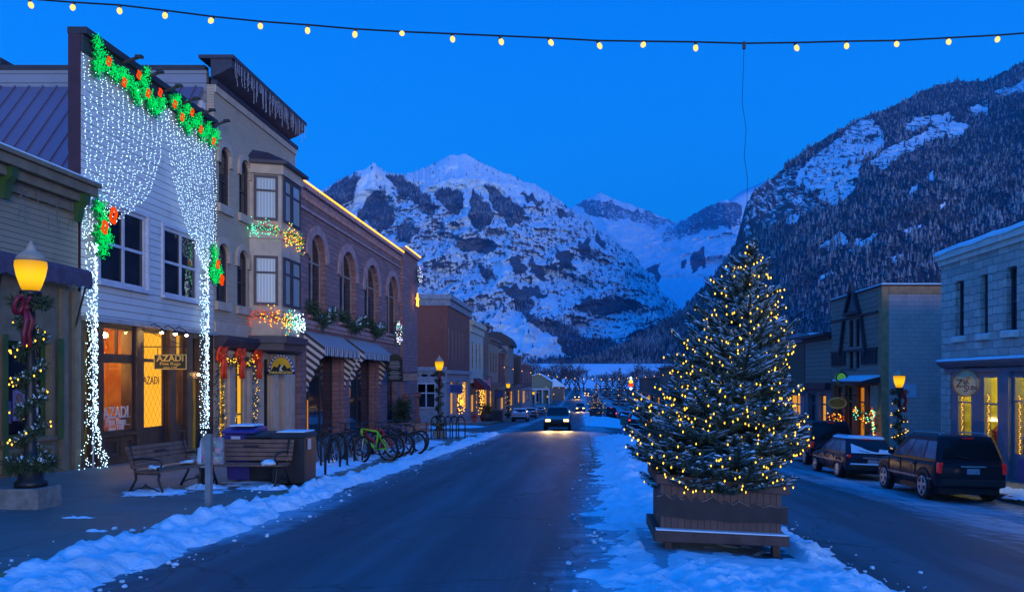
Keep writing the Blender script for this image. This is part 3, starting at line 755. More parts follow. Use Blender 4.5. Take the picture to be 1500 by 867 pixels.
def conifer_mat(name, a, c_, fr):
    m, t, b = nodes(name); gp = t.nodes.new('ShaderNodeNewGeometry')
    rnd_ = t.nodes.new('ShaderNodeNewGeometry').outputs['Random Per Island']
    sn = t.nodes.new('ShaderNodeSeparateXYZ'); t.links.new(gp.outputs['Normal'], sn.inputs[0])
    n = nz(t, gp.outputs['Position'], .02, 4, .6)
    base = mixc(t, rnd_, a, c_); base = mixc(t, smooth(t, math2(t, 'ADD', n, math2(t, 'MULTIPLY', rnd_, .25)), .5, .85), base, fr)
    t.links.new(base, b.inputs['Base Color']); b.inputs['Roughness'].default_value = .9; b.inputs['Specular IOR Level'].default_value = .1; return m
m_con = conifer_mat('dark_conifers', (.028, .030, .036), (.095, .092, .10), (.24, .25, .28))
m_con2 = conifer_mat('distant_conifers', (.030, .032, .042), (.055, .055, .065), (.20, .22, .26))
forest('forest', right_v, right_n, right_r, lambda k_: max(0.07, 1 - 1.0 * spots[k_]), 24000, 7.0, m_con, 'dense dark conifer forest covering the right mountainside', seed=2)
forest('forest', main_v, main_n, main_r, lambda k_: min(max(main_f[k_] - .25, .012), 1), 14000, 5.5, m_con2, 'patches of dark conifers high on the snowy mountain', sides=4, tiers=1, seed=3)

# crumbs thrown off the ploughed snow
rnd = random.Random(31); k = MB()
for _ in range(520):
    y = 6.5 + 34 * rnd.random() ** 1.8
    if rnd.random() < .5: x = -5.05 + abs(rnd.gauss(0, .32)) if rnd.random() < .75 else -6.0 - abs(rnd.gauss(0, .3)); 
    else: x = .35 + .016 * (y - 8) - abs(rnd.gauss(0, .35)) if rnd.random() < .6 else 3.45 + abs(rnd.gauss(0, .3))
    z = (W(x, y) if x < KL else S(x, y)); r = .008 + .030 * rnd.random() ** 3
    k2 = MB(); k2.ball((x, y, z + r * .4), (r * rnd.uniform(.8, 1.5), r * rnd.uniform(.8, 1.4), r * .8), 6, 4); k2.xform(lambda a_, b_, c_: (a_ + rnd.gauss(0, r * .15), b_ + rnd.gauss(0, r * .15), c_ + rnd.gauss(0, r * .12))); k.add(k2.v, k2.f)
o = k.build('snow_crumbs', m_snow, None, fix=False); tag(o, 'crumbs of snow scattered along the ploughed edges', 'snow', kind='stuff')

# ================================================================== LEFT SIDE OF THE STREET
T0 = TL(XL)
def H0(Y): return W(XL, Y) - .25             # foot of a facade, a little below the pavement
m_white = siding('white_clapboard', (.58, .56, .54), .205, .16, .55, .04)
m_sage = siding('sage_clapboard', (.30, .25, .17), .135, .2, .7, .03)
m_taupe = siding('taupe_clapboard', (.44, .33, .23), .095, .15, .7, .02)
m_greysid = siding('grey_lap_siding', (.20, .21, .25), .32, .12, .6, .03)
m_trimt = mat('taupe_trim', (.48, .38, .30), .6, .2, 2, .2, 60)
m_trimw = mat('white_trim', (.52, .54, .62), .5, .15, 3)
m_trimg = mat('green_trim', (.035, .10, .025), .55, .3, 3)
m_trims = mat('dark_sage_trim', (.20, .165, .11), .65, .25, 3)
m_purp = mat('purple_cornice_paint', (.050, .040, .060), .5, .3, 3)
m_sand = bricks('purple_sandstone_blocks', (.37, .20, .20), (.26, .145, .15), (.21, .12, .125), .95, .24, .014, .9, rock=2.6)
m_sandt = mat('smooth_sandstone_trim', (.42, .25, .245), .85, .3, 3, .6, 18)
m_lit_y = emit('warm_lit_shade', (1, .50, .045), .95)
m_bulb_w = emit('cold_white_bulb', (.55, .84, 1.0), 6)
m_bulb_g = emit('green_bulb', (.0, .62, .10), 1.5)
m_bulb_r = emit('orange_red_bulb', (1.0, .075, .004), 1.0)
m_bulb_y = emit('warm_bulb', (1.0, .56, .05), 3.4)
m_bulb_a = emit('amber_bulb', (1.0, .42, .03), 3.6)
m_bulb_m = emit('magenta_bulb', (.65, .2, 1.0), 2.4)
m_bulb_t = emit('teal_bulb', (.10, .9, .55), 2.2)
m_fir = mat('evergreen_sprigs', (.022, .050, .020), .75, .6, 9, col2=(.045, .075, .035))
m_red = mat('red_ribbon', (.85, .05, .008), .5, .35, 6)
m_redd = mat('wine_red_ribbon', (.20, .015, .035), .45, .4, 6)

def pier(b, name, y0, y1, v0, v1, m, q0=0.004, q1=.08):
    k = MB(); k.tbox(T0, y0, y1, v0, v1, q0, q1); return k.build(name, m, b)

# ---------------------------------------------------------------- sage green shop at the left edge
gs = thing('green_shop', 'sage green clapboard shop with bracketed cornice and rolled purple awning at left edge', 'building', (XL, 17, H0(17)))
gy0, gy1 = 9.0, 20.72
dk_ = MB(); win1 = rect(18.0, 19.62, -1.35, .85); door1 = rect(15.8, 17.2, -2.2, .9)
dk_.wall(T0, rect(gy0, gy1, 2.3, 4.15), [], .3); dk_.build('wall', m_sage, gs, fix=False)
lo = MB(); lo.wall(T0, rect(gy0, gy1, H0(gy1), 2.3), [win1, door1], .3); lo.build('lower_wall', m_trims, gs, fix=False)
sd = MB(); sd.box(XL - 9, XL - .02, gy1 - .05, gy1, H0(gy1), 4.6); sd.box(XL - 9, XL - .02, gy0, gy1 - .06, 4.3, 4.5); sd.build('roof', m_dark, gs)
c = MB(); c.tbox(T0, gy0, gy1 + .02, 4.15, 4.40, 0, .12); c.tbox(T0, gy0, gy1 + .06, 4.40, 4.62, 0, .28); c.tbox(T0, gy0, gy1 + .12, 4.62, 4.84, 0, .44); c.tbox(T0, gy0, gy1 + .16, 4.84, 4.95, 0, .52)
c.build('cornice', m_trims, gs, bevel=.02)
c = MB(); c.tbox(T0, gy0, gy1 + .17, 4.953, 4.985, -.3, .50); c.build('roof_snow', m_snow_thin, gs)
for y in (16.0, 17.75, 20.35):
    k = MB(); k.prism([(0.004, 4.62), (.26, 4.62), (.24, 4.40), (.14, 4.28), (.10, 4.05), (.06, 3.92), (.004, 3.92)], lambda u, v, q: (XL + .12 + u, q, v), y, y + .22); k.build('bracket', m_trimg, gs)
window(gs, T0, win1, m_trimg, m_pane, rails=(.62,), fw=.09, q=-.16, casing=.12, cm=m_trims, sill=.1)
o = window(gs, T0, door1, m_trimg, m_pane, rails=(.3, .78), fw=.12, q=-.2, name='door', casing=.1, cm=m_trims)
for y0, y1 in ((17.9, 18.75), (18.85, 19.7)):
    k = MB(); k.tbox(T0, y0, y1, -2.08, -1.56, .004, .04); k.ring(rect(y0, y1, -2.08, -1.56), rect(y0 + .09, y1 - .09, -1.99, -1.65), T0, .04, .075); k.build('kick_panel', m_trims, gs)
for y0, y1 in ((17.35, 17.6), (19.95, 20.2), (20.45, 20.71)): pier(gs, 'pilaster', y0, y1, H0(y0), 2.2, m_trims)
m_valance = mat('purple_canvas', (.085, .07, .12), .85, .3, 6, .4, 30)
k = MB(); k.tube([(XL + .26, y, 2.62) for y in (gy0, 14, 17, gy1 - .05)], .13, 8); 
vv = []
for i in range(61):
    y = gy0 + (gy1 - .05 - gy0) * i / 60
    vv += [(XL + .39, y, 2.62), (XL + .40 + .02 * (i % 2), y, 2.30 - .07 * abs(math.sin(i * PI / 2)))]
k.add(vv, [(2 * i, 2 * i + 1, 2 * i + 3, 2 * i + 2) for i in range(60)]); k.build('awning', m_valance, gs)
for y in (17.55, 20.5):
    k = MB(); k.bar((XL + .02, y, 1.1), (XL + .36, y, 2.45), .035); k.build('awning_arm', m_black, gs)
for y0, y1, z0 in ((17.85, 17.98, -2.1), (19.72, 19.92, -1.45)): pier(gs, 'green_board', y0, y1, z0, .98, m_trimg, .125, .15)
# posters taped inside the shop window
for (y0, y1, z0, z1, col) in ((18.55, 18.95, -.95, -.25, (.30, .20, .34)), (19.0, 19.42, -.98, -.22, (.55, .60, .70)), (18.15, 18.5, -1.0, -.5, (.16, .12, .2))):
    k = MB(); k.tbox(T0, y0, y1, z0, z1, -.155, -.149); po = k.build('poster', mat('poster_paper', col, .6, .2, 8), gs)
    k = MB(); k.tbox(T0, y0 + .09, y1 - .09, z0 + .3, z1 - .08, -.1489, -.147); k.build('poster_picture', mat('poster_print', (.10, .05, .10), .6, .6, 14, col2=(.5, .25, .1)), po)

def icicles(y0, y1, ztop, q, n, lmin, lmax, label, seed, m, thickness=.006):
    rnd = random.Random(seed); t_ = thing('icicle_lights', label, 'light string', (XL + q, (y0 + y1) / 2, ztop))
    k = MB(); k.tube([(XL + q, y0 + (y1 - y0) * i / 12, ztop - .02 * (i % 2)) for i in range(13)], thickness, 4)
    pts = []
    for i in range(n):
        y = y0 + (y1 - y0) * (i + rnd.random()) / n; l_ = rnd.uniform(lmin, lmax); x = XL + q + rnd.uniform(-.03, .03)
        k.tube([(x, y, ztop), (x + rnd.uniform(-.02, .02), y + rnd.uniform(-.06, .06), ztop - l_ * .6), (x, y + rnd.uniform(-.05, .05), ztop - l_)], thickness, 3)
        pts += [(x, y + rnd.uniform(-.05, .05), ztop - l_ * f_) for f_ in np.linspace(.15, 1, int(3 + l_ * 8))]
    k.build('wire', m, t_, fix=False); bulbs(t_, pts, m, .014, .024)
m_unlit = mat('unlit_white_lamps', (.42, .42, .48), .5)
icicles(16.8, 20.3, 4.36, .16, 16, .2, .85, 'unlit white icicle lights under the green shop cornice', 4, mat('unlit_dim_lamps', (.14, .14, .15), .6), .006)

# ---------------------------------------------------------------- white false-front rug shop
wy0, wy1, wt = 20.85, 28.36, 8.95
ws = thing('rug_shop', 'white clapboard false front rug shop draped in white lights, warm lit windows below', 'building', (XL, 24.6, H0(24.6)))
zs = 1.62                                     # bottom of the clapboard front
w1 = rect(21.62, 24.0, 2.58, 4.72); w2 = rect(24.93, 27.25, 2.56, 4.66)
k = MB(); k.wall(T0, rect(wy0, wy1, zs, wt - .62), [w1, w2], .25); k.build('wall', m_white, ws, fix=False)
for lp in (w1, w2): window(ws, T0, lp, m_trimw, m_pane, mull=(.52,), rails=(.5,), q=-.08, fw=.10, casing=.10, cm=m_trimw, sill=.10)
k = MB(); k.box(XL - .32, XL - .01, wy0 - .03, wy0 + .0, 2.0, wt - .1); k.build('edge_board', mat('maroon_edge_board', (.055, .018, .03), .6), ws)
k = MB(); k.tbox(T0, wy0 - .02, wy1, wt - .62, wt - .18, -.3, .06); k.tbox(T0, wy0 - .04, wy1 + .02, wt - .18, wt, -.34, .16); k.build('cornice', m_dark, ws, bevel=.015)
for i in range(6):                            # floodlight arms along the top
    y = 22.6 + i * 1.12
    k = MB(); k.bar((XL + .1, y, wt - .24), (XL + .55, y + .05, wt - .04), .07); k.box(XL + .44, XL + .62, y - .06, y + .08, wt - .10, wt - .03); k.build('flood_light', m_dark, ws)
k = MB(); k.box(XL - 12, XL - .34, 24.2, wy1, 2, 4.7); k.add([(XL - 12, 24.2, 4.7), (XL - .33, 24.2, 4.7), (XL - .33, wy1, 10.02), (XL - 12, wy1, 10.02)], [(0, 1, 2, 3)])
k.build('side_wall', m_greysid, ws, fix=False)
def seam_roof():
    m, t, b = nodes('purple_standing_seam_metal'); gp = t.nodes.new('ShaderNodeNewGeometry'); s = t.nodes.new('ShaderNodeSeparateXYZ'); t.links.new(gp.outputs['Position'], s.inputs[0])
    n = nz(t, gp.outputs['Position'], .6, 4, .6); t.links.new(mixc(t, n, (.10, .085, .14), (.15, .13, .20)), b.inputs['Base Color']); b.inputs['Roughness'].default_value = .45; b.inputs['Metallic'].default_value = .2; return m
m_seam = seam_roof()
k = MB(); k.hexa([(XL - 12, 24.1, 4.72), (XL - .35, 24.1, 4.72), (XL - .35, wy1 - .02, 10.02), (XL - 12, wy1 - .02, 10.02), (XL - 12, 24.1, 4.80), (XL - .35, 24.1, 4.80), (XL - .35, wy1 - .02, 10.10), (XL - 12, wy1 - .02, 10.10)])
for i in range(24):
    x = XL - .6 - i * .48; k.bar((x, 24.1, 4.82), (x, wy1 - .02, 10.12), .04, .07)
k.build('roof', m_seam, ws)
k = MB(); k.box(XL - 3.5, XL - 3.05, 25.9, 26.0, 7.12, 7.2); k.build('roof_snow', m_snow_thin, ws)
# shop front
hb = H0(27)
disp = rect(21.72, 23.28, -1.46, .50); tran = rect(21.72, 23.28, .62, 1.42); ent = rect(23.72, 25.15, -2.2, 1.44); side = rect(25.62, 26.28, -1.5, 1.44); ydoor = rect(26.72, 27.34, -2.3, .0); ytr = rect(26.74, 27.34, .25, 1.35); ldoor = rect(20.98, 21.42, -2.1, 1.3)
k = MB(); k.wall(T0, rect(wy0, wy1, hb, zs - .02), [disp, tran, ent, side, ydoor, ytr, ldoor], .35); k.build('shop_front', m_brown, ws, fix=False)
m_glass = glass_clear('shop_glass', (.96, .97, .95), .10)
def shopwin(b, lp, m, name='display_window', q=-.06, **kw):
    o = window(b, T0, lp, m, m_glass, q=q, fw=.06, name=name, **kw); return o
dw = shopwin(ws, disp, m_brown); shopwin(ws, tran, m_brown, 'transom_window', mull=(.5,)); shopwin(ws, side, m_brown, 'side_window', rails=(.72,))
# warm room behind the glass
m_room = mat('ochre_plaster', (.55, .26, .07), .8, .4, 2.2, col2=(.38, .14, .04)); m_floor = mat('parquet', (.22, .10, .045), .5)
k = MB(); k.box(XL - 2.6, XL - 2.55, 21.0, 26.5, -2.5, 1.6); k.box(XL - 2.6, XL - .36, 20.95, 21.0, -2.5, 1.6); k.box(XL - 2.6, XL - .36, 26.48, 26.53, -2.5, 1.6); k.box(XL - 2.6, XL - .36, 21.0, 26.5, 1.56, 1.62)
k.build('room_wall', m_room, ws)
k = MB(); k.box(XL - 2.6, XL - .36, 20.95, 26.53, -2.5, -1.62); k.build('room_floor', m_floor, ws)
def rug_mat(name, a, c_, d_):
    m, t, b = nodes(name); pv, z, ov = planar(t)
    w_ = t.nodes.new('ShaderNodeTexVoronoi'); w_.distance = 'MANHATTAN'; w_.inputs['Scale'].default_value = 5; t.links.new(ov, w_.inputs['Vector'])
    f_ = math2(t, 'FRACT', math2(t, 'MULTIPLY', w_.outputs['Distance'], 6))
    t.links.new(mixc(t, smooth(t, f_, .3, .7), mixc(t, nz(t, ov, 3), a, c_), d_), b.inputs['Base Color']); b.inputs['Roughness'].default_value = .95; return m
rugs = [rug_mat('red_rug', (.40, .05, .02), (.25, .02, .015), (.5, .3, .1)), rug_mat('gold_rug', (.55, .30, .06), (.45, .2, .05), (.2, .05, .03)), rug_mat('rust_rug', (.42, .14, .04), (.3, .07, .03), (.5, .36, .18))]
for i, (y0, y1, z0, z1, x) in enumerate([(21.25, 22.3, -1.5, .9, -2.5), (22.45, 23.4, -1.5, .7, -2.5), (23.5, 24.6, -1.4, 1.2, -2.5), (24.75, 26.2, -1.5, 1.0, -2.5), (22.0, 22.9, -1.55, -.7, -1.3)]):
    r_ = MB(); r_.box(XL + x, XL + x + .03, y0, y1, z0, z1); r_.build('hanging_rug', rugs[i % 3], ws)
m_roomlamp = emit('room_lamp', (1, .52, .13), 520)
for y, z, x in ((21.8, 1.25, -.9), (22.9, 1.25, -.9), (24.3, 1.3, -1.4), (25.9, 1.3, -.9), (22.35, .35, -1.0), (21.95, .30, -.8), (22.75, .32, -.8), (23.1, .28, -.9)):
    big = z > 1; r_ = MB(); r_.ball((XL + x, y, z), .075 if big else .035, 8, 6); r_.build('room_lamp', m_roomlamp, ws)
# jars and a hanging coat in the display
k = MB(); k.lathe([(.10, -1.45), (.2, -1.3), (.23, -1.0), (.12, -.75), (.09, -.6), (.12, -.55)], (XL - .7, 22.05, 0), 14); k.build('brass_vase', mat('brass', (.75, .5, .08), .35, metal=.8), ws)
k = MB(); k.lathe([(.05, -1.5), (.16, -1.45), (.18, -.6), (.17, -.1), (.10, .1), (.05, .18)], (XL - .95, 22.75, 0), 14); k.build('draped_coat', mat('dark_cloth', (.05, .02, .015), .9), ws)
def lattice():
    m = bpy.data.materials.new('lit_lattice_curtain'); m.use_nodes = True; t = m.node_tree; t.nodes.clear()
    pv, z, ov = planar(t); s = t.nodes.new('ShaderNodeSeparateXYZ'); t.links.new(pv, s.inputs[0])
    def ln(op): return math2(t, 'ABSOLUTE', math2(t, 'SUBTRACT', math2(t, 'FRACT', math2(t, 'MULTIPLY', math2(t, op, math2(t, 'MULTIPLY', s.outputs[0], 1.35), s.outputs[1]), 2.9)), .5))
    g = math2(t, 'MULTIPLY', smooth(t, ln('ADD'), .0, .07), smooth(t, ln('SUBTRACT'), .0, .07))
    n = nz(t, ov, 1.4, 4, .6)
    col = mixc(t, g, (.42, .14, .01), mixc(t, n, (1, .50, .05), (1, .40, .02)))
    e_ = t.nodes.new('ShaderNodeEmission'); t.links.new(col, e_.inputs[0]); e_.inputs[1].default_value = 1.15
    o = t.nodes.new('ShaderNodeOutputMaterial'); t.links.new(e_.outputs[0], o.inputs[0]); return m
m_latt = lattice()
en = MB(); lp = rect(23.80, 25.07, -2.18, 1.36)
en.ring(rect(23.722, 25.148, -2.198, 1.438), rect(23.80, 25.07, -1.42, 1.36), T0, -.16, -.06); dr = en.build('entry_door', m_brown, ws)
k = MB(); k.tbox(T0, 23.80, 25.07, -1.42, 1.36, -.13, -.12); k.build('lit_curtain', m_latt, dr)
k = MB(); k.tbox(T0, 23.80, 25.07, .50, .60, -.118, -.07); k.build('transom_bar', m_brown, dr)
text('AZADI', .34, m_dark, dr, frame_mtx((XL - .112, 24.46, -.05), (0, 1, 0), (0, 0, 1)), 'door_lettering', sx=.9)
k = MB(); k.ring(rect(26.722, 27.338, -2.3, -.002), rect(26.80, 27.26, -2.2, -.08), T0, -.22, -.14); yd = k.build('yellow_door', mat('yellow_paint', (.52, .30, .035), .5, .25, 2), ws)
k = MB(); k.tbox(T0, 26.80, 27.26, -2.2, -.08, -.2, -.19); k.build('door_panel', mat('yellow_paint_panel', (.60, .36, .05), .5, .25, 2), yd)
ov = [(27.03 + .17 * math.cos(2 * PI * i / 24), -1.05 + .62 * math.sin(2 * PI * i / 24)) for i in range(24)]
k = MB(); k.prism(ov, T0, -.188, -.172); k.build('oval_glass', m_pane, yd)
k = MB(); k.ring(grow(ov, .035), ov, T0, -.188, -.16); k.build('oval_frame', m_brown, yd)
k = MB(); k.tbox(T0, 26.74, 27.34, .25, 1.35, -.2, -.19); k.build('door_transom', m_pane, ws)
k = MB(); k.tbox(T0, 20.98, 21.42, -2.1, 1.3, -.22, -.2); ld = k.build('end_door', mat('ochre_door_paint', (.36, .20, .03), .5, .3, 2), ws)
ov = [(21.2 + .13 * math.cos(2 * PI * i / 24), -.95 + .65 * math.sin(2 * PI * i / 24)) for i in range(24)]
k = MB(); k.prism(ov, T0, -.198, -.182); k.build('oval_glass', m_pane, ld)
for y0, y1 in ((21.46, 21.68), (23.32, 23.68), (25.18, 25.58), (26.32, 26.66)): pier(ws, 'pilaster', y0, y1, hb, 1.55, m_brown, .004, .09)
for y0, y1 in ((21.74, 22.48), (22.54, 23.26), (25.64, 26.26)):
    k = MB(); k.ring(rect(y0, y1, -2.1, -1.6), rect(y0 + .1, y1 - .1, -2.0, -1.7), T0, .004, .05); k.build('kick_panel', m_brown, ws)
k = MB(); k.tbox(T0, wy0, wy1, 1.50, 1.62, .004, .14); k.build('shop_cornice', mat('weathered_cornice', (.34, .36, .38), .7), ws)
k = MB(); k.tbox(T0, 21.7, 23.3, -1.56, -1.47, .004, .10); k.build('display_sill', m_brown, ws)
mw = mat('window_lettering_paint', (.62, .62, .58), .5, .1)
for s_, sz, z, sx in (('AZADI', .44, -.93, .95), ('Fine Rugs', .24, -1.17, 1.05), ('since 1790', .16, -1.36, 1.1)):
    text(s_, sz, mw, dw, frame_mtx((XL - .045, 22.5, z), (0, 1, 0), (0, 0, 1)), 'window_lettering', sx=sx, offset=.006)
k = MB(); k.tbox(T0, 21.85, 23.2, -1.07, -1.05, -.052, -.046); k.tbox(T0, 21.85, 23.2, -1.28, -1.265, -.052, -.046); k.build('window_rule', mw, dw)
k = MB(); k.tbox(T0, 25.66, 26.24, .55, 1.38, -.16, -.15); k.build('lit_transom', m_lit_y, ws)
k = MB(); k.ball((XL + .12, 27.0, .14), .04, 8, 5); k.build('added_door_bulb', emit('added_door_bulb', (1, .62, .16), 120), ws)  # bulb added to brighten the yellow door below it
# small spot lamps over the entrance
for y in (23.95, 24.75, 25.45):
    k = MB(); k.tube([(XL + .05, y, 1.52), (XL + .25, y, 1.62), (XL + .45, y + .03, 1.48)], .014, 5); k.lathe([(.03, .1), (.09, 0)], (XL + .45, y + .03, 1.37), 10); so_ = k.build('spot_lamp', m_black, ws)
    k = MB(); k.ball((XL + .45, y + .03, 1.37), .05, 8, 5); k.build('spot_bulb', emit('spot_bulb', (1, .6, .15), 220), so_)
# hanging sign
sg = thing('hanging_sign', 'dark hanging sign with gold lettering over the rug shop door', 'sign', (XL + .9, 24.5, .1))
def SG(px, py, Y=23.6): return P(px, py, Y)
m_gold = mat('gold_leaf', (.75, .55, .16), .4, .2, 5, metal=.3)
a0, a1 = SG(226, 519), SG(274, 541)
k = MB(); k.box(a0.x, a1.x, 23.58, 23.62, a1.z, a0.z); sb = k.build('board', mat('sign_black', (.02, .025, .018), .5), sg, bevel=.008)
k = MB(); k.ring([(a0.x, a1.z), (a1.x, a1.z), (a1.x, a0.z), (a0.x, a0.z)], [(a0.x + .025, a1.z + .025), (a1.x - .025, a1.z + .025), (a1.x - .025, a0.z - .025), (a0.x + .025, a0.z - .025)], TF(23.58), .0, .012); k.build('border', m_gold, sg)
cx = (a0.x + a1.x) / 2
text('AZADI', .25, m_gold, sg, frame_mtx((cx, 23.572, a0.z - .12), (1, 0, 0), (0, 0, 1)), 'sign_lettering', offset=.006, sx=1.05)
text('Fine Rugs', .125, m_gold, sg, frame_mtx((cx, 23.572, a0.z - .27), (1, 0, 0), (0, 0, 1)), 'sign_lettering', sx=1.25)
text('since 1790', .075, m_gold, sg, frame_mtx((cx, 23.572, a0.z - .375), (1, 0, 0), (0, 0, 1)), 'sign_lettering', sx=1.2)
k = MB(); k.tube([(XL, 23.6, a0.z + .22), (a1.x + .05, 23.6, a0.z + .22)], .016, 6)
for x in (a0.x + .1, a1.x - .1): k.tube([(x, 23.6, a0.z), (x, 23.6, a0.z + .22)], .01, 5)
k.tube([(XL, 23.6, a0.z + .75), (a1.x, 23.6, a0.z + .22)], .01, 5); k.build('sign_bracket', m_black, sg)

# lights on the false front
def band_pts(n, seed, fn):
    rnd = random.Random(seed); return [fn(rnd) for _ in range(n)]
ltie, rtie = (21.35, 3.75), (27.75, 4.0)
LED = [(20.6, 3.5), (21.4, 3.75), (21.9, 4.06), (22.75, 4.57), (23.4, 4.97), (24.1, 5.64), (24.72, 6.35), (24.95, 5.8), (25.6, 5.2), (26.3, 4.53), (27.0, 3.94), (27.5, 3.7), (28.3, 3.7)]
lc = thing('light_curtain', 'curtain of tiny white lights swept open across the white false front', 'light curtain', (XL + .1, 24.6, 6))
rnd = random.Random(5); pts = []; wires = MB()
for side_ in (0, 1):
    n = 16
    for i in range(n):
        u = (i + .5) / n
        if side_ == 0: yt = 20.62 + u * 4.1; yb = 20.68 + u * .8; zb = 3.55 + .05 * u
        else: yt = 24.75 + u * 3.5; yb = 27.35 + u * .85; zb = 3.75
        zt = 8.25
        # each strand hangs, then sweeps towards the tie
        sweep = (1 - u) if side_ == 0 else u
        for j in range(74):
            f_ = j / 73; z = zt + (zb - zt) * f_
            g = f_ ** 2.6
            y = yt + (yb - yt) * g + rnd.gauss(0, .014) + .03 * math.sin(j * .35 + i * 2); z += rnd.gauss(0, .03)
            lim = interp(LED, y)[0]
            if z < lim or rnd.random() < .12: continue
            pts.append((XL + .07 + .10 * math.sin(f_ * 3) + rnd.random() * .05, y, z))
bulbs(lc, pts, m_bulb_w, .0085, .013)
def column(name, yc, half, z0, z1, flare, n, seed, label, dens):
    t_ = thing(name, label, 'light curtain', (XL + .25, yc, z0)); rnd = random.Random(seed); pts = []
    for _ in range(n):
        f_ = rnd.random() ** (1.0); z = z0 + (z1 - z0) * f_
        h = half * (1 + flare * max(0, 1 - (z - z0) / 1.35) ** 1.6); a = rnd.uniform(-1, 1)
        pts.append((XL + .10 + .20 * math.sqrt(max(0, 1 - a * a)) * rnd.uniform(.5, 1) * (1 + .8 * flare * max(0, 1 - (z - z0) / 1.35) ** 2), yc + a * h, z))
    bulbs(t_, pts, m_bulb_w, .0105, .015)
    k = MB(); k.tube([(XL + .2, yc, z0), (XL + .2, yc, z1)], .02, 6); k.build('core_cable', m_unlit, t_)
column('light_column', 21.02, .20, W(XL, 21.4), 3.5, 2.1, 820, 1, 'gathered column of white lights flaring onto the pavement, left of the shop window', 1)
column('light_column', 27.32, .27, W(XL, 27.8), 3.7, .1, 760, 2, 'gathered column of white lights right of the yellow oval door', 1)
def holly(name, label, leaves, berries, seed, x=.2):
    """leaf shapes drawn in green lamps with orange-red ribbon loops of lamps"""
    rnd = random.Random(seed); cy = sum(l[0] for l in leaves) / len(leaves); cz = min(l[1] for l in leaves)
    t_ = thing(name, label, 'garland', (XL + x, cy, cz)); g = []; f_ = MB()
    for (y, z, s_) in leaves:
        rot = rnd.random() * 6; lobes = 7
        for _ in range(int(120 * s_ / .3)):
            a = rnd.random() * 2 * PI; rr = s_ * (.72 + .28 * math.cos(lobes * a + rot)) * math.sqrt(rnd.random())
            g.append((XL + x + rnd.uniform(-.05, .08), y + rr * math.cos(a), z + rr * 1.15 * math.sin(a)))
        lp = [(y + s_ * .9 * (.72 + .28 * math.cos(lobes * a + rot)) * math.cos(a), z + s_ * 1.0 * (.72 + .28 * math.cos(lobes * a + rot)) * math.sin(a)) for a in [2 * PI * i / 40 for i in range(40)]]
        f_.prism(lp, lambda u, v, q: (XL + x + q, u, v), -.09 - rnd.random() * .02, -.07)
    f_.build('foliage', mat('green_tinsel', (.01, .22, .05), .6, .4, 12), t_, fix=False)
    bulbs(t_, g, m_bulb_g, .015, .02, 'green_bulb')
    for (y, z, s_) in berries:
        k = MB(); ring = []
        for i in range(16):
            a = 2 * PI * i / 16; ring.append((XL + x + .10 + .02 * math.sin(3 * a), y + s_ * .55 * math.cos(a), z + s_ * math.sin(a)))
        k.tube(ring, s_ * .20, 6, closed=True); k.build('red_ribbon', m_bulb_r, t_)
zl = lambda px, py: (yl(px), zz(py, yl(px)))
lv = []
for px, py, s_ in ((132, 62, .22), (137, 82, .32), (133, 100, .28), (148, 95, .30), (160, 108, .30), (170, 108, .22), (176, 118, .28), (187, 128, .30), (193, 142, .28), (200, 118, .24), (205, 106, .18), (206, 135, .32), (212, 152, .3), (221, 158, .34), (229, 150, .26), (246, 150, .26), (252, 146, .2), (258, 172, .34), (266, 160, .28), (268, 186, .30), (277, 180, .26), (283, 176, .24), (289, 196, .32), (297, 190, .28), (303, 205, .30), (309, 198, .26)):
    y, z = zl(px, py); lv.append((y, z, s_))
br_ = [(*zl(px, py), .12) for px, py in ((143, 90), (166, 121), (188, 110), (202, 137), (220, 136), (242, 153), (253, 172), (268, 165), (281, 190), (300, 207))]
holly('holly_garland', 'long green lit garland with orange ribbons along the top of the false front', lv, br_, 3)
holly('holly_cluster', 'green lit holly cluster with orange ribbons left of the upper windows', [(*zl(130, 305), .3), (*zl(136, 325), .28), (*zl(132, 345), .34), (*zl(142, 350), .26), (*zl(134, 365), .25)], [(*zl(144, 316), .20), (*zl(131, 333), .16)], 4, .3)
holly('holly_cluster', 'green lit holly cluster with orange ribbons right of the upper windows', [(*zl(302, 368), .28), (*zl(304, 385), .3), (*zl(299, 398), .3), (*zl(309, 398), .26), (*zl(303, 410), .2)], [(*zl(302, 387), .14), (*zl(308, 410), .17)], 5, .3)

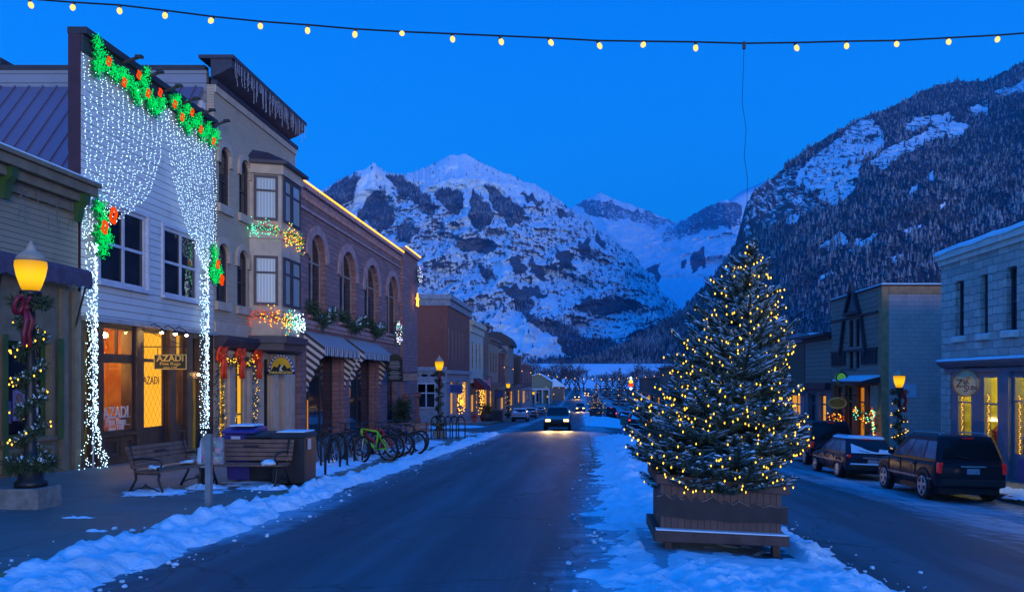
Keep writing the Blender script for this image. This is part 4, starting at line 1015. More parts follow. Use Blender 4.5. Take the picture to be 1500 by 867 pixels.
# ---------------------------------------------------------------- taupe Victorian with bay window
vy0, vy1, vt = 28.40, 36.50, 10.75
vs_ = thing('bay_window_building', 'tall taupe Victorian building with arched windows, dark cornice and two storey bay', 'building', (XL, 32.4, H0(32.4)))
vz = 1.05
def aw(y0, y1, z0, z1): return arch(y0, y1, z0, z1, (y1 - y0) * .42, 8)
AW = [aw(yl(320.5), yl(336), 6.17, 8.25), aw(yl(350.5), yl(364.5), 6.18, 8.25), aw(yl(317), yl(333), 2.72, 4.80), aw(yl(347.5), yl(362), 2.72, 4.83)]
k = MB(); k.wall(T0, rect(vy0, vy1, vz, 10.2), AW, .25); k.build('wall', m_taupe, vs_, fix=False)
for lp in AW:
    window(vs_, T0, lp, m_purp, m_pane, rails=(.42,), q=-.1, fw=.07)
    us = [p[0] for p in lp]; vsx = [p[1] for p in lp]; u0, u1, v1 = min(us), max(us), max(vsx); rs = (u1 - u0) * .42
    hood = [(p[0], p[1]) for p in lp[2:]]; oh = [((u0 + u1) / 2 + (p[0] - (u0 + u1) / 2) * 1.42, v1 - rs + (p[1] - v1 + rs) * 1.6) for p in hood]
    hood2 = [(u1, v1 - rs - .28)] + hood + [(u0, v1 - rs - .28)]; ext = (u1 - u0) * .21
    oh2 = [(u1 + ext, v1 - rs - .28)] + oh + [(u0 - ext, v1 - rs - .28)]
    k = MB(); n = len(hood2)
    k.add([T0(u, v, .0) for u, v in hood2] + [T0(u, v, .09) for u, v in hood2] + [T0(u, v, .0) for u, v in oh2] + [T0(u, v, .09) for u, v in oh2],
          [(n + i, n + i + 1, 3 * n + i + 1, 3 * n + i) for i in range(n - 1)] + [(2 * n + i, 2 * n + i + 1, 3 * n + i + 1, 3 * n + i) for i in range(n - 1)] + [(i, i + 1, n + i + 1, n + i) for i in range(n - 1)])
    k.build('window_hood', m_trimt, vs_)
    k = MB(); k.tbox(T0, u0 - .14, u1 + .14, min(vsx) - .30, min(vsx) - .01, .004, .12); k.build('sill', m_trimt, vs_)
for z0, z1 in ((9.95, 10.2), (1.55, 2.0)): pier(vs_, 'band', vy0, vy1, z0, z1, m_trimt, .004, .07)
k = MB(); k.tbox(T0, vy0 - .02, vy1 + .05, 10.2, 10.36, -.1, .12); k.prism([(0, 10.36), (.34, 10.5), (.62, 10.66), (.72, 10.7), (.72, 11.0), (.0, 11.0)], lambda u, v, q: (XL + u, q, v), vy0 - .25, vy1 - .9)
k.tbox(T0, vy0 - .3, vy1 - .85, 11.0, 11.12, -.4, .80); k.build('cornice', m_purp, vs_)
icicles(vy0 - .1, vy1 - 1.0, 10.98, .78, 46, .3, .95, 'unlit white icicle lights fringing the dark Victorian cornice', 9, m_unlit, .007)
for y in (vy0, vy1 - .2): k = MB(); k.box(XL - 14, XL - .26, y, y + .2, -4, 10.7 if y == vy0 else 10.6); k.build('side_wall', m_greysid, vs_)
k = MB(); k.box(XL - 14, XL - .3, vy0 - .04, vy0 + .26, 10.7, 10.86); k.box(XL - 14, XL - .3, vy0 + .3, vy1, 10.5, 10.6); k.box(XL - 7.6, XL - 14, vy0 + .3, vy1 - .5, 10.6, 11.25); k.build('roof', m_dark, vs_)
k = MB(); k.box(XL - .6, XL - .28, vy0 - .28, vy0 - .02, 9.3, 9.55); k.build('meter_box', m_trimw, vs_)
# the bay
bx = XL + 1.10; by0, by1 = 31.45, 34.0
bay = thing('bay_tmp', '', '') if False else None
lp = [(XL, by0), (bx, by0 + .35), (bx, by1 - .1), (XL, by1)]
def bayloop(off): return [(XL, by0 - off), (bx + off, by0 + .35 - off), (bx + off, by1 - .1 + off * .4), (XL, by1 + off * .4)]
TZ = lambda u, v, q: (u, v, q)
k = MB(); k.prism(bayloop(0), TZ, 1.64, 8.22); bo = k.build('bay', m_trimt, vs_)
for o_, z0, z1 in ((.12, 7.90, 8.26), (.06, 5.42, 5.58), (.06, 2.62, 2.74)): k = MB(); k.prism(bayloop(o_), TZ, z0, z1); k.build('bay_band', m_trimt, bo)
k = MB(); k.prism(bayloop(.14), TZ, 1.12, 1.38); k.prism(bayloop(.30), TZ, 1.38, 1.66); k.build('bay_base', m_purp, bo)
rl = bayloop(.32); ap = [(XL, by0 + .3, 8.88), (XL + .45, by0 + .7, 8.88), (XL + .45, by1 - .6, 8.88), (XL, by1 - .3, 8.88)]
k = MB(); k.prism(rl, TZ, 8.26, 8.38); k.hexa([(*p, 8.38) for p in rl] + ap); k.build('bay_roof', m_purp, bo)
ca = Vec((bx - XL, .35, 0)).normalized()
Tc = lambda u, v, q: (XL + ca.x * u + ca.y * q, by0 + ca.y * u - ca.x * q, v)     # the canted face
Tb = TL(bx)
cl_ = Vec((bx - XL, .35)).length
for z0, z1 in ((6.12, 7.85), (2.85, 4.75)):
    window(bo, Tc, rect(.16, cl_ - .12, z0, z1), m_purp, m_pane_curt, rails=(.66,), q=.035, fw=.1)
    window(bo, Tb, rect(by0 + .5, by0 + 1.25, z0, z1), m_purp, m_pane_curt, rails=(.66,), q=.035, fw=.09)
    window(bo, Tb, rect(by0 + 1.35, by1 - .2, z0, z1), m_purp, m_pane_curt, rails=(.66,), q=.035, fw=.09)
for z0, z1 in ((4.85, 5.4), (1.72, 2.55)):
    k = MB(); k.ring(rect(.14, cl_ - .1, z0, z1), rect(.24, cl_ - .2, z0 + .1, z1 - .1), Tc, .003, .04) if z1 < 3 else None
    k.ring(rect(by0 + .48, by1 - .2, z0, z1), rect(by0 + .58, by1 - .3, z0 + .1, z1 - .1), Tb, .003, .04) if z1 < 3 else None
    if k.v: k.build('bay_panel', m_trimt, bo)
def multi(name, label, cat, loc, pts, cols, r=.024, fol=None):
    t_ = thing(name, label, cat, loc); per = len(pts) // len(cols)
    if fol: fol.build('foliage', m_fir, t_, fix=False)
    for i, (nm, m) in enumerate(cols): bulbs(t_, pts[i * per:(i + 1) * per], m, r, r * 1.3, nm, cap=100 // len(cols))
    return t_
for zc_, cols, lab, sd_ in ((5.72, (('green_bulb', m_bulb_t), ('orange_bulb', m_bulb_r), ('green_bulb', m_bulb_g), ('amber_bulb', m_bulb_a)), 'green and red lit garland round the upper storey of the bay', 1), (2.38, (('orange_bulb', m_bulb_r), ('amber_bulb', m_bulb_a), ('green_bulb', m_bulb_t), ('white_bulb', m_bulb_w)), 'amber and teal lit garland round the lower storey of the bay', 2)):
    rnd = random.Random(sd_); pts = []; fo = MB(); path = []
    for i in range(40):
        f_ = i / 39; u = f_ * (cl_ + by1 - by0 - .4); sag = .16 * math.sin(f_ * 2 * PI * 2) 
        p = Tc(u, zc_ + .05 + sag * .4, .14) if u < cl_ else Tb(by0 + .35 + u - cl_, zc_ - .05 + sag * .4, .14); path.append(p)
    for q_ in range(330):
        f_ = q_ / 330 * 39; i = min(int(f_), 38); p = Vec(path[i]).lerp(Vec(path[i + 1]), f_ - i); pts.append(p + Vec((rnd.gauss(0, .05), rnd.gauss(0, .05), rnd.gauss(-.04, .19))))
    if sd_ == 1: pts = sorted(pts, key=lambda p: (p.x - p.y * 0 + rnd.random() * 1.2)); 
    else: pts = sorted(pts, key=lambda p: p.x + p.y + rnd.random() * 1.4)
    needles(fo, path, .18, 500, .12, .012)
    multi('lit_garland', lab, 'garland', (XL + 1, by0, zc_ - .3), pts, cols, .022, fo)
# ground floor of the Victorian
hb = H0(36)
lit1 = rect(28.86, 29.32, -2.2, .75); lit2 = rect(30.1, 30.95, -2.2, .75); dkd = rect(32.9, 33.5, -2.6, .8); dkd2 = rect(34.3, 34.75, -2.6, .8)
k = MB(); k.wall(T0, rect(vy0, vy1, hb, 1.05), [lit1, lit2, dkd, dkd2], .3); k.build('shop_front', m_trimt, vs_, fix=False)
for i, lp in enumerate((lit1, lit2)):
    window(vs_, T0, lp, mat('yellow_door_frame', (.42, .26, .035), .5), m_lit_y if i == 0 else m_pane, rails=(.3, .8), fw=.09, name='door', q=-.12)
k = MB(); k.tbox(T0, 30.62, 30.86, -2.0, .55, -.118, -.10); k.build('lit_sidelight', m_lit_y, vs_)
for lp in (dkd, dkd2): window(vs_, T0, lp, m_dark, m_pane, rails=(.25,), fw=.06, name='door', q=-.15)
for y0, y1 in ((29.42, 29.9), (31.2, 31.42), (33.55, 34.2), (34.85, 35.6)): pier(vs_, 'pilaster', y0, y1, hb, 1.0, m_trimt, .004, .12)
k = MB(); k.prism([(0.004, 1.05), (.28, 1.12), (.46, 1.36), (.46, 1.52), (0.004, 1.52)], lambda u, v, q: (XL + u, q, v), vy0, vy1); k.build('shop_cornice', m_purp, vs_)
# evergreen garlands framing its door
def bow(parent, c, s_, m, tail=.9, dirx=None):
    k = MB(); c = Vec(c)
    for sg_ in (-1, 1):
        ring = [c + Vec((.05 * math.sin(a), sg_ * s_ * (.05 + .55 * (1 - math.cos(a)) / 2), s_ * .42 * math.sin(a) + s_ * .12 * (1 - math.cos(a)))) for a in [2 * PI * i / 12 for i in range(12)]]
        k.tube(ring, s_ * .13, 5, closed=True)
        k.tube([c + Vec((.04, sg_ * s_ * .05, 0)), c + Vec((.10, sg_ * s_ * .22, -s_ * tail * .5)), c + Vec((.05, sg_ * s_ * .18, -s_ * tail)), c + Vec((.07, sg_ * s_ * .26, -s_ * tail * 1.5))], [s_ * .10, s_ * .15, s_ * .14, s_ * .10], 5)
    k.ball(c + Vec((.06, 0, 0)), s_ * .16, 8, 5)
    return k.build('bow', m, parent, smooth=True)
gt = thing('door_garland', 'evergreen garland with small lights and three red bows framing the Victorian doorway', 'garland', (XL + .3, 30.5, W(XL, 30)))
fo = MB(); pts = []; rnd = random.Random(11)
xg = XL + .14
paths = [[(xg, 28.5 + .05 * math.sin(i), 1.0 - i * .28) for i in range(13)], [(xg, 31.55 + .06 * math.sin(i * 1.3), 1.0 - i * .28) for i in range(13)],
         [(xg, 28.5 + 1.5 * i / 8, .95 - .35 * math.sin(PI * i / 8)) for i in range(9)], [(xg, 30.0 + 1.55 * i / 8, .95 - .4 * math.sin(PI * i / 8)) for i in range(9)], [(xg, 30.0, .95 - i * .12) for i in range(5)]]
for p in paths:
    needles(fo, p, .26, 460, .15, .016)
    for i in range(46):
        f_ = rnd.random() * (len(p) - 1); j = min(int(f_), len(p) - 2); pts.append(Vec(p[j]).lerp(Vec(p[j + 1]), f_ - j) + Vec((rnd.uniform(.02, .16), rnd.gauss(0, .1), rnd.gauss(0, .05))))
fo.build('foliage', m_fir, gt, fix=False); bulbs(gt, pts, m_bulb_y, .014, .02)
for y in (28.45, 30.0, 31.6): bow(gt, (xg + .12, y, .80), .52, m_red, 1.0)
# half-round shop sign
ps = thing('half_round_sign', 'half round blue checked sign with yellow sun and mountain, hung under the bay', 'sign', (XL + 1.2, 33.4, .3))
q0, q1 = P(392, 548, 33.2), P(433, 519, 33.2); cx = (q0.x + q1.x) / 2; rw = (q1.x - q0.x) / 2; rh = q1.z - q0.z
def half(r1, r2, z0): return [(cx + rw * r1 * math.cos(PI * i / 20), z0 + rh * r2 * math.sin(PI * i / 20)) for i in range(21)]
k = MB(); k.prism(half(1, 1, q0.z), TF(33.2), 0, .05); k.build('board', mat('sign_blue', (.05, .07, .32), .5), ps)
k = MB(); k.prism(half(.74, .70, q0.z + rh * .16), TF(33.2), .05, .058); k.build('sun_panel', mat('sign_yellow', (.72, .48, .04), .5), ps)
k = MB()
for i in range(13):
    a = PI * (i + .5) / 13; k.tbox(TF(33.2), cx + rw * .87 * math.cos(a) - .035, cx + rw * .87 * math.cos(a) + .035, q0.z + rh * .86 * math.sin(a) + .03, q0.z + rh * .86 * math.sin(a) + .10, .05, .06)
k.build('checker', mat('sign_white', (.7, .7, .75), .5), ps)
zb = q0.z + rh * .16; 
k = MB(); k.prism([(cx + rw * u, zb + rh * v) for u, v in ((-.74, 0), (.74, 0), (.62, .18), (.45, .12), (.25, .32), (.08, .2), (-.1, .38), (-.3, .18), (-.5, .26))], TF(33.2), .058, .066); k.build('mountain_cutout', m_black, ps)
k = MB(); k.prism([(cx + rw * u, zb + rh * v) for u, v in ((-.1, .0), (.12, .0), (.02, .14), (.14, .24), (.08, .3), (-.06, .2), (-.12, .1))], TF(33.2), .066, .07); k.build('river_cutout', mat('sign_white2', (.7, .72, .8), .5), ps)
k = MB(); k.tbox(TF(33.2), q0.x, q1.x, q0.z, zb - .01, .05, .06); k.build('name_strip', mat('sign_navy', (.015, .02, .08), .5), ps)
text('PARAGON', .135, mat('sign_yellow_paint', (.8, .65, .1), .5), ps, frame_mtx((cx, 33.128, (q0.z + zb) / 2), (1, 0, 0), (0, 0, 1)), 'sign_lettering', sx=1.45, offset=.003)
k = MB(); k.tube([(XL, 33.2, q1.z + .05), (q1.x, 33.2, q1.z + .05)], .02, 6); k.build('sign_bracket', m_black, ps)

# ---------------------------------------------------------------- purple sandstone block
py0, py1, pt = 36.52, 62.6, 8.85
pb = thing('sandstone_building', 'purple sandstone block with tall arched windows, striped awnings and amber roofline lights', 'building', (XL, 49, H0(49)))
hb = H0(62)
AW = [arch(yl(452), yl(477), 3.0, 6.95, (yl(477) - yl(452)) * .5), arch(yl(497.5), yl(521.5), 3.0, 6.95, 1.55), arch(yl(534), yl(555.5), 3.0, 6.95, 1.75), arch(yl(567), yl(583.5), 3.0, 6.95, 1.6)]
O1 = rect(37.95, 43.1, hb - .2, 1.75); O2 = rect(44.9, 50.6, hb - .2, 1.75); O3 = rect(53.6, 56.4, hb - .2, 1.3); O4 = arch(58.9, 61.7, hb - .2, 1.3, 1.3)
k = MB(); k.wall(T0, rect(py0, py1, hb, pt - .4), AW + [O1, O2, O3, O4], .45); k.build('wall', m_sand, pb, fix=False)
m_tanw = mat('tan_window_frame', (.30, .24, .20), .6)
for lp in AW:
    o = window(pb, T0, lp, m_tanw, m_pane, mull=(.5,), rails=(.66,), q=-.3, fw=.12)
    us = [p[0] for p in lp]; c = MB(); c.ring(grow(lp, .26)[2:] + [], lp[2:] + [], T0, -.02, .07) if False else None
    n = len(lp); o_ = grow(lp, .42); A, B = lp[2:], o_[2:]; m_ = len(A)
    c.add([T0(u, v, .0) for u, v in A] + [T0(u, v, .08) for u, v in A] + [T0(u, v, .0) for u, v in B] + [T0(u, v, .08) for u, v in B],
          [(m_ + i, m_ + i + 1, 3 * m_ + i + 1, 3 * m_ + i) for i in range(m_ - 1)] + [(2 * m_ + i, 2 * m_ + i + 1, 3 * m_ + i + 1, 3 * m_ + i) for i in range(m_ - 1)] + [(i, i + 1, m_ + i + 1, m_ + i) for i in range(m_ - 1)])
    c.build('arch_surround', m_sandt, pb)
    c = MB(); c.tbox(T0, min(us) - .2, max(us) + .2, 2.86, 2.99, -.3, .14); c.build('sill', m_sandt, pb)
for z0, z1, q in ((2.55, 2.72, .16), (2.36, 2.55, .08), (7.75, 7.88, .10)): pier(pb, 'belt_course', py0, py1 + .05, z0, z1, m_sandt, .004, q)
k = MB(); k.tbox(T0, py0, 57.6, pt - .4, pt - .22, -.35, .12); k.tbox(T0, py0, 57.6, pt - .22, pt, -.35, .30)
for i in range(58): y = py0 + .15 + i * .36; k.tbox(T0, y, y + .16, pt - .62, pt - .4, .004, .12)
k.build('cornice', m_sandt, pb)
k = MB(); k.tbox(T0, 57.7, py1 + .2, hb, 9.02, .004, .22); k.build('corner_pier', m_sand, pb)
k = MB(); k.tbox(T0, 57.55, py1 + .35, 9.02, 9.28, -.5, .42); k.build('pier_cap', m_sandt, pb)
k = MB(); k.box(XL - 16, XL - .46, py1 - .3, py1, hb, pt - .1); k.box(XL - 16, XL - .46, py0 + .01, py0 + .3, hb, pt - .1); k.box(XL - 16, XL - .36, py0, py1, pt - .5, pt - .3); k.build('roof', m_sand, pb)
for lp, ms in ((O1, (.28, .62)), (O2, (.25, .55))):
    window(pb, T0, lp, m_dark, m_pane, mull=ms, rails=(.74,), q=-.4, fw=.12, name='shop_window')
m_lit_s = emit('lit_slit_curtain', (1, .36, .02), 1.0)
for y, z0, z1 in ((46.4, -1.0, .6), (39.6, -.1, .25), (39.3, -2.6, -1.0)):
    k = MB(); k.tbox(T0, y, y + .14, z0, z1, -.39, -.375); k.build('lit_slit', m_lit_s, pb)
o = window(pb, T0, O3, m_dark, m_pane, mull=(.5,), q=-.3, fw=.14, name='entrance_door')
k = MB(); k.tbox(T0, 53.75, 54.3, -2.0, .9, -.29, -.28); k.build('lit_curtain', m_lit_y, o)
window(pb, T0, O4, m_dark, m_pane, mull=(.5,), q=-.4, fw=.14, name='entrance_arch')
for y in (58.3, 62.2):
    k = MB(); k.lathe([(.34, hb), (.34, -2.9), (.24, -2.8), (.22, -1.4), (.34, -1.3), (.36, -1.0)], (XL + .25, y, 0), 12); k.build('column', mat('red_sandstone', (.23, .10, .09), .85), pb)
for y0, y1 in ((36.6, 37.5), (43.4, 44.6), (51.0, 53.2)): pier(pb, 'rough_pier', y0, y1, hb, 1.8, m_sand, .004, .16)
def stripes():
    m, t, b = nodes('striped_canvas'); gp = t.nodes.new('ShaderNodeNewGeometry'); s = t.nodes.new('ShaderNodeSeparateXYZ'); t.links.new(gp.outputs['Position'], s.inputs[0])
    a = math2(t, 'SINE', math2(t, 'MULTIPLY', math2(t, 'ADD', s.outputs[1], math2(t, 'MULTIPLY', s.outputs[0], .0)), 2 * PI / .30))
    t.links.new(mixc(t, smooth(t, a, -.25, .25), (.52, .48, .48), (.08, .07, .085)), b.inputs['Base Color']); b.inputs['Roughness'].default_value = .9; return m
m_stripe = stripes()
def stripes2():
    m, t, b = nodes('striped_drape'); gp = t.nodes.new('ShaderNodeNewGeometry'); s = t.nodes.new('ShaderNodeSeparateXYZ'); t.links.new(gp.outputs['Position'], s.inputs[0])
    a = math2(t, 'SINE', math2(t, 'MULTIPLY', math2(t, 'ADD', s.outputs[2], math2(t, 'MULTIPLY', s.outputs[0], .75)), 2 * PI / .34))
    t.links.new(mixc(t, smooth(t, a, -.2, .2), (.56, .52, .52), (.05, .045, .06)), b.inputs['Base Color']); b.inputs['Roughness'].default_value = .9; return m
m_drape = stripes2()
for y0, y1 in ((37.6, 43.5), (44.5, 51.1)):
    k = MB(); n = 40
    prof = [(.02, 2.20), (.95, 1.52), (.97, 1.50), (.97, 1.12)]
    vs2 = []
    for i in range(n + 1):
        y = y0 + (y1 - y0) * i / n
        for j, (q, z) in enumerate(prof): vs2.append((XL + q + (.02 * math.sin(i * 1.9) if j == 3 else 0), y, z - (.06 * abs(math.sin(i * PI / 2.0)) if j == 3 else 0)))
    k.add(vs2, [(4 * i + j, 4 * i + j + 1, 4 * i + j + 5, 4 * i + j + 4) for i in range(n) for j in range(3)]); aw_ = k.build('awning', m_stripe, pb, fix=False)
    for y in (y0 - .02, y1 + .02):
        outl = [(.02, 2.2), (.97, 1.5), (.99, 1.1)] + [(.97 - .85 * f_ + .07 * math.sin(f_ * 22), 1.1 - 1.7 * f_ ** 1.25) for f_ in np.linspace(0, 1, 16)] + [(.02, -.7)]
        k = MB(); k.prism(outl, lambda u, v, q: (XL + u, q + .10 * math.sin(u * 9) * 0, v), y - .02, y + .02); k.build('awning_drape', m_drape, aw_)
# amber roofline string
rl_ = thing('roofline_lights', 'row of amber bulbs along the sandstone roofline', 'light string', (XL + .35, 49, pt))
bulbs(rl_, [(XL + .33, y, pt + .04) for y in np.arange(py0 + .1, 57.5, .26)], m_bulb_a, .05, .05)
k = MB(); k.tube([(XL + .30, y, pt + .015) for y in np.linspace(py0, 57.5, 8)], .012, 4); k.build('wire', m_wire, rl_)
rl_ = thing('roofline_lights', 'short row of amber bulbs on the raised corner pier', 'light string', (XL + .5, 60, 9.3))
bulbs(rl_, [(XL + .45, y, 9.32) for y in np.arange(57.6, py1 + .3, .26)], m_bulb_a, .05, .05)
# sill greenery, wreath, star
for i, (y0, y1, lab) in enumerate(((yl(447), yl(485), 'evergreen swag on the sill of the first arched window'), (yl(496), yl(527), 'evergreen swag on the sill of the second arched window'), (yl(535), yl(557), 'evergreen swag on the sill of the third arched window'))):
    t_ = thing('sill_garland', lab, 'garland', (XL + .2, (y0 + y1) / 2, 2.75)); fo = MB(); sn_ = MB(); rnd = random.Random(i)
    path = [(XL + .2, y0 + (y1 - y0) * j / 10, 3.05 + .28 * math.cos(j / 10 * 2 * PI) + rnd.uniform(-.06, .06)) for j in range(11)]
    needles(fo, path, .42, 900, .26, .03); needles(sn_, path[5:], .45, 60, .16, .05, up=1.2)
    fo.build('foliage', m_fir, t_, fix=False); sn_.build('snow', m_snow_thin, t_, fix=False)
def wreath(label, c, rr, cols, seed, plane='x', r=.024, n=160):
    c = Vec(c); t_ = thing('lit_wreath', label, 'wreath', c - Vec((0, 0, rr))); rnd = random.Random(seed); fo = MB()
    path = [c + (Vec((.0, rr * .8 * math.cos(a), rr * .8 * math.sin(a))) if plane == 'x' else Vec((rr * .8 * math.cos(a), 0, rr * .8 * math.sin(a)))) for a in [2 * PI * i / 16 for i in range(17)]]
    needles(fo, path, rr * .3, 300, rr * .35, .02); fo.build('foliage', m_fir, t_, fix=False)
    per = n // len(cols)
    for nm, m in cols:
        pts = []
        for _ in range(per):
            f_ = rnd.random() * 16; i = int(f_); pts.append(Vec(path[i]).lerp(Vec(path[i + 1]), f_ - i) + Vec((rnd.uniform(0.02, .2) if plane == 'x' else rnd.gauss(0, .06), rnd.gauss(0, rr * .17) if plane == 'x' else -rnd.uniform(.02, .2), rnd.gauss(0, rr * .17))))
        bulbs(t_, pts, m, r, None, nm)
    return t_
y = yl(575); wreath('multicoloured lit wreath on the sandstone belt course', (XL + .35, y, zz(486, y)), .72, (('white_bulb', m_bulb_w), ('teal_bulb', m_bulb_t), ('red_bulb', m_bulb_r), ('violet_bulb', m_bulb_m)), 3)
y = 61.4; t_ = wreath('tall violet and white lit spray high on the sandstone corner', (XL + .6, y, zz(402, 61.4)), .6, (('violet_bulb', m_bulb_m), ('white_bulb', m_bulb_w)), 4, r=.02, n=70)
star = thing('lit_star', 'small amber star lamp on the sandstone corner', 'star lamp', (XL + .5, 61.2, zz(440, 61.2) - .4))
k = MB(); pl = []
for i in range(10): a = PI / 2 + i * PI / 5; rr = .55 if i % 2 == 0 else .22; pl.append((61.2 + rr * math.cos(a), zz(440, 61.2) + rr * math.sin(a)))
k.ring(pl, grow(pl, -.16), T0, .5, .58); k.build('star_outline', m_bulb_a, star)
k = MB(); k.bar((XL + .2, 61.2, zz(440, 61.2)), (XL + .54, 61.2, zz(440, 61.2)), .05); k.build('hook', m_black, star)
# black notice board hung out from the wall
nb = thing('notice_board', 'black hanging board with rows of pale lines and an arched crest, by the sandstone corner', 'sign', (XL + .9, 50.5, .2))
YB = 50.5; q0, q1 = P(567, 559, YB), P(590, 527, YB)
k = MB(); k.tbox(TF(YB), q0.x, q1.x, q0.z, q1.z, 0, .06); k.build('board', mat('board_black', (.012, .012, .014), .5), nb, bevel=.02)
k = MB(); k.prism([((q0.x + q1.x) / 2 + (q1.x - q0.x) * .45 * math.cos(PI * i / 12), q1.z + .36 * math.sin(PI * i / 12)) for i in range(13)], TF(YB), 0, .05); k.build('crest', mat('board_green', (.03, .03, .014), .5), nb)
k = MB(); rnd = random.Random(3)
for i in range(13):
    z = q1.z - .10 - i * (q1.z - q0.z - .2) / 13
    if i == 6: continue
    hw = (q1.x - q0.x) * rnd.uniform(.22, .42); c_ = (q0.x + q1.x) / 2; k.tbox(TF(YB), c_ - hw, c_ + hw, z - .018, z + .018, .062, .066)
k.build('faded_lines', mat('board_paint', (.42, .40, .36), .6, .6, 40), nb)
k = MB(); k.tube([(XL, YB, q1.z + .08), (q1.x, YB, q1.z + .08)], .03, 6); k.build('sign_bracket', m_black, nb)
ws2 = thing('wooden_sign', 'pale narrow wooden sign hung beyond the notice board', 'sign', (XL + 1.0, 57, -.2))
q0, q1 = P(591, 557, 57), P(612, 547, 57); k = MB(); k.tbox(TF(57), q0.x, q1.x, q0.z, q1.z, 0, .06); k.build('board', mat('pale_board', (.26, .22, .22), .7), ws2)
k = MB(); k.tube([(XL, 57, q1.z + .06), (q1.x, 57, q1.z + .06)], .03, 6); k.build('sign_bracket', m_black, ws2)
sh = thing('potted_shrub', 'dark evergreen shrub in a tub against the sandstone wall', 'plant', (XL + .9, 54.3, W(XL, 54)))
k = MB(); k.lathe([(.3, 0), (.38, .5), (.34, .5)], (XL + .9, 54.3, W(XL, 54)), 12); k.build('tub', m_dark, sh)
k = MB(); needles(k, [(XL + .9, 54.3, W(XL, 54) + .6), (XL + .9, 54.3, W(XL, 54) + 1.7)], .9, 900, .3, .04); k.build('foliage', m_fir, sh, fix=False)

# ---------------------------------------------------------------- buildings further along
def shop(name, label, y0, y1, top, wm, trim, x=XL, side=1, depth=14, split=None, wins=(), sidewins=(), low=None, corn=.5, lits=(), wm2=None, cmat=None, sidecol=None):
    """a two storey shop block: upper wall with windows, shop front below split"""
    side = -1 if x < 0 else 1
    T = TL(x) if side < 0 else TR(x); sg_ = -1 if side < 0 else 1
    hb = H0(y1) - .6 if side < 0 else W(XR, y1) - .5; split = split if split is not None else top - 4
    b = thing(name, label, 'building', (x, (y0 + y1) / 2, hb))
    lps = [rect(*w_) if len(w_) == 4 else arch(*w_) for w_ in wins]
    k = MB(); k.wall(T, rect(y0, y1, split, top), lps, .3); k.build('wall', wm, b, fix=False)
    for lp in lps: window(b, T, lp, trim, wm2 or m_pane, rails=(.5,), q=-.12, fw=.1)
    ll = [rect(*w_) for w_ in lits]
    k = MB(); k.wall(T, rect(y0, y1, hb, split - .01), ll, .4); k.build('shop_front', low or trim, b, fix=False)
    for i, lp in enumerate(ll): window(b, T, lp, low or trim, m_lit_d if i % 2 == 0 else m_pane, mull=(.5,), rails=(.75,), q=-.25, fw=.12, name='shop_window')
    k = MB(); k.tbox(T, y0, y1, split - .35, split + .02, .004, .35); k.build('shop_cornice', cmat or trim, b)
    k = MB(); k.tbox(T, y0 - .05, y1 + .05, top - corn, top - corn * .4, -.2, .18); k.tbox(T, y0 - .1, y1 + .1, top - corn * .4, top + .05, -.2, .45)
    k.build('cornice', cmat or trim, b)
    k = MB(); xs_ = sorted((x + sg_ * .31, x + sg_ * depth)); k.box(xs_[0], xs_[1], y0, y1, hb, top - .05); k.build('side_wall', sidecol or wm, b)
    k = MB(); k.box(xs_[0], xs_[1], y0 + .1, y1 - .1, top - .045, top + .1); k.build('roof_snow', m_snow_thin, b)
    return b, T
m_lit_d = emit('dim_warm_shop_light', (1, .42, .06), .75)
m_brick = bricks('brown_brick', (.27, .085, .06), (.20, .065, .05), (.16, .08, .065), .24, .085, .012, .9)
m_redbrick = bricks('red_brick', (.22, .06, .055), (.17, .05, .05), (.13, .08, .08), .24, .085, .012, .9)
m_bluew = mat('blue_grey_trim', (.24, .27, .33), .6)
m_cream = mat('cream_wall', (.40, .40, .36), .7, .15, 1.2, .1, 20); m_lime = mat('pale_green_wall', (.42, .45, .32), .7, .15, 1.2); m_brn = mat('brown_wall', (.16, .12, .105), .7)
bb, Tq = shop('brick_building', 'brown brick corner building with bracketed cornice and blue grey shop front', 78.2, 94.0, 8.0, m_brick, m_bluew, split=.85, depth=15,
     wins=[(yl(655.5) + .6 + i * 2.35, yl(655.5) + 1.25 + i * 2.35, 1.9, 5.0) for i in range(5)], wm2=pane_mat('pale_blind_glass', (.42, .47, .52)), low=m_bluew, corn=1.0, lits=[(80, 83, -3.6, -.2), (84, 87, -3.6, -.2), (88.5, 92.5, -3.4, -.2)], sidecol=m_brick)
# its side wall shop window, cornice and trim face the camera across the side street
TFb = TF(78.2)
k = MB(); k.tbox(TFb, XL - 15, XL + .45, 7.6, 8.05, .003, .35); k.tbox(TFb, XL - 15, XL + .3, 7.0, 7.6, .003, .12); k.build('side_cornice', m_bluew, bb)
for i in range(14):
    x = XL - .3 - i * 1.0; k = MB(); k.tbox(TFb, x - .3, x, 7.1, 7.55, .125, .22); k.build('side_bracket', m_bluew, bb)
k = MB(); k.tbox(TFb, XL - 6, XL, .75, 1.15, .003, .3); k.tbox(TFb, XL - 6, XL, .0, .75, .003, .08); k.build('side_fascia', m_bluew, bb)
swl = rect(XL - 2.9, XL - 1.05, -2.8, -.35)
k = MB(); k.tbox(TFb, XL - 6, XL + .02, -4.6, 0, .003, .10); k.build('side_shop_front', m_bluew, bb)
o = window(bb, TFb, swl, mat('pale_blue_trim', (.40, .44, .52), .6), m_pane, mull=(.5,), rails=(.6,), q=.15, fw=.14, name='side_window')
k = MB(); k.tbox(TFb, XL - 2.75, XL - 1.2, -1.25, -.5, .142, .15); k.build('blind', mat('grey_blind', (.25, .30, .30), .6), o)
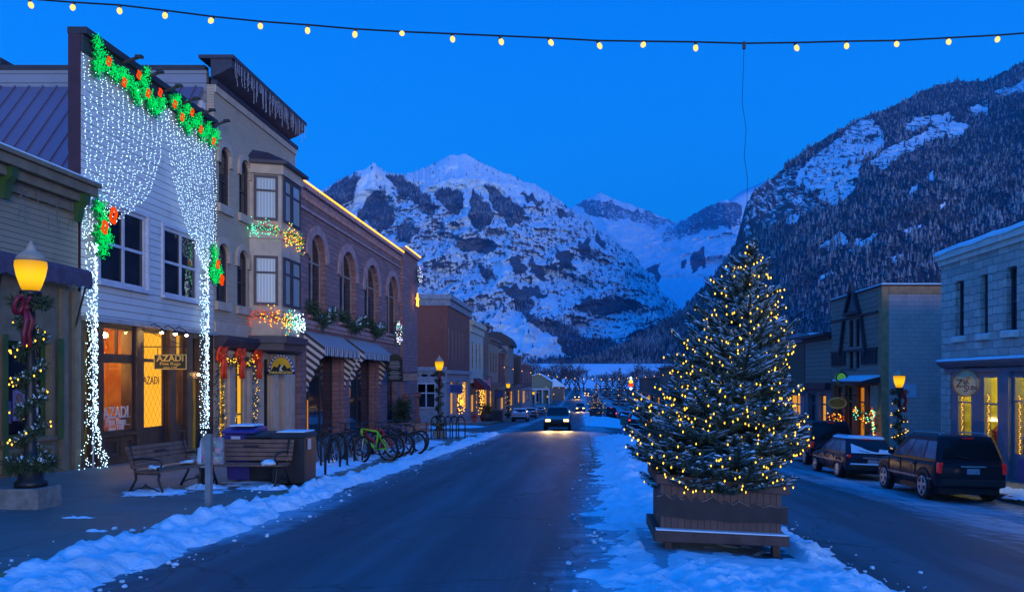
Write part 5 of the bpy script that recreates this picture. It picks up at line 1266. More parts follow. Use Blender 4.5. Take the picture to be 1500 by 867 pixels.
for i in range(3):
    k = MB(); c_ = XL - 3.0 + i * .85; k.prism([(c_ + .32 * math.cos(a), .35 + .13 * math.sin(a)) for a in [2 * PI * j / 14 for j in range(14)]], TFb, .082, .10); k.build('oval_light', m_pane, bb)
shop('cream_building', 'narrow cream building with deep bracketed cornice beyond the brick corner', 94.2, 107.2, 6.75, m_cream, mat('cream_trim', (.44, .44, .38), .7), split=-.1, wins=[(96 + i * 3.6, 98.2 + i * 3.6, 1.2, 4.4) for i in range(3)], corn=1.3, lits=[(95, 99, -4, -1), (100, 106, -4, -1)], low=mat('grey_shop_front', (.18, .19, .18), .7))
shop('brown_building', 'narrow brown two storey building squeezed beside the cream one', 107.4, 113.5, 7.2, m_brn, m_brn, split=.3, wins=[(108.3, 109.6, 1.5, 4.6), (111, 112.3, 1.5, 4.6)], corn=.6, lits=[(108, 113, -4.4, -.8)])
shop('pale_green_building', 'pale green building with a brown cornice and plain side wall', 113.8, 127.0, 5.75, mat('tan_front', (.25, .21, .17), .7), m_brn, split=-.6, wins=[(115.5 + i * 3.6, 117.7 + i * 3.6, .9, 3.8) for i in range(3)], corn=.7, lits=[(115, 119, -4.7, -1.6), (121, 126, -4.7, -1.6)], sidecol=m_lime)
tb, Tq = shop('red_brick_hotel', 'red brick block with an arched dark dormer tower', 129.0, 176.0, 4.7, m_redbrick, mat('grey_stone_trim', (.20, .19, .20), .8), split=-1.2, wins=[(131 + i * 5.4, 133.4 + i * 5.4, .6, 3.4) for i in range(8)], corn=.6, lits=[(131 + i * 9, 137 + i * 9, -5, -2.2) for i in range(5)])
k = MB(); k.box(XL - 4.2, XL + .5, 138, 150, -1, 5.6); k.build('tower', mat('grey_stone', (.20, .18, .18), .8), tb)
k = MB(); k.prism([(-3.0, 5.6), (3.0, 5.6)] + [(3.0 * math.cos(PI * i / 14), 5.6 + 2.4 * math.sin(PI * i / 14)) for i in range(1, 14)], lambda u, v, q: (XL - 1.8 + u, q, v), 138, 149); k.build('tower_roof', m_dark, tb)
k = MB(); k.box(XL - .1, XL + 1.2, 152, 157, -1.0, 4.0); k.build('dark_bay', m_dark, tb)
k = MB(); k.prism([(0, 4.7), (4, 4.7), (2, 6.6)], lambda u, v, q: (XL - 3.4 + u, q, v), 129.2, 134); k.build('gable', m_dark, tb)
shop('far_red_building', 'far red brick building at the end of the left row', 178, 215.0, 3.6, m_redbrick, m_bluew, split=-2, wins=[(182 + i * 8, 186 + i * 8, -.8, 2.0) for i in range(4)], corn=.5, lits=[(181, 190, -5.5, -2.6), (195, 205, -5.5, -2.6)])
gh = thing('gabled_house', 'olive gabled house with a white porch, far down the left side', 'house', (-11, 245, -7.5))
k = MB(); k.prism([(-16.5, -7.5), (-8.6, -7.5), (-8.6, -.6), (-12.0, 1.5), (-16.5, .3)], TF(240), -14, 0); k.build('wall', mat('olive_wall', (.20, .22, .15), .8), gh)
for a, c_ in (((-8.2, -.75), (-12.0, 1.62)), ((-12.0, 1.62), (-17, .25))):
    k = MB(); k.bar((a[0], 247, a[1]), (c_[0], 247, c_[1]), 15, .18); k.build('snowy_roof', m_snow_thin, gh)
k = MB(); k.box(-15.5, -9, 238, 239.9, -3.2, -2.7); k.build('porch_roof', m_trimw, gh)
for x in (-15.2, -13.2, -11.2, -9.3): k = MB(); k.box(x, x + .4, 238.2, 238.6, -7.5, -3.2); k.build('porch_post', m_trimw, gh)
window(gh, TF(240), rect(-13.2, -12.0, -6.9, -3.8), m_trimw, m_pane, q=.03, fw=.2, name='door')
sr = thing('snow_roofed_cabin', 'small cabin with a snow covered roof beyond the olive house', 'house', (-8, 280, -7.5))
k = MB(); k.box(-12, -5.5, 275, 285, -7.5, -2.6); k.build('wall', m_brn, sr)
k = MB(); k.prism([(-12.6, -2.6), (-5, -2.6), (-8.8, .2)], TF(275), -11, .5); k.build('snowy_roof', m_snow_thin, sr)
# hanging shop signs along the left row
def oval_sign(label, px, py, Y, rw, rh, m, rim, shape='oval', name='shop_sign'):
    c = P(px, py, Y); t_ = thing(name, label, 'sign', c - Vec((0, 0, rh)))
    lp = [(c.x + rw * math.cos(2 * PI * i / 24), c.z + rh * math.sin(2 * PI * i / 24)) for i in range(24)] if shape == 'oval' else rect(c.x - rw, c.x + rw, c.z - rh, c.z + rh)
    k = MB(); k.prism(lp, TF(Y), 0, .06); k.build('board', m, t_)
    k = MB(); k.ring(lp, grow(lp, -.08), TF(Y), .06, .075); k.build('rim', rim, t_)
    wx = XL if px < VX else XR
    k = MB(); k.tube([(wx, Y, c.z + rh + .1), (c.x, Y, c.z + rh + .1), (c.x, Y, c.z + rh)], .03, 5); k.build('sign_bracket', m_black, t_)
    return t_, c
oval_sign('square navy sign on the corner of the brick building', 668, 569, 77.6, .62, .42, mat('navy_board', (.03, .045, .16), .5), mat('navy_rim', (.12, .14, .28), .5), 'rect')
oval_sign('brown oval sign over the cream shop', 686, 573, 95, .85, .5, mat('brown_oval', (.20, .09, .05), .6), m_brn)
oval_sign('lilac square sign further along the left row', 711, 561, 110, .85, .85, mat('lilac_board', (.35, .20, .38), .6), m_dark, 'rect')
oval_sign('small dark blue sign beyond the lilac one', 731, 577, 125, .7, .55, mat('blue_board', (.04, .06, .2), .5), m_dark, 'rect')
aw3 = thing('red_awning', 'dark red awning over a shop beyond the brick building', 'awning', (XL + 1, 98, -.5))
k = MB(); k.prism([(0.36, .1), (1.6, -.9), (1.6, -1.3), (.36, -1.0)], lambda u, v, q: (XL + u, q, v), 95, 101); k.build('canopy', mat('wine_canvas', (.16, .02, .03), .9), aw3)
k = MB(); k.bar((XL + .36, 98, -1.2), (XL + 1.5, 98, -1.2), .05); k.build('frame', m_black, aw3)
# warm shop glow strings
for i, (px, Y, z0, z1, lab) in enumerate(((675, 86, -3.6, -.6, 'golden lights filling a shop window in the brick building'), (702, 104, -4.4, -1.0, 'strand of warm lights in the cream shop doorway'))):
    t_ = thing('window_lights', lab, 'light string', (XL + .2, Y, z0)); rnd = random.Random(i)
    bulbs(t_, [(XL + rnd.uniform(.05, .3), Y + rnd.uniform(-2.2, 2.2), rnd.uniform(z0, z1)) for _ in range(70)], m_bulb_a, .055)
    k = MB(); k.tube([(XL + .1, Y + 2.2 * math.sin(j * 1.7), z0 + (z1 - z0) * j / 10) for j in range(11)], .015, 4); k.build('wire', m_wire, t_)

# ================================================================== RIGHT SIDE OF THE STREET
m_stone = bricks('pale_split_stone', (.86, .80, .72), (.60, .57, .53), (.30, .29, .29), .72, .29, .016, .9, rock=3.4)
m_stonet = mat('pale_stone_trim', (.74, .70, .64), .85, .2, 3, .4, 20)
m_conc = bricks('concrete_block', (.62, .40, .37), (.56, .365, .34), (.48, .32, .30), .42, .21, .012, .9)
m_brownsid = siding('brown_boarding', (.34, .20, .15), .26, .2, .75, .025)
m_ochre = mat('ochre_corner_board', (.50, .25, .12), .75)
m_bluefr = mat('slate_blue_shopfront', (.16, .18, .25), .5, .2, 3)
m_bluek = mat('deep_blue_panel', (.035, .07, .28), .5, .2, 3)
TRr = TR(XR)
sb = thing('stone_building', 'pale split stone building with three narrow windows above a slate blue shop front', 'building', (XR, 26, W(XR, 30) - .3))
sy0, sy1, st = 8.0, 32.9, 4.85; hb = W(XR, 33) - .3
SW = [rect(yr(1411.7), yr(1400), 1.62, 3.75), rect(yr(1447), yr(1436), 1.60, 3.75), rect(yr(1489.5), yr(1474), 1.58, 3.78), rect(24.4, 25.2, 1.58, 3.78)]
k = MB(); k.wall(TRr, rect(sy0, sy1, .70, st - .35), SW, .35); k.build('wall', m_stone, sb, fix=False)
for lp in SW:
    us = [p[0] for p in lp]
    window(sb, TRr, lp, mat('plum_window_frame', (.07, .06, .10), .5), m_pane, rails=(.48,), q=-.22, fw=.07)
    k = MB(); k.tbox(TRr, min(us) - .14, max(us) + .14, 1.40, 1.58, -.2, .14); o_ = k.build('sill', m_stonet, sb, bevel=.02)
    k = MB(); k.tbox(TRr, min(us) - .13, max(us) + .13, 1.582, 1.63, -.0, .13); k.build('sill_snow', m_snow_thin, o_)
k = MB(); k.tbox(TRr, sy0, sy1 + .06, st - .35, st - .16, -.3, .10); k.build('lower_cornice', m_stonet, sb)
k = MB(); k.tbox(TRr, sy0, sy1 + .1, st - .16, st + .08, -.4, .22); k.build('cornice', m_stonet, sb, bevel=.02)
k = MB(); nn = 40
vs2 = []
for i in range(nn + 1):
    y = sy0 + (sy1 + .12 - sy0) * i / nn
    for q, z in ((.26, st + .06), (.25, st + .20), (.12, st + .28), (-.5, st + .30), (-.9, st + .1)): vs2.append((XR - q + .02 * nf(y, q, 3), y, z + .05 * nf(y, q, 1.2, 3, 3)))
k.add(vs2, [(5 * i + j, 5 * i + j + 1, 5 * i + j + 6, 5 * i + j + 5) for i in range(nn) for j in range(4)]); k.build('roof_snow', m_snow, sb, smooth=True, fix=False)
k = MB(); k.box(XR + .36, XR + 16, sy0, sy1, .31, st - .1); k.box(XR + 2.7, XR + 16, sy0, sy1, hb, .305); k.box(XR + .31, XR + 2.69, sy1 - .3, sy1, hb, .305); k.build('side_wall', m_stone, sb)
SF = [rect(yr(1424), yr(1402), -3.0, .12), rect(yr(1466), yr(1440), -3.0, .12), rect(24.6, yr(1485), -2.55, .12), rect(20.5, 24.1, -2.55, .12)]
k = MB(); k.wall(TRr, rect(sy0, 32.05, hb, .26), SF, .3); k.build('shop_front', m_bluefr, sb, fix=False)
k = MB(); k.tbox(TRr, 32.05, sy1, hb, .70, -.3, .02); k.build('corner_pier', m_stone, sb)
k = MB(); k.tbox(TRr, sy0, 32.35, .26, .40, -.3, .12); k.prism([(.004, .40), (.16, .44), (.34, .60), (.38, .68), (.004, .68)], lambda u, v, q: (XR - u, q, v), sy0, 32.6); k.build('shop_cornice', m_bluefr, sb)
k = MB()
for i in range(160): y = sy0 + .1 + i * .152; k.tbox(TRr, y, y + .07, .34, .395, .125, .16)
k.build('dentils', m_bluefr, sb)
k = MB(); k.prism([(.004, .684), (.37, .684), (.30, .76), (.05, .80)], lambda u, v, q: (XR - u, q, v), sy0, 32.6); k.build('shop_cornice_snow', m_snow_thin, sb)
for lp in SF: window(sb, TRr, lp, m_bluefr, m_glass, rails=(.68,), q=-.05, fw=.07, name='shop_window')
for y0, y1 in ((yr(1483), yr(1467)), (24.15, 24.55)): k = MB(); k.tbox(TRr, y0, y1, hb, .25, .004, .14); k.build('pilaster', m_bluefr, sb)
for y0, y1 in ((24.6, 27.0), (20.5, 24.1)): k = MB(); k.tbox(TRr, y0, y1, -3.7, -2.62, .004, .06); k.build('kick_panel', m_bluek, sb)
# lit room with goods behind
m_grn = mat('olive_room_wall', (.50, .48, .05), .8, .4, 1.5); m_lampy = emit('shop_lamp', (1, .74, .10), 380)
k = MB(); k.box(XR + 2.6, XR + 2.65, 20, 32, -3.7, .3); k.box(XR + .4, XR + 2.6, 31.9, 31.95, -3.7, .3); k.box(XR + .4, XR + 2.6, 20, 20.05, -3.7, .3); k.box(XR + .36, XR + 2.6, 20, 32, .26, .3); k.build('room_wall', m_grn, sb)
k = MB(); k.box(XR + .36, XR + 2.6, 20, 32, -3.75, -3.3); k.build('room_floor', m_floor, sb)
for y in (21.5, 23.5, 25.5, 27.2, 28.6, 30.4): k = MB(); k.ball((XR + 1.4, y, .05), .09, 8, 6); k.build('room_lamp', m_lampy, sb)
rnd = random.Random(8)
for i in range(16):
    y = 21 + i * .66 + rnd.uniform(-.2, .2); h_ = rnd.uniform(.35, 1.0); r_ = rnd.uniform(.12, .26)
    k = MB(); k.lathe([(r_, -3.2), (r_ * 1.1, -2.9), (r_ * .6, -2.9 + h_ * .5), (r_ * 1.2, -2.7 + h_ * .8), (r_ * .3, -2.6 + h_)], (XR + rnd.uniform(.6, 1.3), y, .3), 10); k.build('shop_goods', mat('shop_goods', (rnd.uniform(.1, .5), rnd.uniform(.03, .15), .03), .6), sb)
for i, (y0, y1) in enumerate(((yr(1424), yr(1402)), (yr(1466), yr(1440)), (24.6, yr(1485)))):
    lab = ('warm light strand edging the narrow shop window under the round sign', 'warm light strand edging the middle blue shop window', 'warm light strand edging the blue shop window nearest the camera')[i]
    t_ = thing('window_lights', lab, 'light string', (XR + .2, (y0 + y1) / 2, -2.8)); pts = []
    for j in range(30): pts += [(XR + .14, y1 - .12 + .03 * math.sin(j * 2), -2.7 + 2.2 * j / 30)]
    if i == 2:
        for j in range(70): pts.append((XR + .3 + rnd.random() * .3, y0 + rnd.random() * (y1 - y0), -2.4 + (rnd.random() ** 3) * 1.9 if j % 2 else -.7 + rnd.gauss(0, .2)))
    bulbs(t_, pts, m_bulb_a, .028)
    k = MB(); k.tube([(XR + .14, y1 - .12, -2.7), (XR + .14, y1 - .12, -.5)], .012, 4); k.build('wire', m_wire, t_)
k = MB(); k.tube([(14.47, 10.9, 4.7), (14.47, 10.9, 6.0)], .04, 8); k.build('string_mast', m_black, sb)
# round sign
rs = thing('round_sign', 'round cream shop sign with a painted sun, hung from the stone building', 'sign', (XR - .8, 29.1, -.7))
c = P(1414, 561, 29.0); rr = .47
circ = lambda r_: [(c.x + r_ * math.cos(2 * PI * i / 40), c.z + r_ * math.sin(2 * PI * i / 40)) for i in range(40)]
k = MB(); k.prism(circ(rr), TF(29), 0, .06); k.build('disc', mat('cream_sign', (.62, .55, .40), .6, .25, 3), rs)
k = MB(); k.ring(circ(rr * 1.03), circ(rr * .93), TF(29), -.004, .075); k.build('rim', mat('rust_rim', (.45, .20, .07), .6), rs)
k = MB(); k.ring(circ(rr * .80), circ(rr * .775), TF(29), .06, .066); k.build('inner_ring', mat('rust_line', (.40, .24, .12), .6), rs)
k = MB(); k.prism([(c.x + .08 + (.10 if i % 2 == 0 else .045) * math.cos(2 * PI * i / 24), c.z + .17 + (.10 if i % 2 == 0 else .045) * math.sin(2 * PI * i / 24)) for i in range(24)], TF(29), .06, .068); k.build('painted_sun', mat('sun_orange', (.62, .25, .06), .6), rs)
m_rust = mat('brown_lettering', (.22, .05, .03), .6)
for s_, sz, dx, dz in (('Z', .40, -.24, -.02), ('IA', .22, -.0, .03), ('S', .36, -.02, -.20), ('UN', .22, .22, -.17)):
    text(s_, sz, m_rust, rs, frame_mtx((c.x + dx, 28.934, c.z + dz), (1, 0, 0), (0, 0, 1)), 'sign_lettering', offset=.004)
k = MB(); k.tube([(XR, 29, c.z + rr + .1), (c.x, 29, c.z + rr + .1), (c.x, 29, c.z + rr)], .022, 6); k.build('sign_bracket', m_black, rs)

# brown timber-fronted building with a block side wall
gb = thing('gabled_front_building', 'brown boarded building with a triangular gable ornament and grey block side wall', 'building', (XR, 43, W(XR, 43) - .4))
gy0, gy1, gt_ = 39.3, 47.3, 4.5; hb = W(XR, 48) - .4
zr = lambda py, px: zz(py, yr(px))
sp = -.05
NW = [rect(yr(1250) , yr(1243.5), 1.7, 3.15), rect(yr(1259), yr(1253), 1.7, 3.15), rect(yr(1250), yr(1243.5), .55, 1.45), rect(yr(1259), yr(1253), .55, 1.45)]
k = MB(); k.wall(TRr, rect(gy0 + .5, gy1, sp, gt_), NW, .25); k.build('wall', m_brownsid, gb, fix=False)
for lp in NW: window(gb, TRr, lp, m_dark, m_pane, q=-.12, fw=.05)
ya, yb_ = yr(1262.5), yr(1239)
k = MB(); k.ring([(ya, 3.4), (yb_, 3.4), ((ya + yb_) / 2, 5.15)], [(ya + .35, 3.55), (yb_ - .35, 3.55), ((ya + yb_) / 2, 4.75)], TRr, .004, .22); k.build('gable_ornament', m_dark, gb)
k = MB(); k.prism([(ya + .30, 3.53), (yb_ - .30, 3.53), ((ya + yb_) / 2, 4.8)], TRr, .006, .05); k.build('gable_panel', mat('grey_board', (.16, .15, .15), .7), gb)
for u0, u1 in ((ya - .1, ya - .75), (yb_ + .1, yb_ + .75)):
    k = MB(); k.bar((XR - .1, u0, 3.2), (XR - .1, u1, 1.3), .16); k.build('brace', m_dark, gb)
for z in (1.52, 3.28): k = MB(); k.tbox(TRr, gy0 + .5, gy1, z - .05, z + .05, .004, .09); k.build('band', m_dark, gb)
k = MB()
for i in range(14): y = gy0 + .7 + i * .22; k.tbox(TRr, y, y + .10, .75, 1.45, .004, .10) if y < yr(1262) - .1 else None
k.build('slat_band', m_dark, gb); k = MB()
for i in range(18): y = yr(1240) + .1 + i * .22; k.tbox(TRr, y, y + .10, .75, 1.45, .004, .10) if y < gy1 - .2 else None
k.build('slat_band', m_dark, gb)
k = MB(); k.tbox(TRr, gy0, gy0 + .5, hb, gt_ - .05, -.3, .03); k.build('corner_board', m_ochre, gb)
TFg = TF(gy0)
k = MB(); k.box(XR + .3, XR + 14, gy0 + .02, gy1, hb, gt_ - .2); k.build('side_wall', m_conc, gb)
k = MB(); k.box(XR + .31, XR + 14, gy0 - .02, gy0 + .015, gt_ - .42, gt_ - .05); k.build('side_fascia', m_ochre, gb)
k = MB(); k.box(XR - .08, XR + 14, gy0 - .06, gy1, gt_ - .04, gt_ + .03); k.build('parapet', m_dark, gb)
k = MB(); k.box(XR - .06, XR + 14, gy0 - .05, gy1, gt_ + .032, gt_ + .09); k.build('roof_snow', m_snow_thin, gb)
k = MB(); k.box(XR + .7, XR + 1.6, gy0 - .03, gy0 + .01, -.9, -.25); k.build('wall_panel', m_trimw, gb)
GL = [rect(yr(1248), yr(1238), -3.4, -.35), rect(yr(1266), yr(1255), -3.4, -.35), rect(yr(1289), yr(1271), -3.4, -.35), rect(yr(1234), yr(1222), -3.4, -.35)]
k = MB(); k.wall(TRr, rect(gy0 + .5, gy1, hb, sp - .01), GL, .3); k.build('shop_front', mat('rust_timber', (.24, .09, .035), .6), gb, fix=False)
m_roomg = emit('deep_amber_room', (1, .34, .03), .5)
for i, lp in enumerate(GL): window(gb, TRr, lp, mat('orange_pine', (.42, .17, .04), .5), m_roomg if i in (1, 2) else m_pane, mull=(.5,) if i == 2 else (), rails=(.72,), q=-.2, fw=.1, name='shop_window')
k = MB(); k.prism([(.004, .12), (1.0, -.12), (1.0, -.2), (.004, -.15)], lambda u, v, q: (XR - u, q, v), gy0 + .2, gy0 + 4.6); o_ = k.build('canopy', m_dark, gb)
k = MB(); k.prism([(.004, .20), (1.0, -.04), (1.0, -.115), (.004, .125)], lambda u, v, q: (XR - u, q, v), gy0 + .2, gy0 + 4.6); k.build('canopy_snow', m_snow_thin, o_)
k = MB(); k.tbox(TRr, gy0 + .5, gy0 + 1.0, -3.9, -.3, .004, .25); k.build('pilaster', m_trimt, gb)
for i, (px0, px1, y0_, y1_, cols, lab, n) in enumerate(((1258, 1290, 600, 612, (('red_bulb', m_bulb_r), ('orange_bulb', m_bulb_a), ('green_bulb', m_bulb_t)), 'red and green lit garland round the orange shop window', 120), (1226, 1246, 606, 630, (('red_bulb', m_bulb_r), ('orange_bulb', m_bulb_a)), 'red lit bush in the rust timber shop doorway', 90))):
    rnd = random.Random(20 + i); ya_, yb2 = yr(px1), yr(px0); pts = []; fo = MB(); z0, z1 = zz(y1_, (ya_ + yb2) / 2), zz(y0_, (ya_ + yb2) / 2)
    for j in range(n):
        if i == 0:
            f_ = rnd.random()
            p = (XR - .3, ya_ + (yb2 - ya_) * f_, z1 - .45 * math.sin(PI * f_) + rnd.gauss(0, .15)) if rnd.random() < .6 else (XR - .3, ya_ + .1 + rnd.gauss(0, .12), z1 - rnd.random() * 1.6)
        else: p = (XR - .3 - rnd.random() * .3, ya_ + (yb2 - ya_) * rnd.random(), z0 + (z1 - z0) * rnd.random())
        pts.append(p)
    needles(fo, pts[:40], .3, 500, .22, .02)
    multi('lit_garland', lab, 'garland', (XR - .3, ya_, z0), pts, cols, .032, fo)
shop('low_brown_building', 'low brown boarded building next to the gabled one', 47.4, 52.8, 2.65, m_brownsid, m_dark, x=XR, side=1, split=-.25, corn=.3, wins=(), lits=[(48.2, 49.8, -3.4, -.9), (50.4, 52.2, -3.4, -.9)], low=mat('grey_shopfront', (.17, .18, .20), .6))
shop('snowy_roof_shop', 'shop with a bright snowy roof edge behind the decorated tree', 53, 62, 2.9, mat('rust_wall', (.22, .11, .07), .8), m_bluew, x=XR, side=1, split=-.6, corn=.5, lits=[(54, 57, -3.8, -1), (58, 61, -3.8, -1)])
shop('plain_brick_shop', 'plain brick shop further down the right side', 64, 90, 3.2, m_brick, m_brn, x=XR, side=1, split=-.8, corn=.5, wins=[(66 + i * 5, 68 + i * 5, .4, 2.4) for i in range(5)], lits=[(66 + i * 6, 70 + i * 6, -4.2, -1.4) for i in range(4)])
shop('tan_brick_shop', 'wide tan brick building far down the right side', 92, 150, 2.0, mat('tan_brick', (.22, .14, .09), .85), m_brn, x=XR, side=1, split=-2, corn=.4, lits=[(95 + i * 9, 101 + i * 9, -5, -2.6) for i in range(6)])
shop('far_right_building', 'last low building at the end of the right row', 153, 215, .4, mat('umber_wall', (.14, .09, .06), .85), m_brn, x=XR + 1, side=1, split=-3, corn=.4, lits=[(158 + i * 12, 166 + i * 12, -6, -3.6) for i in range(5)])
# hanging lit green globe and the curly bracket sign of the rust shop
t_, c = oval_sign('round green lantern sign over the rust timber shop', 1232, 553, 43, .32, .32, emit('green_lit_glass', (.10, .42, .12), .5), m_black, 'oval')
t_, c = oval_sign('curly gold oval sign on a scrolled bracket by the rust timber shop', 1226, 590, 42.5, .5, .30, mat('amber_board', (.45, .2, .03), .5), m_gold, 'oval')

# ================================================================== STREET FURNITURE
# ---------------------------------------------------------------- lamp posts
m_globe = None
def globe_mat():
    m, t, b = nodes('lit_frosted_globe'); v = coords(t); s = t.nodes.new('ShaderNodeSeparateXYZ'); t.links.new(v, s.inputs[0])
    d_ = t.nodes.new('ShaderNodeVectorMath'); d_.operation = 'DISTANCE'; t.links.new(v, d_.inputs[0]); d_.inputs[1].default_value = (0, 0, 3.86)
    f_ = smooth(t, d_.outputs['Value'], .46, .02)
    b.inputs['Base Color'].default_value = (.12, .06, .01, 1); b.inputs['Roughness'].default_value = .5; b.inputs['Specular IOR Level'].default_value = .15
    t.links.new(mixc(t, f_, (.80, .33, .003), (1, .58, .006)), b.inputs['Emission Color'])
    t.links.new(math2(t, 'ADD', .55, math2(t, 'MULTIPLY', math2(t, 'POWER', f_, 1.6), 1.9)), b.inputs['Emission Strength'])
    return m
m_globe = globe_mat()
m_lampcore = emit('lamp_filament', (1, .62, .14), 40)
m_concbase = mat('rough_concrete', (.23, .23, .22), .9, .35, 6, .6, 20)
def make_lamp():
    t_ = thing('street_lamp', 'x', 'street lamp')
    k = MB(); k.hexa([(-.33, -.33, -.1), (.33, -.33, -.1), (.33, .33, -.1), (-.33, .33, -.1), (-.31, -.31, .34), (.31, -.31, .34), (.31, .31, .34), (-.31, .31, .34)]); k.build('concrete_base', m_concbase, t_, bevel=.02)
    k = MB(); k.lathe([(.24, .34), (.24, .42), (.19, .46), (.17, .75), (.19, .80), (.12, .86), (.085, .95), (.075, 2.0), (.065, 3.28), (.085, 3.30), (.085, 3.36), (.065, 3.38), (.065, 3.44), (.16, 3.50), (.17, 3.56), (.15, 3.58)], n=14); k.build('post', m_black, t_, smooth=True)
    k = MB(); k.lathe([(.12, 3.58), (.155, 3.66), (.205, 3.82), (.235, 3.98), (.23, 4.06), (.20, 4.13), (.12, 4.19)], n=20); k.build('globe', m_globe, t_, smooth=True)
    k = MB(); k.lathe([(.228, 4.065), (.205, 4.14), (.14, 4.205), (.10, 4.23), (.075, 4.27), (.05, 4.33), (.015, 4.40), (.0, 4.42)], n=20); k.build('globe_cap', mat('frosted_cap', (.42, .34, .24), .5), t_, smooth=True)
    return t_
lamp0 = make_lamp()
def lampglow(o, power=28, z=3.86):
    l_ = bpy.data.lights.new('lamp_light', 'POINT'); l_.energy = power; l_.color = (1, .58, .16); l_.shadow_soft_size = .25
    p = bpy.data.objects.new('lamp_light', l_); COL.objects.link(p); p.parent = o; p.location = (0, 0, z)
def place_lamp(x, y, z, lab, sc=1.0, first=False, light=0, group='street lamps with acorn globes'):
    o = lamp0 if first else copy_tree(lamp0); o.location = (x, y, z); o.scale = (sc,) * 3; o['label'] = lab; o['group'] = group; o['category'] = 'street lamp'
    return o
L1 = (-8.92, 13.3); L2 = (-7.45, 43.3); R1 = (11.68, 30.0)
place_lamp(*L1, W(*L1) - .0, 'black street lamp with big lit amber globe, nearest on the left pavement', .98, True)
place_lamp(*L2, W(*L2), 'street lamp with amber globe at the side street corner, before the brick building', .98)
place_lamp(*R1, W(*R1), 'street lamp with amber globe beside the block wall on the right pavement', .88)
place_lamp(-7.75, 88, W(-8, 88), 'street lamp in front of the pale green building', .98)
for i, (px, Y, s_, lab) in enumerate(((691, 112, .95, 'distant lit lamp head before the olive gabled house'), (802, 190, .75, 'first of the tiny lamps in a row far down the left side'), (811, 232, .75, 'second tiny lamp in the far left row'), (819, 290, .72, 'third tiny lamp in the far left row'), (824, 335, .72, 'fourth tiny lamp in the far left row'), (830, 400, .75, 'last tiny lamp in the far left row'))):
    if i == 0: px = 781.5; Y = 135
    x = (px - VX) * Y / F; place_lamp(x, Y, S(x, Y) + .1, lab, s_)
for px, Y, s_, lab in ((949, 105, .85, 'far lamp just left of the decorated tree, lower right lane'), (941, 128, .85, 'far lamp second from the decorated tree'), (933, 150, .85, 'far lamp third from the decorated tree'), (917, 190, .8, 'far lamp right of the small lit tree'), (906, 250, .8, 'farthest lamp right of the small lit tree')):
    x = (px - VX) * Y / F; place_lamp(x, Y, S(x, Y) + .1, lab, s_)
# evergreen garlands wound round the three nearest posts
def wound(label, x, y, z, sc, seed, bowm, lights=1):
    t_ = thing('lamp_garland', label, 'garland', (x, y, z + .5)); rnd = random.Random(seed); random.seed(seed)
    path = [(x + .15 * math.cos(a), y + .15 * math.sin(a), z + sc * (.8 + 2.3 * i / 70)) for i in range(71) for a in [i * .42]]
    fo = MB(); needles(fo, path, .15, 4200, .075, .010, .6)
    ringp = [(x + .26 * math.cos(a), y + .26 * math.sin(a), z + sc * .72) for a in [2 * PI * i / 16 for i in range(17)]]
    needles(fo, ringp, .22, 1500, .10, .011, .6); needles(fo, [(x + .22 * math.cos(a), y + .22 * math.sin(a), z + sc * 3.38) for a in [2 * PI * i / 16 for i in range(17)]], .12, 420, .12, .013, .6)
    fo.build('foliage', m_fir, t_, fix=False)
    sn_ = MB(); needles(sn_, path, .18, 330, .05, .018, .4, up=1.5); needles(sn_, ringp, .22, 150, .06, .02, .4, up=1.5); sn_.build('snow', m_snow_thin, t_, fix=False)
    pts = []
    for _ in range(44): i = rnd.randint(4, 69); p = Vec(path[i]); d_ = (p - Vec((x, y, p.z))).normalized(); pts.append(p + d_ * rnd.uniform(.08, .16) + Vec((0, 0, rnd.uniform(-.05, .05))))
    if lights: bulbs(t_, pts, m_bulb_y, .016, .022)
    bow(t_, (x + .05, y - .26, z + sc * 3.28), .30, bowm, 1.4); k = None
    o = t_.children[-1]
    return t_
wound('snowy evergreen garland with warm lights and wine bow round the nearest left lamp post', *L1, W(*L1), .98, 3, m_redd)
wound('snowy evergreen garland wound round the lamp post at the side street corner', *L2, W(*L2), .98, 4, m_redd, 0)
wound('snowy evergreen garland with warm lights round the right pavement lamp post', *R1, W(*R1), .88, 5, m_redd)
wound('dark evergreen garland with small lights round the lamp before the pale green building', -7.75, 88, W(-8, 88), .98, 6, m_red)
pot = thing('flower_pot', 'pale flower pot fixed at the foot of the right pavement lamp', 'flower pot', (R1[0] + .1, R1[1] - .45, W(*R1) + .5))
k = MB(); k.lathe([(.2, .45), (.30, .9), (.34, 1.05), (.30, 1.05)], (R1[0] + .05, R1[1] - .4, W(*R1)), 14); k.build('tub', mat('pale_pot', (.35, .36, .38), .7), pot, smooth=True)
k = MB(); needles(k, [(R1[0] + .05, R1[1] - .4, W(*R1) + 1.05), (R1[0] + .05, R1[1] - .4, W(*R1) + 1.2)], .3, 260, .18, .015); k.build('plant', m_fir, pot, fix=False)

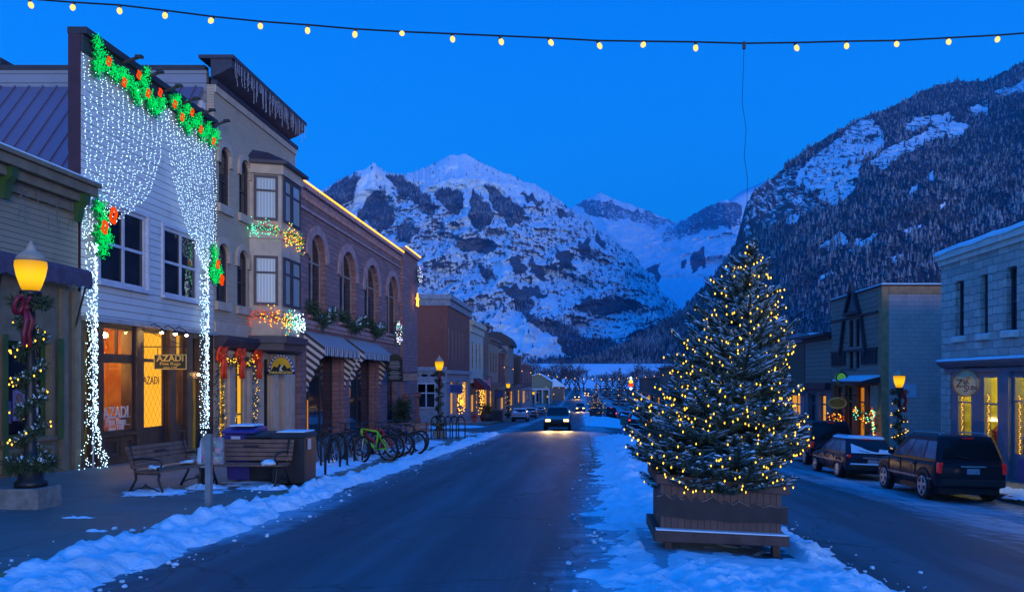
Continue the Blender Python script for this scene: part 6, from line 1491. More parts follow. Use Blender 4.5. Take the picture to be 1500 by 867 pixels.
# ---------------------------------------------------------------- benches
m_slat = mat('weathered_bench_slats', (.21, .115, .075), .6, .35, 5, .3, 40)
def make_bench():
    t_ = thing('park_bench', 'x', 'bench'); w_ = 1.72
    for i in range(5):
        z = .50 + i * .085; y = .27 + i * .028
        k = MB(); k.hexa([(-w_ / 2, y, z), (w_ / 2, y, z), (w_ / 2, y + .03, z - .004), (-w_ / 2, y + .03, z - .004), (-w_ / 2, y + .024, z + .073), (w_ / 2, y + .024, z + .073), (w_ / 2, y + .054, z + .069), (-w_ / 2, y + .054, z + .069)]); k.build('back_slat', m_slat, t_, bevel=.006)
    for i in range(5):
        y = -.24 + i * .098; z = .43 - .02 * math.sin(i * .8)
        k = MB(); k.box(-w_ / 2, w_ / 2, y, y + .082, z, z + .032); k.build('seat_slat', m_slat, t_, bevel=.006)
    for sx in (-1, 1):
        x = sx * (w_ / 2 - .10)
        k = MB()
        k.tube([(x, -.30, 0), (x, -.27, .12), (x, -.20, .30), (x, -.22, .41)], [.026, .022, .022, .026], 8); k.tube([(x, .44, 0), (x, .36, .14), (x, .27, .30), (x, .28, .42), (x, .40, .90), (x, .43, .94)], [.028, .024, .022, .026, .024, .02], 8)
        k.tube([(x, -.22, .41), (x, .28, .41)], .024, 8)
        k.tube([(x, -.29, .05), (x, -.12, .12), (x, .02, .16), (x, .07, .22), (x, .07, .14), (x, .02, .16)], .014, 6); k.tube([(x, .40, .06), (x, .26, .12), (x, .12, .15), (x, .07, .2)], .014, 6)
        k.build('end_frame', m_black, t_, smooth=True)
        k = MB(); k.tube([(x, .34, .66), (x, .16, .69), (x, -.08, .68), (x, -.22, .66), (x, -.27, .60), (x, -.25, .53), (x, -.18, .52), (x, -.20, .44)], .018, 8); k.build('arm_rest', m_black, t_, smooth=True)
    k = MB(); k.box(-.16, .16, .345, .349, .76, .80); k.build('plaque', m_dark, t_)
    return t_
bench0 = make_bench()
def place_bench(x, y, rz, lab, first=False, sc=1.0):
    o = bench0 if first else copy_tree(bench0); o.location = (x, y, W(x, y)); o.rotation_euler = (0, 0, rz); o.scale = (sc,) * 3
    o['label'] = lab; o['group'] = 'slatted park benches'; o['category'] = 'bench'; return o
bA = place_bench(-7.95, 16.1, R(80), 'slatted bench with curly iron arms turned sideways before the rug shop', True)
bB = place_bench(-6.95, 16.9, R(-3), 'slatted bench facing the camera in front of the bins', sc=1.04)
bC = place_bench(-7.25, 34.5, R(8), 'distant slatted bench behind the bicycles', sc=1.0)
def slump(label, pts, m=m_snow, name='snow_heap'):
    k = MB()
    for c, r_ in pts:
        k2 = MB(); k2.ball(c, r_, 14, 9); k2.xform(lambda x, y, z: tuple(Vec((x, y, z)) + Vec((nf(x, y, 5, 3), nf(y, z, 5, 3), nf(x, z, 5, 3, 4))) * .06)); k.add(k2.v, k2.f)
    o = k.build(name, m, None, smooth=True, fix=False); tag(o, label, 'snow', kind='stuff')
slump('snow piled against the left arm of the slatted bench', [((-7.68, 16.75, W(-7, 17) + .62), (.15, .14, .20)), ((-7.70, 16.82, W(-7, 17) + .80), (.09, .1, .20))])
slump('snow on the right end of the slatted bench seat', [((-6.36, 16.75, W(-6, 17) + .52), (.13, .14, .07))])
slump('snow on the seat of the sideways bench', [((-8.02, 15.45, W(-8, 16) + .50), (.12, .14, .05)), ((-7.95, 16.6, W(-8, 16) + .49), (.1, .16, .045))])

# ---------------------------------------------------------------- litter bins
m_binblue = mat('blue_recycling_plastic', (.045, .04, .24), .45, .2, 4); m_binblk = mat('black_bin_plastic', (.018, .018, .022), .5); m_binbr = mat('brown_black_steel', (.028, .024, .028), .45)
def wheelie(name, lab, x, y, m, w_=.62, h=1.08, snow=True):
    z = W(x, y); t_ = thing(name, lab, 'litter bin', (x, y, z))
    k = MB(); k.hexa([(x - w_ * .42, y - .30, z + .06), (x + w_ * .42, y - .30, z + .06), (x + w_ * .42, y + .28, z + .06), (x - w_ * .42, y + .28, z + .06), (x - w_ * .5, y - .36, z + h * .87), (x + w_ * .5, y - .36, z + h * .87), (x + w_ * .5, y + .36, z + h * .87), (x - w_ * .5, y + .36, z + h * .87)]); k.build('body', m, t_, bevel=.03)
    k = MB(); k.prism([(y - .40, z + h * .875), (y + .38, z + h * .875), (y + .38, z + h * .98), (y + .1, z + h), (y - .2, z + h * .97), (y - .40, z + h * .92)], lambda u, v, q: (q, u, v), x - w_ * .54, x + w_ * .54); k.build('lid', m, t_, bevel=.02)
    k = MB(); k.box(x - w_ * .56, x + w_ * .56, y - .37, y - .31, z + h * .80, z + h * .845); k.build('rim', m, t_)
    for sx in (-1, 1): k = MB(); k.lathe([(.11, -.03), (.11, .03)], (x + sx * w_ * .4, y + .28, z + .11), 12, 'x'); k.build('wheel', m_black, t_)
    if snow:
        k = MB(); k.box(x - w_ * .35, x + w_ * .45, y - .3, y + .3, z + h * 1.0, z + h * 1.03); k.build('lid_snow', m_snow_thin, t_, bevel=.012)
    return t_
b1 = wheelie('recycling_bin', 'blue recycling bin with snow on its lid behind the slatted bench', -7.42, 18.15, m_binblue, .66, 1.22)
k = MB(); k.box(-7.56, -7.36, 17.735, 17.742, W(-7, 18) + .9, W(-7, 18) + 1.02); k.build('label_sticker', m_trimw, b1)
b2 = wheelie('wheeled_bin', 'black wheeled bin between the blue bin and the large litter box', -6.84, 18.05, m_binblk, .74, 1.12, False)
x, y = -6.20, 17.75; z = W(x, y); lb = thing('litter_box', 'large square dark steel litter box with a snowy top', 'litter bin', (x, y, z))
k = MB(); k.box(x - .36, x + .36, y - .36, y + .36, z + .04, z + 1.02); k.build('body', m_binbr, lb, bevel=.02)
k = MB(); k.hexa([(x - .40, y - .40, z + 1.02), (x + .40, y - .40, z + 1.02), (x + .40, y + .40, z + 1.02), (x - .40, y + .40, z + 1.02), (x - .36, y - .36, z + 1.12), (x + .36, y - .36, z + 1.12), (x + .36, y + .36, z + 1.12), (x - .36, y + .36, z + 1.12)]); k.build('lid', m_binbr, lb, bevel=.01)
k = MB(); k.box(x - .26, x + .34, y - .34, y + .33, z + 1.122, z + 1.15); k.build('lid_snow', m_snow_thin, lb, bevel=.012)
k = MB(); k.box(x + .362, x + .37, y - .2, y + .0, z + .75, z + .98); k.build('sticker', m_trimw, lb)
k = MB(); k.box(x - .22, x + .22, y - .368, y - .362, z + .82, z + .95); k.build('flap', m_black, lb)
# ---------------------------------------------------------------- post with stickered box
x, y = -6.12, 13.5; z = W(x, y); np_ = thing('sign_post', 'grey steel post holding a small stickered notice panel by the kerb', 'sign post', (x, y, z))
k = MB(); k.box(x - .045, x + .045, y - .045, y + .045, z, z + 1.22); k.build('post', mat('galvanised_steel', (.30, .31, .33), .5, metal=.6), np_)
k = MB(); k.box(x - .13, x + .13, y - .13, y + .13, z, z + .02); k.build('base_plate', m_concbase, np_)
k = MB(); k.box(x - .15, x + .20, y - .02 + .07, y + .12, z + .72, z + 1.16); pn = k.build('panel', mat('panel_grey', (.30, .31, .34), .5, .5, 9, col2=(.12, .12, .16)), np_)
rnd = random.Random(4)
for i in range(14):
    px_, pz_ = x + rnd.uniform(-.12, .15), z + rnd.uniform(.75, 1.10); s_ = rnd.uniform(.02, .045)
    k = MB(); k.box(px_ - s_, px_ + s_, y + .048 - .001 * i * .2, y + .05, pz_ - s_ * .8, pz_ + s_ * .8); k.build('sticker', mat('sticker', (rnd.uniform(.1, .7), rnd.uniform(.1, .6), rnd.uniform(.2, .7)), .5), pn)
x, y = -7.95, 17.3; z = W(x, y); mp_ = thing('iron_pillar', 'short black iron pillar with a square head beside the blue bin', 'post', (x, y, z))
k = MB(); k.box(x - .05, x + .05, y - .05, y + .05, z, z + 1.0); k.build('post', m_black, mp_)
k = MB(); k.ring(rect(x - .13, x + .13, z + .62, z + 1.18), rect(x - .08, x + .08, z + .67, z + 1.13), TF(y), -.03, .05); k.build('head', m_black, mp_)
# ---------------------------------------------------------------- cycle racks and bicycles
def make_hoop():
    t_ = thing('bike_hoop', 'x', 'cycle rack'); k = MB()
    k.tube([(0, -.28, 0), (0, -.28, .62)] + [(0, -.28 * math.cos(a), .62 + .28 * math.sin(a)) for a in [PI * i / 10 for i in range(1, 10)]] + [(0, .28, .62), (0, .28, 0)], .03, 8); k.build('hoop', m_black, t_, smooth=True)
    for s_ in (-1, 1): k = MB(); k.lathe([(.07, 0), (.07, .015)], (0, s_ * .28, 0), 10); k.build('foot_plate', m_black, t_)
    return t_
hoop0 = make_hoop(); first = True
for px, Y, lab in ((461, 19.8, 'black steel cycle hoop nearest the litter box'), (484, 22.0, 'black cycle hoop beside the front wheel of the black bicycle'), (495, 22.9, 'second black cycle hoop behind the first bicycle wheel'), (506, 23.8, 'third black cycle hoop amid the black bicycle frame'), (518, 24.7, 'black cycle hoop just left of the green bicycle')):
    o = hoop0 if first else copy_tree(hoop0); first = False
    x = (px - VX) * Y / F; o.location = (x, Y, W(x, Y)); o.rotation_euler = (0, 0, R(78)); o['label'] = lab; o['group'] = 'steel cycle hoops'; o['category'] = 'cycle rack'
for i in range(5):
    o = copy_tree(hoop0); x, Y = -7.3 + i * .30, 41.3 + .12 * i; o.location = (x, Y, W(x, Y)); o.scale = (1, 1, 1.25); o.rotation_euler = (0, 0, R(60)); o['group'] = 'steel cycle hoops at the corner lamp'; o['category'] = 'cycle rack'
    o['label'] = ('leftmost hoop of the cycle rack at the corner lamp post', 'second hoop from the left at the corner lamp post', 'middle hoop of the cycle rack at the corner lamp post', 'fourth hoop from the left at the corner lamp post', 'rightmost hoop of the cycle rack at the corner lamp post')[i]
m_bikeblk = mat('black_bike_paint', (.02, .02, .026), .3); m_bikegrn = mat('lime_bike_paint', (.22, .62, .02), .35, .15, 5); m_bikered = mat('red_bike_paint', (.40, .02, .05), .35); m_bikeblu = mat('navy_bike_paint', (.03, .05, .16), .35)
m_tyre = mat('black_rubber', (.014, .014, .015), .85); m_chrome = mat('dull_alloy', (.42, .44, .48), .35, metal=.9)
def make_bike():
    t_ = thing('bicycle', 'x', 'bicycle'); wr = .34
    def wheel(cx):
        k = MB(); k.tube([(cx + wr * math.cos(a), 0, wr + wr * math.sin(a)) for a in [2 * PI * i / 28 for i in range(28)]], .032, 8, closed=True); o = k.build('wheel', m_tyre, t_, smooth=True)
        k = MB(); k.tube([(cx + (wr - .035) * math.cos(a), 0, wr + (wr - .035) * math.sin(a)) for a in [2 * PI * i / 28 for i in range(28)]], .012, 5, closed=True)
        for i in range(16): a = 2 * PI * i / 16; k.tube([(cx, .02 * (-1) ** i, wr), (cx + (wr - .04) * math.cos(a), 0, wr + (wr - .04) * math.sin(a))], .0025, 3)
        k.lathe([(.03, -.05), (.03, .05)], (cx, 0, wr), 8, 'y'); k.build('rim', m_chrome, o)
    wheel(-.52); wheel(.54)
    k = MB(); bb_, st, hd, hb_, ra = (-.08, 0, .30), (-.22, 0, .80), (.36, 0, .86), (.40, 0, .68), (-.52, 0, .34)
    k.tube([st, hd], .028, 8); k.tube([bb_, hb_], .038, 8); k.tube([bb_, st], .026, 8); k.tube([hd, hb_], .034, 8)
    for s_ in (-.04, .04): k.tube([(bb_[0], s_, bb_[2]), (ra[0], s_ * 1.4, ra[2])], .017, 6); k.tube([(st[0], s_ * .5, st[2] - .06), (ra[0], s_ * 1.4, ra[2])], .017, 6)
    k.build('frame', m_bikeblk, t_, smooth=True)
    k = MB()
    for s_ in (-.05, .05): k.tube([(.40, s_ * .8, .68), (.44, s_, .56), (.54, s_, .34)], .016, 6)
    k.build('fork', m_black, t_)
    k = MB(); k.tube([(.36, 0, .86), (.34, 0, .98), (.40, 0, 1.0)], .016, 6); k.tube([(.32, -.30, 1.02), (.38, -.18, 1.02), (.41, 0, 1.0), (.38, .18, 1.02), (.32, .30, 1.02)], .014, 6); k.build('handlebar', m_black, t_)
    k = MB(); k.tube([(-.22, 0, .80), (-.25, 0, .92)], .014, 6); k.hexa([(-.42, -.08, .92), (-.12, -.025, .93), (-.12, .025, .93), (-.42, .08, .92), (-.40, -.06, .96), (-.10, -.02, .95), (-.10, .02, .95), (-.40, .06, .96)]); k.build('saddle', m_black, t_)
    k = MB(); k.lathe([(.09, -.03), (.09, -.025)], bb_, 14, 'y'); k.tube([(-.08, -.06, .30), (-.02, -.06, .15), (-.02, -.14, .15)], .012, 5); k.tube([(-.08, .06, .30), (-.14, .06, .45), (-.14, .14, .45)], .012, 5); k.build('crank', m_chrome, t_)
    return t_
bike0 = make_bike(); first = True
for px, Y, rz, lean, m, lab in ((484, 23.4, R(125), R(-6), m_bikeblk, 'black bicycle with its front wheel turned towards the camera, left of the rack'), (549, 25.5, R(152), R(-8), m_bikegrn, 'lime green mountain bicycle leaning at the rack'), (556, 26.8, R(160), R(-10), m_bikered, 'red framed bicycle tucked behind the lime green one'), (576, 27.6, R(150), R(-7), m_bikeblk, 'dark bicycle right of the lime green one'), (588, 28.8, R(165), R(-9), m_bikeblu, 'navy bicycle at the far end of the rack, before the bench'), (512, 24.6, R(140), R(7), m_bikeblk, 'black bicycle between the hoops and the lime green one'), (564, 28.2, R(172), R(9), m_bikeblk, 'black bicycle leaning behind the red framed one'), (597, 30.4, R(150), R(6), m_bikeblk, 'last dark bicycle, close by the far bench')):
    o = bike0 if first else copy_tree(bike0)
    first = False; x = (px - VX) * Y / F
    if m is not m_bikeblk: remat(o, m_bikeblk, m)
    o.location = (x, Y, W(x, Y)); o.rotation_euler = (lean, 0, rz); o.scale = (1.12,) * 3; o['label'] = lab; o['group'] = 'bicycles at the rack'; o['category'] = 'bicycle'
# hydrant, planter barrel, crate, meter at the far corner
x, y = -10.2, 79; z = W(x, y); hy = thing('fire_hydrant', 'small red fire hydrant on the pavement beyond the side street', 'hydrant', (x, y, z))
k = MB(); k.lathe([(.22, 0), (.22, .08), (.15, .1), (.15, .65), (.19, .67), (.19, .72), (.14, .8), (.05, .9), (.05, .95)], (x, y, z), 14); k.build('barrel', m_red, hy, smooth=True)
for a in (0, PI): k = MB(); k.lathe([(.07, .1), (.07, .26)] if a == 0 else [(.07, -.26), (.07, -.1)], (x, y, z + .5), 10, 'x'); k.build('nozzle', m_red, hy)
x, y = -9.6, 84; z = W(x, y); ba_ = thing('planter_barrel', 'barrel planter with rust coloured plants far down the left pavement', 'planter', (x, y, z))
k = MB(); k.lathe([(.55, 0), (.7, .4), (.62, .8), (.5, .8)], (x, y, z), 16); k.build('barrel', m_brown, ba_)
k = MB(); needles(k, [(x, y, z + .8), (x, y, z + 1.3)], .7, 500, .4, .05); k.build('plants', mat('dry_rust_plants', (.32, .13, .03), .8, col2=(.15, .16, .03)), ba_, fix=False)
x, y = -8.9, 87; z = W(x, y); cr = thing('dark_crate', 'dark box planter with an orange end by the far left kerb', 'planter', (x, y, z))
k = MB(); k.ring(rect(x - .9, x + .6, y - .6, y + .6), rect(x - .8, x + .5, y - .5, y + .5), lambda u, v, q: (u, v, z + q), 0, 1.1); k.build('box', m_dark, cr)
k = MB(); k.box(x + .603, x + .66, y - .6, y + .6, z, z + 1.1); k.build('end_panel', mat('orange_end', (.30, .10, .03), .7), cr)
k = MB(); k.box(x - .78, x + .48, y - .48, y + .48, z + .8, z + 1.0); k.build('soil', m_snow_thin, cr)
# street name signs stuck in the median snow
for x, y, h, lab in ((2.6, 49.8, 1.3, 'green square sign on a short post in the median snow'), (3.0, 98, 1.7, 'green square sign beside the small far tree')):
    z = S(x, y); t_ = thing('median_sign', lab, 'sign', (x, y, z)); k = MB(); k.box(x - .03, x + .03, y - .02, y + .02, z, z + h * .6); k.build('post', m_trimw, t_)
    k = MB(); k.box(x - .17, x + .17, y - .045, y - .02, z + h * .6, z + h); k.build('panel', mat('green_sign', (.01, .16, .12), .5), t_)
    k = MB(); k.box(x - .08, x + .08, y - .05, y - .045, z + h * .25, z + h * .55); k.build('marker', mat('marker_blue', (.15, .25, .7), .5), t_)

# ================================================================== VEHICLES
def paint(name, col, rough=.38, coat=.06):
    m, t, b = nodes(name); v = coords(t); n = nz(t, v, 3, 6, .65)
    sx = t.nodes.new('ShaderNodeSeparateXYZ'); t.links.new(v, sx.inputs[0])
    salt = smooth(t, math2(t, 'SUBTRACT', n, math2(t, 'MULTIPLY', sx.outputs[2], .42)), .12, .42)       # road salt low on the body
    t.links.new(mixc(t, math2(t, 'MULTIPLY', salt, .14), col, (.09, .09, .10)), b.inputs['Base Color'])
    t.links.new(math2(t, 'ADD', rough, math2(t, 'MULTIPLY', salt, .4)), b.inputs['Roughness'])
    b.inputs['Coat Weight'].default_value = coat; b.inputs['Coat Roughness'].default_value = .08; b.inputs['Specular IOR Level'].default_value = .12; return m
m_carblk = paint('near_black_car_paint', (.016, .015, .022)); m_carnavy = paint('dark_navy_car_paint', (.018, .020, .034)); m_carsilv = paint('silver_car_paint', (.30, .32, .35)); m_carmaroon = paint('dark_maroon_car_paint', (.05, .012, .015))
m_carglass = pane_mat('tinted_car_glass', (.008, .008, .010), .10, .3); m_sideglass = pane_mat('frosty_side_glass', (.22, .25, .30), .15, .7)
m_plast = mat('black_bumper_plastic', (.016, .016, .018), .6); m_tail = mat('red_tail_lens', (.35, .008, .008), .2, .2, 8, coat=1)
m_tail.node_tree.nodes['Principled BSDF'].inputs['Emission Color'].default_value = (1, .02, .01, 1); m_tail.node_tree.nodes['Principled BSDF'].inputs['Emission Strength'].default_value = .10
m_tailon = emit('lit_tail_lamp', (1, .05, .02), 2.5); m_head = mat('clear_headlamp', (.5, .52, .55), .1, coat=1); m_headon = emit('lit_headlamp', (1, .58, .14), 10)
m_plate = mat('licence_plate', (.38, .40, .44), .5, .5, 22, col2=(.20, .24, .30)); m_strip = mat('grey_side_strip', (.16, .15, .18), .4)
m_alloy = mat('grey_alloy_wheel', (.36, .37, .40), .35, .2, 5, metal=.7)
def make_car(name, body, Ln=4.7, Wd=1.86, H=1.76, belt=1.08, suv=True, heads=None, tails=None, snow=False, rack=True, glass=None, wr=.37):
    """rear at y = 0, nose at y = Ln, standing on z = 0; body and cabin are lofted from rounded sections"""
    t_ = thing(name, 'x', 'car'); hw = Wd / 2; yr_, yf_ = .95, Ln - .92; ar = wr + .075; zb = .40 if suv else .30; tf = .0 if suv else .03
    st = [(.0, hw - .16, zb + .10, belt - .12), (.03, hw - .07, zb + .05, belt - .06), (.12 + tf, hw - .02, zb + .01, belt - .015), (.40, hw, zb, belt), (1.2, hw + .008, zb, belt), (2.4, hw + .01, zb, belt), (Ln - 1.5, hw + .005, zb, belt),
          (Ln - 1.2, hw, zb, belt - .025), (Ln - .75, hw - .01, zb, belt - .075), (Ln - .35, hw - .04, zb + .02, belt - .14), (Ln - .12, hw - .10, zb + .05, belt - .23), (Ln - .02, hw - .19, zb + .10, belt - .33)]
    vs = []; ns = 15
    for y, w_, z0, z1 in st:
        h_ = z1 - z0; half = [(.0, z0), (.80, z0), (.93, z0 + .04), (.985, z0 + h_ * .22), (1.0, z0 + h_ * .50), (.985, z0 + h_ * .82), (.955, z1 - .045), (.90, z1 - .005), (.0, z1 + .025)]
        ring = [(w_ * a, z) for a, z in half] + [(-w_ * a, z) for a, z in half[-2:0:-1]]
        vs += [(x, y, z) for x, z in ring]; ns = len(ring)
    m_ = len(st)
    k = MB(); k.add(vs, [(a * ns + b_, a * ns + (b_ + 1) % ns, (a + 1) * ns + (b_ + 1) % ns, (a + 1) * ns + b_) for a in range(m_ - 1) for b_ in range(ns)] + [tuple(range(ns - 1, -1, -1)), tuple((m_ - 1) * ns + q for q in range(ns))])
    k.build('body', body, t_, smooth=True)
    k = MB(); k.box(-hw + .14, hw - .14, .2, Ln - .25, .24, .6); k.build('underbody', m_plast, t_)
    yb0, yb1 = (.06, Ln - 1.30) if suv else (.10, Ln - 1.25); yt0, yt1 = ((.34, Ln - 2.20) if suv else (.72, Ln - 2.25)); wb, wt = hw - .035, hw - .20
    def lim(v): e_ = v ** 1.25; return (wb + (wt - wb) * e_, yb0 + (yt0 - yb0) * v ** 1.15, yb1 + (yt1 - yb1) * v ** 1.0, belt - .03 + (H - .06 - belt + .03) * v)
    def C(u, v, off=0, r=.13):
        """point on the cabin: u 0-1 back, 1-2 right, 2-3 front, 3-4 left; v 0 belt - 1 roof edge"""
        x_, y0, y1, z = lim(v); x0, x1 = -x_ - off, x_ + off; y0 -= off; y1 += off; s_ = int(u) % 4; f_ = u - int(u); e_ = .09
        cs = [(x0, y0), (x1, y0), (x1, y1), (x0, y1)]; A, B = Vec((*cs[s_], 0)), Vec((*cs[(s_ + 1) % 4], 0)); d = (B - A).normalized(); Lg = (B - A).length
        nrm = Vec((d.y, -d.x, 0)); q = f_ * Lg
        if q < r: a = (1 - q / r) * PI / 4; c_ = A + d * r - nrm * r; p = c_ + (nrm * math.cos(a) - d * math.sin(a)) * r
        elif q > Lg - r: a = (1 - (Lg - q) / r) * PI / 4; c_ = B - d * r - nrm * r; p = c_ + (nrm * math.cos(a) + d * math.sin(a)) * r
        else: p = A + d * q
        return (p.x, p.y, z)
    us = [s_ + q for s_ in range(4) for q in (.0, .03, .06, .10, .3, .5, .7, .90, .94, .97)]; nu = len(us); vs = []
    lv = [0, .2, .4, .6, .8, .92, 1.0]
    for v in lv: vs += [C(u, v) for u in us]
    cx0, cy0 = 0, (yt0 + yt1) / 2
    for sh, dz in ((.97, .035), (.90, .052), (.6, .062)):
        vs += [(cx0 + (p[0] - cx0) * sh, cy0 + (p[1] - cy0) * sh, H - .06 + dz) for p in (C(u, 1.0) for u in us)]
    m_ = len(lv) + 3
    k = MB(); k.add(vs, [(a * nu + b_, a * nu + (b_ + 1) % nu, (a + 1) * nu + (b_ + 1) % nu, (a + 1) * nu + b_) for a in range(m_ - 1) for b_ in range(nu)] + [tuple((m_ - 1) * nu + q for q in range(nu))]); k.build('cabin', body, t_, smooth=True)
    def pane(nm, u0, u1, v0, v1, m, lean0=0, lean1=0, off=.006, nu_=10, name_parent=None):
        k = MB(); vs = []
        for a in range(6):
            v = v0 + (v1 - v0) * a / 5
            for b_ in range(nu_ + 1): vs.append(C(u0 + lean0 * a / 5 + (u1 - lean1 * a / 5 - u0 - lean0 * a / 5) * b_ / nu_, v, off))
        w2 = nu_ + 1; k.add(vs, [(a * w2 + b_, a * w2 + b_ + 1, (a + 1) * w2 + b_ + 1, (a + 1) * w2 + b_) for a in range(5) for b_ in range(nu_)]); return k.build(nm, m, t_, smooth=True, fix=False)
    pane('rear_window', .07, .93, .12, .86, m_carglass); pane('windscreen', 2.06, 2.94, .06, .93, m_carglass)
    segs = ((.05, .27), (.30, .60), (.63, .93)) if suv else ((.05, .24), (.27, .58), (.61, .93))
    for n_, (a, c_) in enumerate(segs):
        pane('side_window', 1 + a, 1 + c_, .12, .84, m_sideglass, 0, .16 if n_ == 2 else 0); pane('side_window', 4 - c_, 4 - a, .12, .84, m_sideglass, .16 if n_ == 2 else 0, 0)
    hood = belt - .02
    for sx in (-1, 1):
        k = MB(); k.ball((sx * (hw + .06), Ln - 1.62, belt + .10), (.10, .06, .075), 10, 6); k.build('mirror', body, t_, smooth=True)
        x0, x1 = sorted((sx * (hw - .17), sx * (hw - .02)))
        k = MB(); k.hexa([(x0, -.012, .80), (x1, .0 + .03, .80), (x1, .20, .82), (x0, .16, .82), (x0, -.012, belt - .02), (x1, .035, belt - .02), (x1, .20, belt - .02), (x0, .16, belt - .02)]); k.build('tail_lamp', tails or m_tail, t_, bevel=.035)
        x0, x1 = sorted((sx * (hw - .50), sx * (hw - .13)))
        k = MB(); k.box(x0, x1, Ln - .22, Ln - .01, hood - .40, hood - .25); k.build('headlamp', heads or m_head, t_, bevel=.035)
        k = MB(); k.box(sx * hw - .018, sx * hw + .018, .40, Ln - .5, .60, .66); k.build('side_strip', m_strip, t_, bevel=.006)
        for y in (1.62, 2.72): k = MB(); k.box(sx * hw - .025, sx * hw + .025, y, y + .19, belt - .17, belt - .13); k.build('door_handle', m_strip, t_, bevel=.012)
        for y in (1.48, 2.55, 3.45):
            k = MB(); k.box(sx * hw - .02, sx * hw + .0125, y, y + .010, zb + .12, belt - .05); k.build('door_seam', m_plast, t_)
        if rack:
            k = MB(); x = sx * (wt - .10); k.tube([(x, yt0 + .15, H - .01), (x, yt0 + .28, H + .055), (x, yt1 - .30, H + .055), (x, yt1 - .15, H - .01)], .020, 6); k.build('roof_rail', m_chrome, t_)
        for y in (yr_, yf_):
            lp = [(y - ar * math.cos(a), wr + ar * math.sin(a)) for a in [PI * i / 14 for i in range(15)]] + [(y + ar, zb - .02), (y - ar, zb - .02)]
            k = MB(); x0, x1 = sorted((sx * (hw - .30), sx * (hw + .012))); k.prism(lp, lambda u, v, q: (q, u, v), x0, x1); k.build('wheel_well', m_plast, t_)
            k = MB(); k.tube([(sx * (hw + .0), y - (ar + .02) * math.cos(a), wr + (ar + .02) * math.sin(a)) for a in [PI * i / 14 for i in range(15)]], .028, 6); k.build('arch_flare', body, t_, smooth=True)
            k = MB(); xo = sx * (hw - .085); k.lathe([(wr - .13, -.10), (wr - .03, -.115), (wr, -.07), (wr, .07), (wr - .03, .115), (wr - .13, .10)], (xo, y, wr), 28, 'x'); wo = k.build('wheel', m_tyre, t_)
            k = MB(); xs_ = xo + sx * .112
            k.tube([(xs_, y + (wr - .14) * math.cos(a), wr + (wr - .14) * math.sin(a)) for a in [2 * PI * i / 24 for i in range(24)]], .022, 6, closed=True)
            for i in range(5): a = 2 * PI * i / 5 + .3; k.bar((xs_, y, wr), (xs_ - sx * .005, y + (wr - .14) * math.cos(a), wr + (wr - .14) * math.sin(a)), .035, .085)
            k.lathe([(.07, -.02), (.055, .02)], (xs_, y, wr), 12, 'x'); k.build('rim', m_alloy, wo)
    k = MB(); k.hexa([(-hw + .12, -.10, zb + .06), (hw - .12, -.10, zb + .06), (hw - .01, .28, zb + .04), (-hw + .01, .28, zb + .04), (-hw + .12, -.10, zb + .27), (hw - .12, -.10, zb + .27), (hw + .005, .28, zb + .27), (-hw - .005, .28, zb + .27)]); k.build('rear_bumper', m_plast, t_, bevel=.05)
    k = MB(); k.hexa([(-hw + .02, Ln - .35, zb + .03), (hw - .02, Ln - .35, zb + .03), (hw - .20, Ln + .07, zb + .07), (-hw + .20, Ln + .07, zb + .07), (-hw + .0, Ln - .35, zb + .24), (hw - .0, Ln - .35, zb + .24), (hw - .20, Ln + .07, zb + .25), (-hw + .20, Ln + .07, zb + .25)]); k.build('front_bumper', m_plast, t_, bevel=.05)
    k = MB(); k.box(-.46, .46, Ln - .10, Ln + .005, hood - .42, hood - .28); k.build('grille', m_plast, t_, bevel=.02)
    zp = belt - .32
    k = MB(); k.box(-.17, .17, -.022, -.008, zp, zp + .15); k.build('licence_plate', m_plate, t_)
    k = MB(); k.box(-.34, .34, -.035, .0, zp + .18, zp + .225); k.build('tailgate_trim', m_chrome, t_, bevel=.012)
    k = MB(); k.box(-.15, .15, yt0 - .05, yt0 + .02, H - .085, H - .055); k.build('brake_light', m_tail, t_)
    k = MB(); k.bar((-.05, lim(.18)[1] - .03, lim(.18)[3]), (-.42, lim(.3)[1] - .03, lim(.3)[3]), .018); k.build('rear_wiper', m_black, t_)
    if snow:
        k = MB(); vs = []
        for sh, dz in ((1.0, -.01), (.985, .045), (.90, .075), (.5, .085)): vs += [((p[0]) * sh, cy0 + (p[1] - cy0) * sh, H - .05 + dz + (.012 * nf(p[0] * 3, p[1] * 3, 1) if dz > 0 else 0)) for p in (C(u, 1.0) for u in us)]
        k.add(vs, [(a * nu + b_, a * nu + (b_ + 1) % nu, (a + 1) * nu + (b_ + 1) % nu, (a + 1) * nu + b_) for a in range(3) for b_ in range(nu)] + [tuple(3 * nu + q for q in range(nu))]); k.build('roof_snow', m_snow_thin, t_, smooth=True)
        k = MB(); vs = []; nn = 24
        for b_ in range(nn + 1):
            u = .10 + .80 * b_ / nn; lo = .13; hi = .2 + .50 * max(0, 1 - b_ / nn * 1.6) ** 1.2 + .09 * abs(nf(b_ * .3, 2, 1, 3)) + (.16 if b_ > 17 else 0)
            for a in range(3): vs.append(C(u, lo + (hi - lo) * a / 2, .012 + .03 * (a == 0)))
        k.add(vs, [(3 * b_ + a, 3 * b_ + a + 1, 3 * b_ + a + 4, 3 * b_ + a + 3) for b_ in range(nn) for a in range(2)]); k.build('window_snow', m_snow_thin, t_, fix=False)
        k = MB(); k.hexa([(-hw + .14, -.09, zb + .27), (hw - .14, -.09, zb + .27), (hw - .1, .02, zb + .27), (-hw + .1, .02, zb + .27), (-hw + .17, -.07, zb + .31), (hw - .17, -.07, zb + .30), (hw - .14, .02, zb + .32), (-hw + .14, .02, zb + .31)]); k.build('bumper_snow', m_snow_thin, t_)
        k = MB(); vs = []
